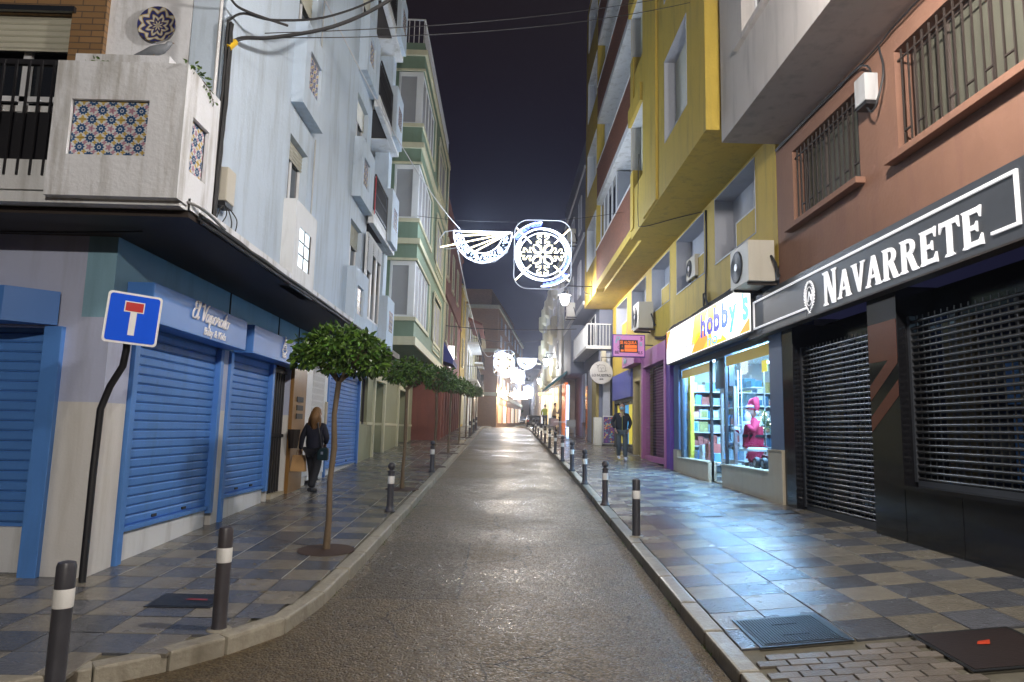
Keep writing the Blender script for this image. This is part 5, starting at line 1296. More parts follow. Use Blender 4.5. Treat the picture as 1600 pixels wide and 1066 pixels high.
# ---- salmon building with dark shop front
SB = thing('salmon_building', 'salmon pink building with barred windows over a black shop front', 'building', (7,8,zR(4.8,8)))
WN = [(8.88,11.02,5.42,6.72),(4.6,7.98,5.38,6.75),(-1,3.2,5.38,6.75)]
b = MB(); wallX(b, 4.8, 5.2, -8, 11.7, 4.5, 7.06, WN); b.build('first_floor_wall', 'pink', SB)
b = MB()
for (a,c,z0,z1) in WN: b.box(4.66,4.80,a-.12,c+.1,z0-.09,z0-.001)
b.split('window_sill', 'pink', SB, bev=.008)
SF = mat('brown_window_frame', (.10,.08,.07), .4)
for (a,c,z0,z1) in WN:
    window(SB, 5.02, -1, a, c, z0, z1, fm=SF, mull=2 if c-a < 3 else 4, pane='olive_blind')
    g = MB(); g.box(4.835,4.85,a,c,z1-.14,z1-.115); g.box(4.835,4.85,a,c,z0+.05,z0+.07); gr = g.build('window_grille', 'brown_dark', SB)
    n = int((c-a)/.14)
    bb = MB(); bb.box(-.009,.009,-.009,.009,0,z1-z0-.02); b0 = bb.build('bar', 'brown_dark', at=(0,0,0))
    for k in range(n):
        yy = a+.08+.14*k; inst(b0, (4.842,yy,z0+.01), gr)
    bpy.data.objects.remove(b0)
    q = MB()
    for k in range(0,n-1,2):
        yy = a+.08+.14*k; q.box(4.83,4.85,yy,yy+.14,z0+.28+.0*k,z0+.30)
    q.split('grille_step', 'brown_dark', gr)
# grey overhanging building above
b = MB(); b.box(3.76,8,-8,11.5,7.06,7.25); b.build('overhang_slab', 'grey_bldg', SB)
b = MB(); wallX(b, 3.76, 4.1, -8, 11.5, 7.25, 13, [(5.2,10.4,8.35,10.0)]); b.box(4.1,8,11.2,11.5,7.25,13); b.box(4.1,8,-8,11.2,12.9,13.1); b.build('overhang_wall', 'grey_bldg', SB)
b = MB(); b.box(3.68,3.76,5.0,10.6,8.26,8.35); b.build('overhang_sill', 'grey_bldg', SB)
window(SB, 3.98, -1, 5.2,10.4,8.35,10.0, shut=.5, mull=3)
# dark shop front
NV = thing('dark_shop_front', 'black granite shop front behind open grid steel shutters', 'shop front', (5,8,zR(4.8,8)))
b = MB(); b.box(4.82,5.5,11.30,11.72,.5,3.8); b.box(4.82,5.5,8.25,8.92,.5,3.8); b.box(5.3,5.5,-4,11.3,3.42,3.78); b.split('granite_pier', 'granite_black', NV, bev=.004)
b = MB()
for k in range(4):
    z = 2.15+.20*k
    if k % 2 == 0: b.add([(4.816,8.26,z+.3),(4.816,8.91,z-.15),(4.816,8.91,z+.05),(4.816,8.26,z+.5)], [(0,1,2,3)])
b.split('brown_stripe', 'granite_brown', NV)
b = MB(); b.box(4.815,4.819,8.26,8.91,2.9,3.4); b.build('brown_panel', 'granite_brown', NV)
for k in range(9):
    y = 8.24-1.02*(k+1); q = MB(); q.box(4.82,5.2,y+.006,y+1.014,.3,1.33); q.build('granite_panel', 'granite_black', NV, bev=.003)
b = MB(); b.box(4.78,5.25,-3,8.24,1.332,1.38); b.split('window_sill', 'granite_black', NV)
b = MB(); b.box(5.22,5.26,-3,11.3,.7,3.42); b.build('back_glazing', mat('dark_blue_glazing', (.012,.02,.05), .07, bump=0, var=.3), NV)
b = MB()
for y in (10.1,9.0,7.7,6.7,5.5,4.3): b.box(5.17,5.219,y,y+.07,.7,3.42)
b.split('glazing_mullion', 'graphite', NV)
b = MB(); b.box(5.18,5.215,7.4,7.95,1.45,3.3); b.box(5.18,5.215,10.4,10.9,.9,3.3); b.split('curtain_strip', mat('ochre_curtain', (.12,.09,.04), .8), NV)
b = MB(); b.box(5.18,5.215,5.3,6.9,1.5,2.2); b.box(5.185,5.218,5.8,7.0,2.3,2.75);b.split('poster_and_reflection_panel', mat('painted_blue_reflection', (.10,.34,.85), .5), NV)  # reflection of the street in the glazing, painted as flat blue panels
# open grid shutter: slat with slots below
def grid_shutter(y0, y1, z0, z1, lab, sp=.078):
    fr = MB(); fr.box(4.95,5.03,y1,y1+.05,z0,z1); fr.box(4.95,5.03,y0-.05,y0,z0,z1); fr.box(4.96,5.02,y0,y1,z0-.08,z0+.02)
    f = fr.build('grid_shutter', 'graphite', NV); f['label'] = lab
    s = MB(); s.tube([(0,0,0),(0,1,0)], .023, 6)
    so = s.build('slat', 'steel', at=(0,0,0), smooth=70)
    n = int((z1-z0)/sp)
    for k in range(n): inst(so, (4.98,y0,z0+.04+k*(z1-z0-.04)/n), f, scale=(1,y1-y0,1))
    bpy.data.objects.remove(so)
    v = MB(); ny = int((y1-y0)/.115)
    for j in range(n):
        zz = z0+.04+j*(z1-z0-.04)/n
        for k in range(ny): yy = y0+.05+.115*k; v.box(4.976,4.984,yy,yy+.018,zz+.012,zz+sp-.01)
    v.build('link_plates', 'black', f, kind='stuff')
grid_shutter(8.97,11.25,.80,3.40,'open grid steel shutter left of the striped granite pier')
grid_shutter(3.2,8.20,1.42,3.42,'long open grid shutter right of the striped granite pier')
# fascia sign NAVARRETE
NS = thing('shop_sign', 'graphite fascia sign with NAVARRETE in raised white letters', 'sign', (4.7,9,3.8))
b = MB(); b.box(4.66,4.80,-4,10.35,3.76,4.50); b.box(4.66,4.80,10.36,12.85,3.76,4.50); b.build('panel', 'graphite', NS)
b = MB(); b.box(4.65,4.82,-4,12.86,3.735,3.757); b.build('bottom_edge', 'brown_dark', NS)
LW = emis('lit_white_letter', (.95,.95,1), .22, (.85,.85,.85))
b = MB()
b.box(4.635,4.66,5.93,12.55,4.375,4.405); b.box(4.635,4.66,12.52,12.55,3.88,4.375); b.box(4.635,4.66,10.35,12.52,3.88,3.91); b.box(4.635,4.66,5.93,5.965,3.88,4.375); b.box(4.635,4.66,5.965,6.3,3.88,3.91)
b.build('border_line', LW, NS)
def glyph(ch):
    """serif capitals as polygons in a 1-high box; returns (polys, width)"""
    s = .17; P = []
    def bar(x0,y0,x1,y1,w0,w1=None):
        w1 = w1 or w0; d = Vector((x1-x0,y1-y0)); n_ = Vector((-d.y,d.x)).normalized(); P.append([(x0+n_.x*w0/2,y0+n_.y*w0/2),(x0-n_.x*w0/2,y0-n_.y*w0/2),(x1-n_.x*w1/2,y1-n_.y*w1/2),(x1+n_.x*w1/2,y1+n_.y*w1/2)])
    def rect(a,c,b_,d): P.append([(a,c),(b_,c),(b_,d),(a,d)])
    def foot(x,y,w,up): # flared serif
        h = .07*up; P.append([(x-w/2,y),(x+w/2,y),(x+w/2-.06,y+h),(x-w/2+.06,y+h)])
    if ch == 'N':
        rect(.10,0,.10+.12,1); rect(.72,0,.84,1); P.append([(.10,1),(.32,1),(.84,0),(.62,0)]); foot(.16,0,.32,1); foot(.78,1,.32,-1); foot(.12,1,.3,-1); return P, 1.0
    if ch == 'A':
        P.append([(.0+.06,0),(.18,0),(.50,1),(.40,1)]); P.append([(.62,0),(.84,0),(.55,1),(.38,1)]); rect(.24,.27,.68,.37); foot(.12,0,.30,1); foot(.73,0,.36,1); return P, .92
    if ch == 'V':
        P.append([(.08,1),(.30,1),(.52,0),(.42,0)]); P.append([(.66,1),(.78,1),(.52,0),(.42,0)]); foot(.18,1,.36,-1); foot(.73,1,.28,-1); return P, .88
    if ch == 'R':
        rect(.12,0,.31,1)
        for i in range(8):
            a0, a1 = math.pi/2-math.pi*i/8, math.pi/2-math.pi*(i+1)/8
            o = lambda a, r, q: (.45+r*math.cos(a), .74+q*math.sin(a))
            P.append([o(a0,.29,.26), o(a0,.12,.15), o(a1,.12,.15), o(a1,.29,.26)])
        rect(.31,.89,.45,1.0); rect(.31,.48,.45,.59); P.append([(.40,.5),(.60,.5),(.84,0),(.63,0)]); foot(.21,0,.36,1); foot(.76,0,.28,1); foot(.16,1,.2,-1); return P, .92
    if ch == 'E':
        rect(.12,0,.31,1); rect(.31,.87,.72,1); rect(.31,.44,.58,.56); rect(.31,0,.74,.13); P.append([(.66,.87),(.72,.72),(.76,1.02),(.66,1)]); P.append([(.66,.13),(.66,0),(.80,-.02),(.76,.28)]); P.append([(.54,.44),(.60,.36),(.60,.64),(.54,.56)]); foot(.16,1,.2,-1); foot(.16,0,.2,1); return P, .86
    if ch == 'T':
        rect(.08,.87,.78,1); rect(.34,0,.52,.87); P.append([(.06,1.02),(.04,.70),(.14,.87),(.14,1)]); P.append([(.72,1),(.72,.87),(.82,.70),(.80,1.02)]); foot(.43,0,.38,1); return P, .86
y = 9.76
for i, ch in enumerate('NAVARRETE'):
    P, wd_ = glyph(ch); h = .49 if i == 0 else .385; zb_ = 3.82 if i == 0 else 3.84; ww = .405 if i else .42
    b = MB()
    for k, p in enumerate(P): b.prism([(4.64-.0004*k, y-q[0]*ww, zb_+q[1]*h) for q in p], (.0199+.0004*k,0,0))
    b.build('letter', LW, NS); y -= wd_*ww*(1.02)
# wreath emblem with initials
b = MB()
for sgn in (1,-1):
    for k in range(13):
        a = math.radians(-80+sgn*0)+0; th = math.radians(-75+12.5*k)
        cy__, cz_ = 10.22+sgn*(.155*math.cos(th)), 4.06+.215*math.sin(th)
        for q in (-1,1):
            dy, dz = sgn*(-math.sin(th)*.02)+q*.018*math.cos(th)*sgn, math.cos(th)*.045+q*.018*math.sin(th)
            b.prism([(4.64,cy__,cz_),(4.64,cy__+dy+.008,cz_+dz*.5),(4.64,cy__+dy*1.3,cz_+dz*1.2),(4.64,cy__+dy-.012,cz_+dz*.5)], (.012,0,0))
b.build('laurel_wreath', LW, NS)
b = MB(); b.tube([(4.645,10.22+.10*math.cos(math.radians(a)),4.06+.145*math.sin(math.radians(a))) for a in range(0,360,15)], .006, 5, closed=True); b.build('emblem_ring', LW, NS)
text('N', .22, LW, NS, (4.645,10.29,3.98), '-X', name='monogram', shear=.3, ext=.004, off=.003); text('2', .12, LW, NS, (4.645,10.2,4.0), '-X', name='monogram', shear=.2, ext=.004)
b = MB(); b.tube([(4.645,10.26,3.84),(4.645,10.19,3.80)], .008, 5); b.tube([(4.645,10.18,3.84),(4.645,10.25,3.80)], .008, 5); b.build('ribbon', LW, NS)
b = MB(); b.box(4.97,5.02,7.95,8.1,3.33,3.35); sl_ = b.build('strip_lamp', emis('tiny_strip', (.5,.8,1), 6), NV)

# ---- grey blue building beyond the yellow one
GR = far_block('grey_blue_building', 'grey blue building beyond the yellow one with air conditioners', 4.25, -1, 30.3, 40.5, 15.4, 3.5, mat('slate_grey_render', (.17,.19,.27), .75, var=.1), (), 0, [])
b = MB(); b.box(3.55,4.248,36.2,40.5,5.0,7.6); b.box(3.55,4.248,30.25,40.5,7.6,15.4); b.build('upper_wall', mat('slate_grey_upper_render', (.19,.21,.29), .75, var=.1), GR)
b = MB()
for z in (7.6,10.8,14.0): b.box(3.48,3.548,30.2,40.5,z,z+.16)
b.split('cornice', 'grey_reveal', GR)
for z in (8.3,11.5):
    for y in (31.6,35,38): window(GR, 3.50, -1, y, y+1.2, z, z+1.7, fm='grey_reveal')
window(GR, 4.2, -1, 31.5,34.5,5.9,7.4, fm='white_alu')
# hollow look of its ground floor: recessed pale front
bs = balcony(GR, 4.75, -1, 30.15, 36.0, 5.75, 1.1, barm='white_alu')
BWm = mat('pale_blue_render', (.42,.46,.58), .7)
# bar front (glass, pale walls) below the balcony
BA = thing('bar_front', 'pale bar front under the white balcony with chairs outside', 'shop front', (4.8,35,1.6))
b = MB(); b.box(4.40,4.7,30.05,30.28,1.0,5.4); b.box(4.15,4.24,31.9,33.6,1.2,4.9); b.box(4.16,4.24,34.8,36.2,2.4,4.9); b.split('wall', BWm, BA)
b = MB(); b.box(4.17,4.24,34.8,36.2,1.2,2.4); b.build('dark_plinth', 'graphite', BA)
b = MB(); b.box(4.12,4.24,30.3,30.9,1.0,4.9); b.build('ochre_pier', mat('ochre_bar_pier', (.35,.28,.09), .6), BA)
b = MB(); b.box(4.12,4.24,31.0,31.8,1.2,4.9); b.build('ochre_panel', mat('ochre_bar_panel', (.35,.28,.09), .6), BA)
b = MB(); b.box(4.17,4.24,33.7,34.7,1.4,4.2); b.build('glazing', 'dark_glass', BA)
b = MB(); b.box(3.40,3.54,36.7,36.95,1.4,4.4); b.build('lit_menu', emis('blue_lit_menu', (.45,.65,1), 1.6), BA)
b = MB(); b.box(3.38,3.54,37.4,39.4,1.5,4.6); b.build('wall_with_orange_glow', emis('orange_lit_wall', (.8,.18,.03), .25), BA)  # orange light falling on the wall, put into its material as emission
aw = thing('awning', 'teal sloping awning over the terrace chairs', 'awning', (2.9,39,4.3)); b = MB(); b.prism([(3.54,38.2,5.3),(2.35,38.2,4.35),(2.35,38.2,4.2),(3.54,38.2,5.15)], (0,3.2,0)); b.build('canopy', mat('teal_awning', (.04,.20,.24), .7), aw)
b = MB(); b.tube([(3.5,38.4,4.6),(2.4,38.4,4.3)], .02, 5); b.tube([(3.5,41.2,4.6),(2.4,41.2,4.3)], .02, 5); b.split('arm', 'alu', aw)
CR = far_block('cream_bow_window_building', 'pale cream building with rounded bow windows at right', 3.45, -1, 41, 62, 12.8, 4, mat('pale_cream_render', (.50,.50,.44), .7), (6.0,8.8,11.2), 0, [(43,44,1.6),(46.5,47.5,1.6),(50,51,1.6),(54,55,1.6),(58,59,1.6)], trim=(12.6,), fmat='white_paint')
for z in (5.3,8.1,10.7):
    b = MB()
    for y in (45,49,53,57,61): b.lathe([(.15,0),(.38,.2),(.4,.4),(.4,1.3),(.36,1.4)], (3.45,y,z), 16)
    b.build('bow_window', 'cream', CR, smooth=40)
b = MB(); b.box(3.30,3.44,42,61.5,5.0,5.3); b.split('band', 'white_paint', CR)
for k in range(6):
    y = 42.2+3.2*k; q = MB(); q.box(3.38,3.44,y,y+2.2,zr(y)+.4,zr(y)+2.9); q.build('shop_window', emis('warm_shopfront_%d' % k, [(1,.75,.4),(1,.9,.6),(.9,.95,1)][k % 3], [.4,.18,.3][k % 3]), CR)
lt = thing('lit_canopy_strip', 'warm orange lit canopy edge on the far right shops', 'canopy', (3.0,47,4.7)); b = MB(); b.box(2.4,3.3,46.5,47.2,4.35,4.5); b.build('strip', emis('amber_canopy', (1,.55,.15), 1.2), lt)
FRB = far_block('far_right_block', 'plain dark block continuing the right side far away', 4.6, -1, 62.3, 120, 9.5, 5, mat('dim_far_render', (.22,.22,.24), .8), (5.5,), 0, [(66,67.4,1.6),(74,75.4,1.6),(84,85.4,1.6),(96,97.4,1.6)])
wb = thing('lit_box_sign', 'small white lit projecting sign far down at left', 'sign', (1.3,95,6)); b = MB(); b.box(1.4,3.4,95,95.3,6.2,7.2); b.build('lit_face', emis('far_white_sign', (1,1,1), 1.5), wb); b = MB(); b.tube([(-.5,95.1,6.7),(1.4,95.1,6.7)], .05, 5); b.split('arm', 'black', wb)

# ---- air conditioners
ACm = mat('dark_fan_grille', (.03,.03,.035), .5)
def aircon(label, y, z, x=4.8, w=.95, h=.75, d=.55, face='x'):
    """outdoor unit; fan grille faces the street and away down the street"""
    t = thing('air_conditioner', label, 'air conditioner', (x-d/2, y, z), 'outdoor air conditioning units on the facades')
    b = MB(); b.box(x-d-.0, x-.08, y-w/2, y+w/2, z, z+h); b.build('casing', 'ac_cream', t, bev=.012)
    b = MB(); r = h*.40; b.lathe([(r,0),(r,-.012),(r*.93,-.02),(r*.2,-.02)], (x-d, y+w*.12, z+h/2), 24, 'X'); b.build('fan_grille', ACm, t)
    b = MB(); b.lathe([(.07,0),(.07,-.008)], (x-d-.02, y+w*.12, z+h/2), 12, 'X'); b.build('fan_hub', 'lettering_white', t)
    q = MB()
    for k in range(5): rr = r*(.3+.15*k); q.tube([(x-d-.022, y+w*.12+rr*math.cos(a*.3927), z+h/2+rr*math.sin(a*.3927)) for a in range(16)], .004, 4, closed=True)
    q.build('grille_ring', 'graphite', t)
    b = MB(); b.box(x-d+.02,x,y-w/2+.1,y-w/2+.14,z-.05,z-.002); b.box(x-d+.02,x,y+w/2-.14,y+w/2-.1,z-.05,z-.002); b.split('bracket', 'brown_dark', t)
    b = MB(); b.tube([(x-.15,y-w/2-.01,z+.45),(x-.12,y-w/2-.12,z+.3),(x-.06,y-w/2-.10,z+.05),(x-.02,y-w/2-.02,z+.1)], .025, 7); b.build('pipe', 'rubber', t)
    return t
aircon('large cream air conditioner between the NAVARRETE and hobby signs', 12.15, 4.62, 4.8, .95, .74, .55)
aircon('air conditioner above the pink hanging sign', 21.9, 5.25, 4.8, .95, .85, .55)
aircon('small air conditioner in the yellow wall window recess', 17.0, 5.86, 5.15, .8, .55, .45)
aircon('upper air conditioner on the grey blue building', 33.9, 11.4, 3.55, .9, .7, .5)
aircon('lower air conditioner on the grey blue building', 33.9, 7.6, 3.55, .9, .7, .5)
# ---- meter / junction boxes
def jbox(label, lo, hi, m):
    t = thing('junction_box', label, 'junction box', ((lo[0]+hi[0])/2,(lo[1]+hi[1])/2,lo[2])); b = MB(); b.box(lo[0],hi[0],lo[1],hi[1],lo[2],hi[2]); b.build('casing', m, t, bev=.012)
    b = MB(); b.box(lo[0]+.01,hi[0]-.01,lo[1]+.01,hi[1]-.01,lo[2]-.05,lo[2]); b.build('cable_gland', 'black', t); return t
jbox('beige cable box with dangling wires on the white side wall', (-3.098,6.98,4.25), (-2.97,7.2,4.62), 'ac_cream')
jbox('pale junction box between the two barred salmon windows', (4.62,8.35,6.3), (4.80,8.62,6.68), 'side_box')
jbox('small grey box on the wall above the round sign', (4.3,30.0,5.0), (4.5,30.35,5.5), 'ac_cream')

# ------------------------------------------------------------------ cables
def cable(name, label, runs, r=.012, m='rubber', cat='cable', wig=0.):
    b = MB()
    for pts in runs:
        P = [Vector(p) for p in pts]; Q = []
        for i in range(len(P)-1):
            p0, p1, p2, p3 = P[max(i-1,0)], P[i], P[i+1], P[min(i+2,len(P)-1)]
            for k in range(6):
                t = k/6; Q.append(.5*((2*p1)+(-p0+p2)*t+(2*p0-5*p1+4*p2-p3)*t*t+(-p0+3*p1-3*p2+p3)*t**3)+Vector([rnd.gauss(0,wig) for _ in range(3)]))
        Q.append(P[-1]); b.tube(Q, r, 6)
    o = b.build(name, m, at=tuple(runs[0][0]), smooth=True); o['label'] = label; o['category'] = cat; return o
def sagc(a, b_, sag, n=8): return [tuple(Vector(a).lerp(Vector(b_), i/n)-Vector((0,0,sag*4*(i/n)*(1-i/n)))) for i in range(n+1)]
cable('cable_bundle', 'thick bundle of black cables climbing the white side wall', [[(-3.04+dx,6.78+dy,3.85),(-3.05+dx,6.83+dy,4.6),(-3.05+dx,6.86+dy,5.4),(-3.05+dx,6.86+dy,6.2)] for dx, dy in ((0,0),(.025,.02),(.01,.045),(.03,.05))], .015, wig=.003)
cable('cable_bundle', 'black cables running along the edge of the left overhang', [[(-2.92+dx,6.3,3.83+dz),(-2.91+dx,8,3.82+dz),(-2.91+dx,11,3.83+dz),(-2.91+dx,14,3.82+dz),(-2.91+dx,17,3.83+dz)] for dx, dz in ((0,0),(.02,.03),(0,.05),(.03,-.03))], .015, wig=.004)
cable('pipe', 'thin grey pipe along the front of the left overhang', [[(-9,6.10,3.99),(-6,6.10,3.985),(-4,6.10,3.975),(-3.3,6.1,3.96),(-2.9,6.15,3.92),(-2.88,6.8,3.88)]], .014, 'alu', 'pipe')
cable('cable', 'drooping black cable under the left overhang', [sagc((-7,6.5,3.8),(-3.6,6.6,3.78),.06)], .01)
cable('loose_wires', 'loose wires dangling below the beige cable box', [[(-3.0,7.05,4.22),(-2.96,7.0,4.1),(-2.97,6.92,3.98),(-2.96,6.85,3.9)],[(-3.0,7.1,4.22),(-2.95,7.12,4.05),(-2.95,7.08,3.9)],[(-3.0,7.12,4.22),(-2.93,7.2,4.1),(-2.95,7.22,3.95)],[(-3.0,7.02,4.2),(-2.98,6.9,4.15),(-3.0,6.85,4.0)]], .006)
cable('thick_cable', 'thick black cable with yellow tape sweeping up from the white wall', [[(-3.03,6.9,5.95),(-2.98,7.1,6.15),(-2.75,7.4,6.35),(-2.2,7.8,6.75),(-1.67,8.15,7.3),(-1.1,8.4,8.0),(-.3,8.7,9.2)]], [.028]*0 or .024)
b = MB(); b.tube([(-3.035,6.88,5.90),(-3.01,6.98,6.03)], .036, 8); o = b.build('yellow_tape', mat('yellow_tape', (.7,.45,.02), .5), at=(-3.03,6.9,5.9)); o['label'] = 'yellow tape wrapped round the end of thick cable'; o['category'] = 'tape'
cable('cable', 'upper cable crossing from the white wall near the photo top', [[(-3.05,6.86,6.2),(-2.95,7.0,6.38),(-2.7,7.3,6.50),(-2.2,7.8,6.9),(-1.6,8.4,7.7),(-.6,9,9.2)],[(-3.06,6.6,6.6),(-3.0,6.8,6.4),(-2.9,7.0,6.40),(-2.6,7.4,6.5)]], .014)
cable('wire_pair', 'pair of thin wires crossing the street high up', [sagc((-3.05,7.9,6.7),(3.5,12.5,10.6),.15),sagc((-3.05,7.9,6.64),(3.5,12.5,10.4),.2)], .006)
cable('light_feed_wire', 'white twisted wire running down to the half moon light', [sagc((-2.9,9.5,8.4),(-1.42,19.9,7.86),.35)], .012, 'lit_wire')
cable('support_wire', 'thin steel wire carrying the near lights across the street', [sagc((-2.75,20.1,8.3),(3.55,20.1,8.6),.25)], .007)
cable('support_wire', 'thin dark wire across the street below the lantern', [sagc((-2.9,33,6.9),(3.5,33,6.9),.12)], .02)
cable('light_feed_wire', 'wire hanging from near lights down to the second lights', [sagc((-1.5,20.3,7.3),(-1.0,54.8,7.9),1.2)], .014, 'lit_wire')
cable('support_wire', 'wire carrying the second row of lights', [sagc((-2.75,55,9.3),(3.4,55,9.3),.3)], .02)
cable('cable_bundle', 'black cable bundle running above the hobby sign', [[(4.77,12.7,4.95+dz),(4.77,14,4.93+dz),(4.77,16,4.90+dz),(4.77,17.5,4.86+dz),(4.76,19.2,4.88+dz),(4.74,20,4.72+dz),(4.76,21.4,4.9+dz)] for dz in (0,.035,.07)], .018, wig=.004)
cable('cable_bundle', 'cable knot and pipe climbing the yellow wall', [[(4.77,15.9,4.95),(4.77,15.95,5.4),(4.78,15.9,6.2),(4.78,15.9,7.3)],[(4.75,15.7,4.95),(4.72,15.85,5.15),(4.75,16.05,4.98),(4.70,15.9,5.25)],[(4.75,15.8,5.0),(4.70,15.75,5.2),(4.76,15.98,5.28)]], .022)
cable('cable', 'thin cable under the yellow overhang', [[(4.78,16.2,7.36),(4.3,16.8,7.38),(3.6,17.6,7.38),(3.5,17.7,7.6),(3.5,17.7,8.6),(3.5,17.6,9.4)]], .01)
cable('cable_bundle', 'cables in the corner under the grey overhang', [[(4.76,11.6,7.0),(4.76,9.5,7.0),(4.76,8.4,6.98),(4.74,7.5,7.02),(4.74,5,7.0)],[(4.76,11.6,6.97),(4.76,9,6.97),(4.72,8.5,6.85),(4.74,8.4,6.7)],[(4.7,8.5,6.3),(4.66,8.25,6.1),(4.72,8.1,6.5),(4.74,8.2,6.95)]], .014, wig=.003)
cable('downpipe', 'thin pipe running down the white wall beside the glass block window', [[(-3.07,10.35,5.0),(-3.07,10.35,6.4)],[(-3.07,10.35,7.7),(-3.07,10.35,9.0)]], .012, 'side_box', 'pipe')
cable('downpipe', 'pale pipe on the white wall corner beside the cables', [[(-3.06,6.72,3.96),(-3.07,6.72,5),(-3.07,6.72,6.6)]], .018, 'white_paint', 'pipe')

# ------------------------------------------------------------------ road sign
RSg = thing('road_sign', 'blue square dead end sign with red bar on a bent pole', 'road sign', (-3.95,6.72,zl(0,6.7)))
b = MB(); b.tube([(-3.93,6.74,zl(0,6.7)),(-3.93,6.74,1.4),(-3.92,6.74,2.03),(-3.84,6.72,2.25),(-3.70,6.66,2.45),(-3.66,6.62,2.6),(-3.66,6.62,3.0)], .033, 12); b.build('pole', 'black', RSg, smooth=True)
def frot(p, c=Vector((-3.56,6.5,2.89)), a=math.radians(34), tl=math.radians(3)):
    q = Vector(p); q = Matrix.Rotation(tl, 4, 'Y') @ q; q = Matrix.Rotation(a, 4, 'Z') @ q; return c+q
def rrect(w_, h, r, y, n=5):
    P = []
    for cx, cz, a0 in ((w_-r,h-r,0),(-w_+r,h-r,90),(-w_+r,-h+r,180),(w_-r,-h+r,270)):
        for k in range(n+1): a = math.radians(a0+90*k/n); P.append((cx+r*math.cos(a), y, cz+r*math.sin(a)))
    return P
def signpart(pts, d, m, name):
    b = MB(); Q = [frot(p) for p in pts]; b.prism(Q, frot((0,d,0))-frot((0,0,0))); return b.build(name, m, RSg)
signpart(rrect(.232,.245,.035,0), .02, 'sign_white', 'plate')
signpart(rrect(.212,.225,.025,-.003), .003, 'sign_blue', 'blue_field')
signpart([(-.028,-.006,-.16),(.028,-.006,-.16),(.028,-.006,.08),(-.028,-.006,.08)], .002, 'sign_white', 'white_stem')
signpart([(-.085,-.007,.06),(.085,-.007,.06),(.085,-.007,.165),(-.085,-.007,.165)], .002, 'sign_white', 'white_edge')
signpart([(-.075,-.009,.07),(.075,-.009,.07),(.075,-.009,.155),(-.075,-.009,.155)], .002, 'sign_red', 'red_bar')

# ------------------------------------------------------------------ bollards
def bollard_ball():
    t = thing('bollard', 'x', 'bollard', (0,0,0), 'bollards along the kerbs')
    b = MB(); b.lathe([(.085,0),(.085,.02),(.06,.05),(.055,.09),(.052,.12),(.052,.44)], n=18); b.lathe([(.052,.56),(.052,.62),(.062,.625),(.062,.64),(.03,.65),(.03,.665)], n=18); b.build('post', 'bollard', t, smooth=35)
    b = MB(); b.lathe([(.0535,.44),(.0545,.445),(.0545,.555),(.0535,.56)], n=18); b.build('reflective_band', 'reflective', t, smooth=35)
    b = MB(); ell(b, (0,0,.715), (.062,.062,.062), 16, 10); b.build('ball_top', 'bollard', t, smooth=True)
    return t
def bollard_plain():
    t = thing('bollard', 'x', 'bollard', (0,0,0), 'bollards along the kerbs')
    b = MB(); b.lathe([(.062,-.01),(.058,.02),(.055,.05),(.055,.50)], n=20); b.lathe([(.055,.61),(.055,.74),(.048,.762),(.02,.77)], n=20); b.build('post', 'bollard', t, smooth=35)
    b = MB(); b.lathe([(.0565,.50),(.0575,.505),(.0575,.605),(.0565,.61)], n=20); b.build('reflective_band', 'reflective', t, smooth=35)
    b = MB(); b.lathe([(.10,-.012),(.09,.006),(.06,.01)], n=16); b.build('footing', 'kerb', t)
    return t
pb_, pp_ = bollard_ball(), bollard_plain()
specs = [('p',-2.62,4.32,'plain round topped bollard at the lower left corner'),('p',-2.14,5.52,'plain round topped bollard on the bend of the left kerb'),
    ('b',-1.76,11.15,'ball topped bollard between the first two trees at left'),('b',-1.72,17.2,'ball topped bollard just before the third tree at left'),
    ('p',1.86,9.55,'plain round topped bollard, nearest on the right kerb'),('b',1.85,12.35,'ball topped bollard, nearest of that kind on the right'),
    ('b',1.85,15.4,'ball topped bollard, second of that kind along the right kerb')]
ords = ['third','fourth','fifth','sixth','seventh','eighth','ninth','tenth','eleventh']
for k in range(9): specs.append(('b',1.86,18.3+2.9*k,'ball topped bollard, %s of that kind along the right kerb' % ords[k]))
for k, y in enumerate((34.2,38.5,42.5)): specs.append(('b',-1.62,y,'ball topped bollard near the crest at left, %s of the three' % ['nearest','middle','farthest'][k]))
for kd, x, y, lab in specs:
    z = zl(x,y) if x < 0 else zR(x,y); copy_thing(pb_ if kd == 'b' else pp_, (x,y,z), lab, rz=rnd.uniform(0,6))
for t in (pb_, pp_):
    for c in list(t.children): bpy.data.objects.remove(c)
    bpy.data.objects.remove(t)

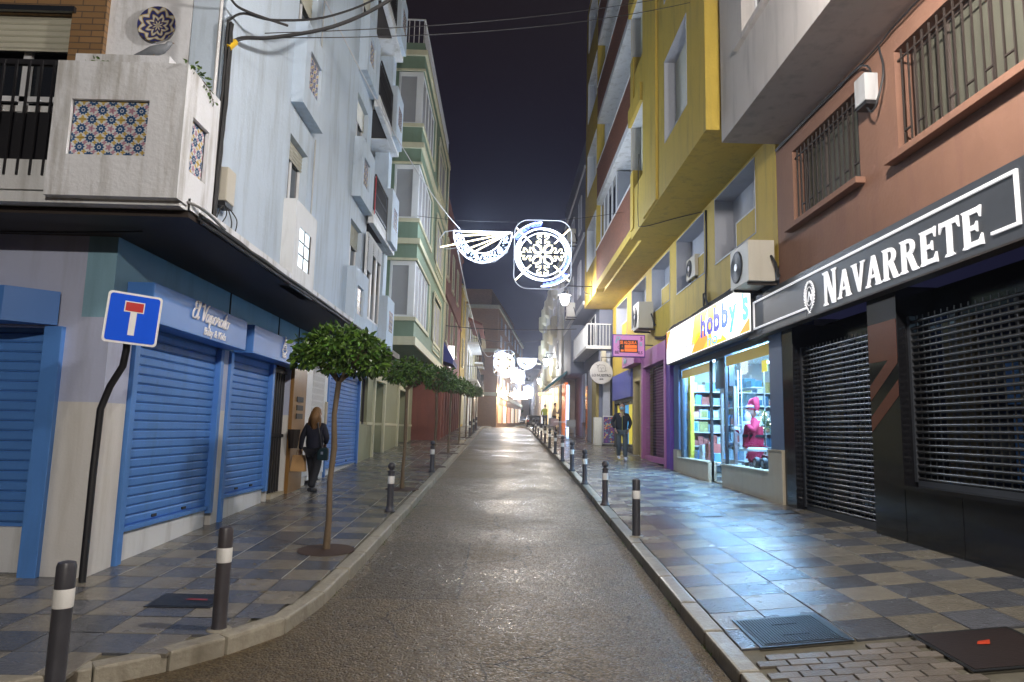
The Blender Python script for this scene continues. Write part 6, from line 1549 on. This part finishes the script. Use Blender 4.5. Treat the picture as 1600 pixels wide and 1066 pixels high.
# ------------------------------------------------------------------ orange trees
def tree(x, y, lab, nleaf, seed, size, hs=1., wscale=1., singles=False, zoff=None):
    z = zl(x, y) if zoff is None else zoff; r_ = random.Random(seed)
    t = thing('orange_tree', lab, 'tree', (x,y,z), 'clipped round orange trees')
    lean = [(r_.gauss(0,.010), r_.gauss(0,.02)) for _ in range(6)]
    H = 1.98*hs; pts = [(x, y, z-.02)]
    for k in range(1,6): pts.append((x+lean[k][0]+.02*k*(.3), y+lean[k][1], z+H*k/5))
    b = MB(); b.tube(pts, [.046,.036,.033,.037,.031,.034], 12); tp = pts[-1]
    for k in range(5):
        a = 6.28*k/5+r_.uniform(0,1); q = (tp[0]+.30*wscale*math.cos(a), tp[1]+.30*wscale*math.sin(a), tp[2]+.32*hs+r_.uniform(-.05,.1)); m_ = (tp[0]+.13*math.cos(a), tp[1]+.13*math.sin(a), tp[2]+.12)
        b.tube([tp, m_, q], [.026,.02,.01], 7)
        for j in range(2):
            a2 = a+r_.uniform(-.8,.8); b.tube([m_, (m_[0]+.28*math.cos(a2), m_[1]+.28*math.sin(a2), m_[2]+.15+.1*j)], [.013,.006], 5)
    b.build('trunk', 'bark', t, smooth=True)
    c = (x+.03, y, z+2.36*hs); R_ = (.47*wscale, .47*wscale, .26*hs)
    b = MB(); leafcluster(b, c, R_[0], R_[1], R_[2], nleaf, size, .35, seed)
    for k in range(9):
        a = r_.uniform(0,6.28); rr_ = r_.uniform(.34,.52)*wscale; leafcluster(b, (c[0]+rr_*math.cos(a), c[1]+rr_*math.sin(a), c[2]-.06+r_.uniform(-.16,.18)), r_.uniform(.10,.18),.15,r_.uniform(.08,.14), nleaf//14, size, .2, seed*7+k)
    b.build('crown', 'leaf', t, kind='stuff')
    if singles:
        lf = MB(); L = size; lf.add([(0,0,0),(L*.35,L*.26,.006),(L*.75,L*.2,.006),(L,0,0),(L*.75,-L*.2,.006),(L*.35,-L*.26,.006),(L*.5,0,-.006)], [(0,1,6),(1,2,6),(2,3,6),(3,4,6),(4,5,6),(5,0,6)])
        l0 = lf.build('leaf', 'leaf_single', at=(0,0,0))
        for k in range(230):
            a = r_.uniform(0,6.28); u = r_.uniform(-.9,1); q = math.sqrt(max(0,1-u*u)); lump = 1.05+.12*r_.random()
            inst(l0, (c[0]+R_[0]*q*math.cos(a)*lump, c[1]+R_[1]*q*math.sin(a)*lump, c[2]+R_[2]*u*lump), t, rot=(r_.gauss(0,.8), r_.uniform(-.3,1.0), a+r_.gauss(0,.7)))
        bpy.data.objects.remove(l0)
    b = MB(); b.lathe([(.33,-.01),(.33,.006),(.02,.02)], (x,y,zl(x,y)), 28) if zoff is None else b.box(x-.2,x+.2,y-.2,y+.2,z-.1,z-.05)
    # keep the pit disc on the slope
    for i in range(len(b.v)): v = b.v[i]; b.v[i] = (v[0], v[1], v[2]+.042*(v[1]-y))
    pit = b.build('tree_pit', 'soil', t)
    return t
tree(-2.04,8.32,'orange tree nearest the camera beside the blue shop front',1150,11,.085,1,.95,True)
tree(-1.97,13.9,'second orange tree, in front of the olive green building',700,12,.085,1.0,.86)
names = ['third','fourth','fifth','sixth','seventh','eighth']
for k, y in enumerate((18.6,23.3,28.2,33.2,38.2,43)):
    tree(-1.82+.02*k, y, 'orange tree, %s from the camera in the left row' % names[k], 520, 20+k, .10, .97+rnd.uniform(-.03,.05), rnd.uniform(.72,.92))
for k, (x, y, h) in enumerate(((-1.9,86,1.0),(-1.0,94,1.0),(.2,103,1.0),(1.4,112,1.0),(2.4,118,1.0))):
    tree(x, y, ['small far orange tree beside the brick block, nearest of that far row','second of the far orange trees past the brick block','middle one of the far orange trees near the car','fourth of the far orange trees near the car','far orange tree closest to the end building'][k], 300, 40+k, .2, 1.05, 1.9, zoff=zr(y)-.05)

lt_ = MB()
for i in range(170):
    t0 = rnd.choice(((-2.04,8.32),(-1.97,13.9),(-1.8,18.6),(1.9,9))) ; x = t0[0]+rnd.gauss(0,.5); y = t0[1]+rnd.gauss(0,1.3)
    if kxR(y) < x < kxR(y)+.15 or kxL(y)-.15 < x < kxL(y) or x < -3.8: continue
    z = (zl(x,y) if x < kxL(y) else zR(x,y) if x > kxR(y) else zr(y))+.006; a = rnd.uniform(0,6.28); L = rnd.uniform(.02,.045)
    if kxL(y) < x < kxR(y) and abs(x-kxL(y)) > .35 and abs(x-kxR(y)) > .3: continue
    u = Vector((math.cos(a),math.sin(a),.042*math.sin(a)))*L; v_ = Vector((-math.sin(a),math.cos(a),.15))*L*.35; c_ = Vector((x,y,z))
    lt_.add([c_-u, c_-v_, c_+u, c_+v_], [(0,1,2,3)])
lo_ = lt_.build('fallen_leaves', mat('fallen_leaf', (.16,.12,.04), .5, var=.5, vs=12), kind='stuff'); lo_['label'] = 'scattered fallen leaves and scraps along the kerbs'; lo_['category'] = 'litter'
# ------------------------------------------------------------------ festive lights
FW = emis('warm_white_led_tube', (1,.88,.55), 3.2); FB = emis('blue_white_led', (.10,.16,1), 2.2); FC = emis('cool_white_led', (.75,.82,1), 2.6)
for m_ in (FW, FB, FC): pass
def ring(b, c, rx, rz, r, a0=0, a1=360, n=48):
    pts = [(c[0]+rx*math.cos(math.radians(a0+(a1-a0)*i/n)), c[1], c[2]+rz*math.sin(math.radians(a0+(a1-a0)*i/n))) for i in range(n+(0 if a1-a0 == 360 else 1))]
    b.tube(pts, r, 6, closed=(a1-a0 == 360))
def festive_lamp(c, W):
    l = bpy.data.lights.new('festive_glow', 'POINT'); l.energy = W; l.color = (.70,.82,1); l.shadow_soft_size = .6
    o = bpy.data.objects.new('festive_glow', l); COL.objects.link(o); o.location = c
def snow(c, sc, lab, rr=1.0):
    t = thing('festive_snowflake_light', lab, 'street decoration', c, 'festive lights hung over the street')
    P = lambda x, z: (c[0]+x*sc, c[1], c[2]+z*sc)
    b = MB(); rp = rrect(.86,1.06,.42,0,6); b.tube([P(p[0],p[2]) for p in rp], .012*sc*rr, 5, closed=True); b.build('outer_frame', 'lit_wire', t)
    b = MB(); ring(b, c, .83*sc, .80*sc, .022*sc*rr); ring(b, c, .70*sc, .66*sc, .014*sc*rr); b.build('ring_tube', FC, t)
    b = MB()
    for s_ in (1,-1):
        for q in (1,-1): b.tube([P(.35*s_,.34*q), P(.80*s_,.80*q)], .020*sc*rr, 6)
    b.build('spoke', FW, t)
    b = MB()
    for k in range(4):
        a = math.pi/2*k; ca, sa = math.cos(a), math.sin(a); Q = lambda u, v: P(u*ca-v*sa, u*sa+v*ca)
        for s_ in (1,-1):
            b.tube([Q(.06,.03*s_),Q(.24,.05*s_),Q(.33,.19*s_),Q(.39,.20*s_),Q(.40,.14*s_),Q(.35,.05*s_),Q(.44,.06*s_),Q(.52,.17*s_),Q(.58,.17*s_),Q(.58,.11*s_),Q(.54,.05*s_),Q(.63,.06*s_),Q(.66,.0)], .013*sc*rr, 6)
    b.build('snowflake_arm', FW, t)
    b = MB()
    for k in range(4):
        a = math.pi/4+math.pi/2*k; ca, sa = math.cos(a), math.sin(a); Q = lambda u, v: P(u*ca-v*sa, u*sa+v*ca)
        b.tube([Q(.08,0),Q(.2,.09),Q(.33,.07),Q(.40,0),Q(.33,-.07),Q(.2,-.09),Q(.08,0)], .010*sc*rr, 6)
    b.build('snowflake_leaf', FW, t)
    # dashed bands: lit paper strips
    r_ = random.Random(3); bb = MB(); bw = MB()
    for a0, a1, ra, rb in ((92,150,.86,1.02),(150,215,.72,.82),(272,320,.86,1.0),(318,358,.72,.83),(0,90,.74,.80),(215,272,.74,.80)):
        n = int((a1-a0)*(3 if rb > .9 else 1.3))
        for i in range(n):
            a = math.radians(r_.uniform(a0,a1)); u = r_.uniform(ra,rb-.04); a2 = a+r_.choice((0,.035,-.035)); u2 = u+r_.uniform(.02,.07)
            (bb if (rb > .82) else bw).tube([P(u*math.cos(a),u*math.sin(a)), P(u2*math.cos(a2),u2*math.sin(a2))], .008*sc*rr, 4)
    bb.build('blue_dashes', FB, t, kind='stuff'); bw.build('white_dashes', FC, t, kind='stuff')
    festive_lamp(c, 210 if c[1] < 30 else (260 if c[1] < 100 else 700))
    b = MB(); ring(b, c, 1.03*sc, .99*sc, .018*sc*rr, 92, 150, 14); ring(b, c, 1.02*sc, .98*sc, .022*sc*rr, 268, 322, 14); b.build('outer_arc', FC, t)
    return t
def half(c, sc, lab, mir=1, rr=1.0):
    """half disc with a fan of rays; c is the middle of the straight top edge"""
    t = thing('festive_half_moon_light', lab, 'street decoration', c, 'festive lights hung over the street')
    P = lambda x, z: (c[0]+mir*x*sc, c[1], c[2]+z*sc)
    festive_lamp(c, 100 if c[1] < 30 else 90)
    b = MB(); b.tube([P(-.75,0),P(.95,0)], .022*sc*rr, 6)
    arc = lambda r, a0, a1, n=22: [P(.12+r*.86*math.cos(math.radians(a0+(a1-a0)*i/n)), r*.93*math.sin(math.radians(a0+(a1-a0)*i/n))) for i in range(n+1)]
    b.tube(arc(1.0,180,360), .018*sc*rr, 6); b.build('outline_tube', FC, t)
    b = MB()
    for (x, z) in ((-.5,-.14),(-1.12,-.50),(-.35,-.55),(-.12,-.62),(-.5,-.02)): b.tube([P(.9,-.02), P(x,z)], .019*sc*rr, 6)
    b.build('ray_tube', FW, t)
    b = MB(); b.tube([P(-.70,.03),P(-1.0,-.03),P(-1.15,-.25),P(-1.12,-.50),P(-.85,-.55),P(-.6,-.50),P(-.45,-.72),P(-.1,-.93),P(.12,-.97),P(.5,-.9),P(.85,-.6),P(1.0,-.1),P(.98,.02)], .012*sc*rr, 5); b.build('outer_frame', 'lit_wire', t)
    r_ = random.Random(5); bb = MB()
    for i in range(230):
        a = math.radians(r_.uniform(184,350)); u = r_.uniform(.72,.94); a2 = a+r_.choice((0,.05,-.05)); u2 = u+r_.uniform(.02,.06)
        bb.tube([P(.12+.86*u*math.cos(a),.93*u*math.sin(a)), P(.12+.86*u2*math.cos(a2),.93*u2*math.sin(a2))], .008*sc*rr, 4)
    bb.build('blue_dashes', emis('pale_blue_led', (.55,.72,1), 3.0), t, kind='stuff')
    b = MB()
    pts = [P(.12+.86*.7*math.cos(math.radians(a)), .93*.7*math.sin(math.radians(a))) for a in range(190,345,10)]; b.tube(pts, .014*sc*rr, 5); b.build('inner_arc', FC, t)
    return t
snow((1.08,20,7.18), 1.0, 'large snowflake wheel light hung over the street, nearest')
half((-.86,20,7.83), 1.02, 'half moon fan of lights left of the big snowflake')
snow((0.0,55,7.3), .98, 'second snowflake light further up the street', 1.15)
half((1.95,55,7.7), .9, 'half moon light right of the second snowflake', -1, 1.15)
snow((1.65,80,8.2), .98, 'third snowflake light, low beside the far half moon', 1.35)
half((.1,80,8.9), .95, 'half moon light left of the third snowflake', 1, 1.35)
snow((4.0,108,8.0), 1.0, 'fourth and farthest snowflake light', 1.6)
half((6.0,108,7.8), .9, 'farthest half moon light beside the fourth snowflake', -1, 1.6)

# ------------------------------------------------------------------ street lanterns
GLOBE = glow('lantern_glass', (1,.93,.97), 14)
def lantern(c, wallx, wally, label, W, col=(1,.95,.89), side=1):
    """wall lantern: bracket from the facade, hood, glass, and the lamp inside"""
    x, y, z = c
    t = thing('wall_lantern', label, 'street lamp', (wallx, wally, z+.45), 'lanterns on wall brackets')
    b = MB(); b.tube([(wallx,wally,z+.62),(x,y,z+.62)], .022, 6); b.tube([(wallx,wally,z+.30),(wallx+(x-wallx)*.25,wally,z+.34),(wallx+(x-wallx)*.36,wally,z+.62)], .018, 6); b.box(wallx-.02,wallx+.02,wally-.05,wally+.05,z+.15,z+.85); b.tube([(x,y,z+.62),(x,y,z+.40)], .02, 6); b.split('bracket', 'black', t)
    b = MB(); b.lathe([(.03,.42),(.09,.36),(.15,.27),(.27,.235),(.29,.22),(.27,.215)], (x,y,z), 18); b.build('hood', 'black', t, smooth=40)
    b = MB(); b.lathe([(.16,.21),(.185,.10),(.16,-.04),(.10,-.15),(.03,-.19)], (x,y,z), 18); b.build('glass', GLOBE, t, smooth=True)
    l = bpy.data.lights.new('lantern_lamp', 'POINT'); l.energy = W; l.color = col; l.shadow_soft_size = .12
    o = bpy.data.objects.new('lantern_lamp', l); COL.objects.link(o); o.parent = t; o.location = Vector((x,y,z+.03))-WO[t]
    return t
lantern((2.43,27.6,7.25), 3.55, 27.6, 'lit wall lantern on the far end of the yellow building', LAMP_W*.6)
lantern((3.45-.0-.9+.25,45,6.4), 3.45, 45, 'lit wall lantern just beyond the teal awning', LAMP_W*.5)
lantern((3.0,57,6.0), 3.45, 57, 'lit wall lantern on the bow window building', LAMP_W*.4, (1,.8,.55))
lantern((1.0,84,6.2), .2, 84.1, 'small lit lantern on the far brick block', LAMP_W*1.3, (1,.78,.52))
lantern((.3,76.5,6.0), -.5, 76.6, 'lit lantern at the near corner of the brick block', LAMP_W*1.0, (1,.78,.52))
lantern((2.5,5.0,7.05), 3.76, 5.0, 'assumed wall lantern under the grey overhang just above the frame', LAMP_W*.95, (1,.93,.86))  # assumed from the light at the top right, the lantern itself is unseen
lantern((2.5,-9,7.2), 3.76, -9, 'added fill lantern behind the camera on the right side', LAMP_W*3.3, (1,.93,.83))  # unseen lamp added behind the camera, power raised to fill the near street

# ------------------------------------------------------------------ vehicles
def car(label, x, y, z, colr, lights=True, rz=0):
    t = thing('parked_car' if not lights else 'car', label, 'car', (x,y,z))
    W_, L, H = .88, 4.2, 1.45
    b = MB(); prof = [(-2.1,.35),(-2.12,.75),(-1.95,.98),(-1.6,1.02),(-1.15,1.40),(.5,1.44),(1.15,1.02),(1.95,.85),(2.1,.6),(2.1,.32)]
    n = len(prof); vs = []
    for s_ in (-1,1):
        for (u, v) in prof: k = 1-.16*max(0,(v-.95)/.5); vs.append((x+s_*W_*k, y+u, z+v))
    b.add(vs, [tuple(range(n)), tuple(range(2*n-1,n-1,-1))]+[(i,(i+1)%n,n+(i+1)%n,n+i) for i in range(n)]); b.build('body', mat('car_paint_'+label[:6], colr, .25, coat=.6, var=.05, bump=0), t, bev=.05, smooth=40)
    b = MB(); b.add([(x-.66,y-1.62,z+1.05),(x+.66,y-1.62,z+1.05),(x+.58,y-1.2,z+1.38),(x-.58,y-1.2,z+1.38)], [(0,1,2,3)]); 
    for i in range(len(b.v)): v = b.v[i]; b.v[i] = (v[0], v[1]-.03, v[2]+.012)
    b.build('rear_window', 'dark_glass', t)
    for s_ in (-1,1):
        b = MB(); b.box(x+s_*.62,x+s_*.82,y-2.14,y-2.09,z+.68,z+.88); b.build('tail_light', emis('tail_light_red', (1,.1,.04), 4) if lights else 'sign_red', t)
        for yy in (y-1.35,y+1.35):
            b = MB(); b.lathe([(.2,-.1),(.31,-.1),(.32,0),(.31,.1),(.2,.1)], (x+s_*.80,yy,z+.32), 16, 'X'); wv = b.build('wheel', 'rubber', t, smooth=30)
            b = MB(); b.lathe([(.19,-.105),(.19,.105)], (x+s_*.80,yy,z+.32), 12, 'X'); b.build('rim', 'alu', wv)
    b = MB(); b.box(x-.26,x+.26,y-2.15,y-2.12,z+.52,z+.63); b.build('number_plate', 'sign_white', t)
    return t
car('dark car driving away with red tail lights lit', 3.0-.0, 110, zr(110)+.01, (.06,.06,.07))
car('black parked car half hidden past the crest at right', 3.45, 76, zr(76), (.02,.02,.022), False)
car('dark parked car behind the black one at far right', 4.4, 86, zr(86), (.03,.03,.035), False)

# ------------------------------------------------------------------ terrace furniture
def chair(x, y, rz, lab, m):
    z = zR(x, y); t = thing('terrace_chair', lab, 'chair', (x,y,z), 'chairs on the bar terrace')
    def R2(px, py): return (x+px*math.cos(rz)-py*math.sin(rz), y+px*math.sin(rz)+py*math.cos(rz))
    def bar(a, b_, r): q = MB(); p0 = R2(a[0],a[1]); p1 = R2(b_[0],b_[1]); q.tube([(p0[0],p0[1],z+a[2]),(p1[0],p1[1],z+b_[2])], r, 5); return q
    for sx_ in (-.23,.23):
        for sy_ in (-.22,.22): bar((sx_*1.1,sy_*1.1,0),(sx_,sy_,.44),.016).build('leg', m, t)
        bar((sx_*1.1,-.22,.66),(sx_*1.1,.22,.64),.016).build('armrest', m, t); 
    q = MB(); c = [R2(*p) for p in ((-.24,-.24),(.24,-.24),(.24,.24),(-.24,.24))]; q.prism([(p[0],p[1],z+.43) for p in c], (0,0,.03)); q.build('seat', m, t)
    q = MB(); c = [R2(*p) for p in ((-.25,.24),(.25,.24),(.25,.27),(-.25,.27))]; q.prism([(p[0],p[1],z+.50) for p in c], (0,0,.38)); q.build('backrest', m, t)
CM = mat('grey_plastic_chair', (.42,.44,.46), .4, bump=0)
chair(3.6,36.5,math.pi,'grey terrace chair nearest the ochre bar panel',CM); chair(3.0,38.3,.4,'grey terrace chair left of the terrace table',CM); chair(2.7,39.8,-.8,'grey terrace chair closest to the kerb',CM); chair(3.1,40.6,1.8,'farthest grey terrace chair under the awning',CM)
tb = thing('terrace_table', 'metal terrace table between the grey chairs', 'table', (3.15,37.4,zR(3,37.4))); z = zR(3,37.4)
b = MB(); b.box(2.8,3.45,37.1,37.7,z+.72,z+.75); b.build('tabletop', 'alu', tb); b = MB(); b.tube([(3.12,37.4,z),(3.12,37.4,z+.72)], .03, 6); b.build('column', 'alu', tb); b = MB(); b.box(2.9,3.35,37.38,37.42,z,z+.03); b.box(3.1,3.14,37.2,37.6,z+.03,z+.05); b.build('foot', 'alu', tb)

# ------------------------------------------------------------------ people
def head(b, c, r, face):
    """adds a head with nose, ears and chin to b; face is the unit direction looked at"""
    ell(b, c, (r*.80, r*.88, r*1.12), 16, 12)
    f = Vector(face); s_ = Vector((-f.y, f.x, 0)); c = Vector(c)
    b.tube([c+f*r*.80+Vector((0,0,r*.1)), c+f*r*1.05-Vector((0,0,r*.18)), c+f*r*.85-Vector((0,0,r*.25))], [r*.08,r*.14,r*.08], 6)
    for q in (1,-1): p = c+s_*q*r*.82; b.tube([p+Vector((0,0,r*.18)), p-Vector((0,0,r*.2))], [r*.12,r*.08], 6)
    ell(b, tuple(c+f*r*.45-Vector((0,0,r*.75))), (r*.4,r*.4,r*.35), 10, 6)
def person(label, loc, face_ang, H, joints, jackm, trousm, hairm, shoem, extras=None, long_hair=False, coat=False, mask=False):
    """joints: dict in body frame (x right of the person, y forward, z up), metres for H=1.75"""
    k = H/1.75; t = thing('person', label, 'person', loc)
    ca, sa = math.cos(face_ang), math.sin(face_ang)      # forward direction angle in the plan
    def W(p): x, y, z = p; return (loc[0]+k*(y*ca+x*sa), loc[1]+k*(y*sa-x*ca), loc[2]+k*z)
    J = dict(pelvis=(0,0,.93), chest=(0,0,1.28), neck=(0,.01,1.47), head=(0,.03,1.62),
             shL=(-.175,0,1.37), elL=(-.27,-.03,1.13), haL=(-.25,.10,.90), shR=(.175,0,1.37), elR=(.27,-.03,1.13), haR=(.25,.10,.90),
             hiL=(-.10,0,.90), knL=(-.10,.08,.50), anL=(-.10,0,.09), hiR=(.10,0,.90), knR=(.10,.05,.50), anR=(.10,0,.09)); J.update(joints)
    n_ = ['pelvis','chest','neck','shL','elL','haL','shR','elR','haR','hiL','knL','anL','hiR','knR','anR']
    rr = [.115,.12,.052,.06,.042,.028,.06,.042,.028,.085,.058,.038,.085,.058,.038]
    V = [W(J[q])+(r*k,) for q, r in zip(n_, rr)]; E_ = [(0,1),(1,2),(1,3),(3,4),(4,5),(1,6),(6,7),(7,8),(0,9),(9,10),(10,11),(0,12),(12,13),(13,14)]
    body = skinmesh('body', V, E_, 'skin', t, 1)
    # join head and five-fingered hands to the body mesh
    hb = MB(); fdir = (ca, sa, 0); head(hb, W(J['head']), .112*k, fdir)
    hb.tube([W(J['neck']), W((J['head'][0],J['head'][1]-.01,J['head'][2]-.06))], [.055*k,.05*k], 10)
    for hd, el, sg in (('haL','elL',-1),('haR','elR',1)):
        h = Vector(W(J[hd])); d = (h-Vector(W(J[el]))).normalized(); side = Vector((-d.y,d.x,0)); side = side.normalized() if side.length > .1 else Vector((1,0,0)); 
        hb.tube([h-d*.01*k, h+d*.045*k, h+d*.085*k], [.024*k,.036*k,.03*k], 8)
        for q, L in ((-1.5,.058),(-.5,.072),(.5,.068),(1.5,.052)):
            p = h+d*.08*k+side*q*.016*k; hb.tube([p, p+d*L*.5*k, p+d*L*k*.9-Vector((0,0,.01*k))+Vector(fdir)*.012*k], [.009*k,.0085*k,.006*k], 6)
        p = h+d*.03*k+Vector(fdir)*.02*k; hb.tube([p, p+Vector(fdir)*.03*k+d*.02*k, p+Vector(fdir)*.035*k+d*.05*k], [.011*k,.01*k,.007*k], 6)
    ho = hb.build('tmp', 'skin', t, smooth=True)
    bm = bmesh.new(); bm.from_mesh(body.data); bm.from_mesh(ho.data); bm.to_mesh(body.data); bm.free(); bpy.data.objects.remove(ho)
    body.data.polygons.foreach_set('use_smooth', [True]*len(body.data.polygons))
    # jacket
    def mixp(a, b_, f): return tuple(J[a][i]*(1-f)+J[b_][i]*f for i in range(3))
    hem = (0,0,.66 if coat else .82)
    V = [W(J['chest'])+((.20*k,.15*k),), W((0,0,1.08))+((.19*k,.145*k),), W(hem)+((.20*k if not coat else .22*k,.155*k),), W((0,.005,1.45))+(.065*k,)]
    E_ = [(0,1),(1,2),(0,3)]
    for sh, el, ha in (('shL','elL','haL'),('shR','elR','haR')):
        i0 = len(V); V += [W(J[sh])+(.072*k,), W(J[el])+(.06*k,), W(mixp(el,ha,.92))+(.045*k,)]; E_ += [(0,i0),(i0,i0+1),(i0+1,i0+2)]
    skinmesh('jacket', V, E_, jackm, t, 2)
    V = [W(J['pelvis'])+((.17*k,.13*k),)]; E_ = []
    for hi, kn, an in (('hiL','knL','anL'),('hiR','knR','anR')):
        i0 = len(V); V += [W(mixp(hi,kn,.12))+(.11*k,), W(J[kn])+(.085*k,), W(mixp(kn,an,1.02))+(.07*k,)]; E_ += [(0,i0),(i0,i0+1),(i0+1,i0+2)]
    skinmesh('trousers', V, E_, trousm, t, 2)
    for an in ('anL','anR'):
        a = J[an]; b = MB(); b.tube([W((a[0],a[1]-.06,a[2]-.035)), W((a[0],a[1]+.0,a[2]-.03)), W((a[0],a[1]+.10,a[2]-.045)), W((a[0],a[1]+.19,a[2]-.055))], [.042*k,.05*k,.045*k,.03*k], 10); b.build('shoe', shoem, t, smooth=True)
    hc = J['head']; b = MB(); ell(b, W((hc[0],hc[1]-.018,hc[2]+.035)), (.096*k,.10*k,.105*k), 14, 9)
    if long_hair:
        for q in range(14):
            u = -.10+.2*q/13; v_ = rnd.uniform(-.02,.02); b.tube([W((hc[0]+u*.6,hc[1]-.07,hc[2]+.04)), W((hc[0]+u*1.1,hc[1]-.11+abs(u)*.3,hc[2]-.12)), W((hc[0]+u*1.25+v_,hc[1]-.13+abs(u)*.4,hc[2]-.30+v_*3)), W((hc[0]+u*1.1+v_,hc[1]-.12,hc[2]-.40+v_*4))], [.03*k,.03*k,.022*k,.006*k], 6)
        b.tube([W((hc[0],hc[1]-.02,hc[2]+.08)), W((hc[0],hc[1]-.07,hc[2]-.03)), W((hc[0],hc[1]-.10,hc[2]-.17)), W((hc[0]-.01,hc[1]-.11,hc[2]-.30))], [.07*k,.095*k,.09*k,.04*k], 12)
    b.build('hair', hairm, t, smooth=True)
    if mask:
        b = MB(); ell(b, W((hc[0],hc[1]+.055,hc[2]-.035)), (.066*k,.066*k,.062*k), 12, 8); b.build('face_mask', mat('pale_blue_face_mask', (.35,.62,.75), .7), t, smooth=True)
    if not long_hair:
        b = MB()
        for q in (-.035,.035): ell(b, W((hc[0]+q,hc[1]+.088,hc[2]+.015)), (.012*k,.012*k,.009*k), 8, 6)
        b.build('eyes', 'black', t)
    return t, W, J
BK = mat('black_cloth', (.015,.016,.022), .8, bump=.3, bs=60); DN = mat('dark_navy_cloth', (.02,.022,.04), .75, bump=.3, bs=50)
hair_b = mat('dark_blond_hair', (.20,.10,.03), .5, var=.4, vs=40, bump=.5, bs=120); hair_d = mat('dark_hair', (.02,.014,.01), .5)
wz = zl(-3.5,12.95)
wt, Wf, WJ = person('woman with long fair hair in dark clothes walking away by the left shops', (-3.5,12.95,wz), math.radians(80), 1.60,
    dict(elL=(-.25,-.06,1.12), haL=(-.29,-.02,.86), haR=(.16,.16,1.0), elR=(.26,0,1.12), knL=(-.07,.10,.50), anL=(-.07,.16,.10), knR=(.08,-.02,.50), anR=(.05,-.18,.14)), DN, BK, hair_b, BK, long_hair=True)
hb = thing('handbag', 'dark shoulder bag at the hip of the fair haired woman', 'bag', Wf((.24,-.05,.85)))
b = MB(); c = Wf((.23,-.05,.82)); b.box(c[0]-.11,c[0]+.09,c[1]-.05,c[1]+.05,c[2]-.13,c[2]+.10); b.build('bag', mat('dark_teal_leather', (.02,.05,.055), .35), hb, bev=.03)
b = MB(); b.tube([Wf((.20,-.09,.92)), Wf((.16,-.13,1.2)), Wf((.10,-.12,1.42)), Wf((.10,.02,1.47))], .012, 6); b.build('strap', 'graphite', hb)
b = MB(); b.box(c[0]-.04,c[0]+.0,c[1]-.06,c[1]-.05,c[2]-.02,c[2]+.03); b.build('clasp', 'alu', hb)
pbg = thing('paper_bag', 'tan paper carrier bag held by the fair haired woman', 'bag', Wf((-.31,-.02,.50))); c = Wf((-.31,-.02,.44))
b = MB(); b.prism([(c[0]-.14,c[1]-.07,c[2]),(c[0]+.14,c[1]-.07,c[2]),(c[0]+.11,c[1]-.05,c[2]+.30),(c[0]-.11,c[1]-.05,c[2]+.30)], (0,.13,0)); b.build('bag', mat('brown_kraft_paper', (.50,.30,.13), .8, var=.2), pbg, bev=.01)
b = MB(); b.tube([(c[0]-.06,c[1],c[2]+.29),(c[0]-.04,c[1],c[2]+.38),(c[0]+.04,c[1],c[2]+.38),(c[0]+.06,c[1],c[2]+.29)], .006, 5); b.build('handle', 'brick_ochre', pbg)
mt, Wm, mJ = person('man in black zip jacket and blue face mask walking towards us', (3.85,22.2,zR(3.85,22.2)), math.radians(-92), 1.83,
    dict(elL=(-.29,-.05,1.14), haL=(-.20,.07,.93), elR=(.29,-.05,1.14), haR=(.20,.07,.93), knL=(-.10,.10,.50), anL=(-.09,.14,.09), knR=(.09,.05,.49), anR=(.07,-.16,.12), shL=(-.185,0,1.37), shR=(.185,0,1.37)), BK, mat('grey_tracksuit_cloth', (.075,.085,.085), .85, bump=.2), hair_d, 'lettering_white', mask=True)
b = MB(); b.tube([Wm((0,.135,.86)), Wm((0,.145,1.1)), Wm((0,.135,1.3)), Wm((0,.075,1.48))], .010, 6); b.build('zip', mat('lime_zip', (.35,.35,.05), .5), mt)
person('person in beige coat seen side on by the far terrace', (3.3,43.5,zR(3.3,43.5)), math.radians(-10), 1.76, dict(haR=(.15,.42,1.22), elR=(.22,.12,1.15)), mat('beige_coat', (.42,.37,.33), .8), BK, hair_d, BK, coat=True)
person('person in beige jumper standing at the bar terrace, seen from behind', (3.75-.2,41.2,zR(3.55,41.2)), math.radians(110), 1.74, dict(haL=(-.2,.35,1.2)), mat('beige_jumper', (.45,.38,.32), .85), DN, hair_d, BK)
person('far pedestrian in yellow safety vest near the crest', (3.2,52,zR(3.2,52)), math.radians(80), 1.74, dict(), mat('hi_vis_yellow', (.30,.36,.02), .6), DN, hair_d, BK)
dp = cable('tv_aerial', 'thin rooftop aerials above the yellow building', [[(4.0,30.0,TOP),(4.0,30.0,TOP+1.5)],[(3.4,30.0,TOP+1.3),(4.5,30.0,TOP+1.3)],[(-3.2,33,13.2),(-3.2,33,15.2)],[(-3.5,33,14.8),(-2.9,33,14.8)]], .02, cat='aerial')

# ------------------------------------------------------------------ damp night air
hz = MB(); hz.box(-60,60,-40,190,-4.5,36)
ho = hz.build('haze', mat('x', (1,1,1)), at=(0,0,0), kind='stuff')
hm = bpy.data.materials.new('damp_air'); hm.use_nodes = True; hm.node_tree.nodes.remove(hm.node_tree.nodes['Principled BSDF'])
pv = hm.node_tree.nodes.new('ShaderNodeVolumePrincipled'); pv.inputs['Color'].default_value = (.72,.80,1,1); pv.inputs['Density'].default_value = .0014; pv.inputs['Anisotropy'].default_value = .86
hm.node_tree.links.new(pv.outputs[0], hm.node_tree.nodes['Material Output'].inputs['Volume'])
ho.data.materials.clear(); ho.data.materials.append(hm)
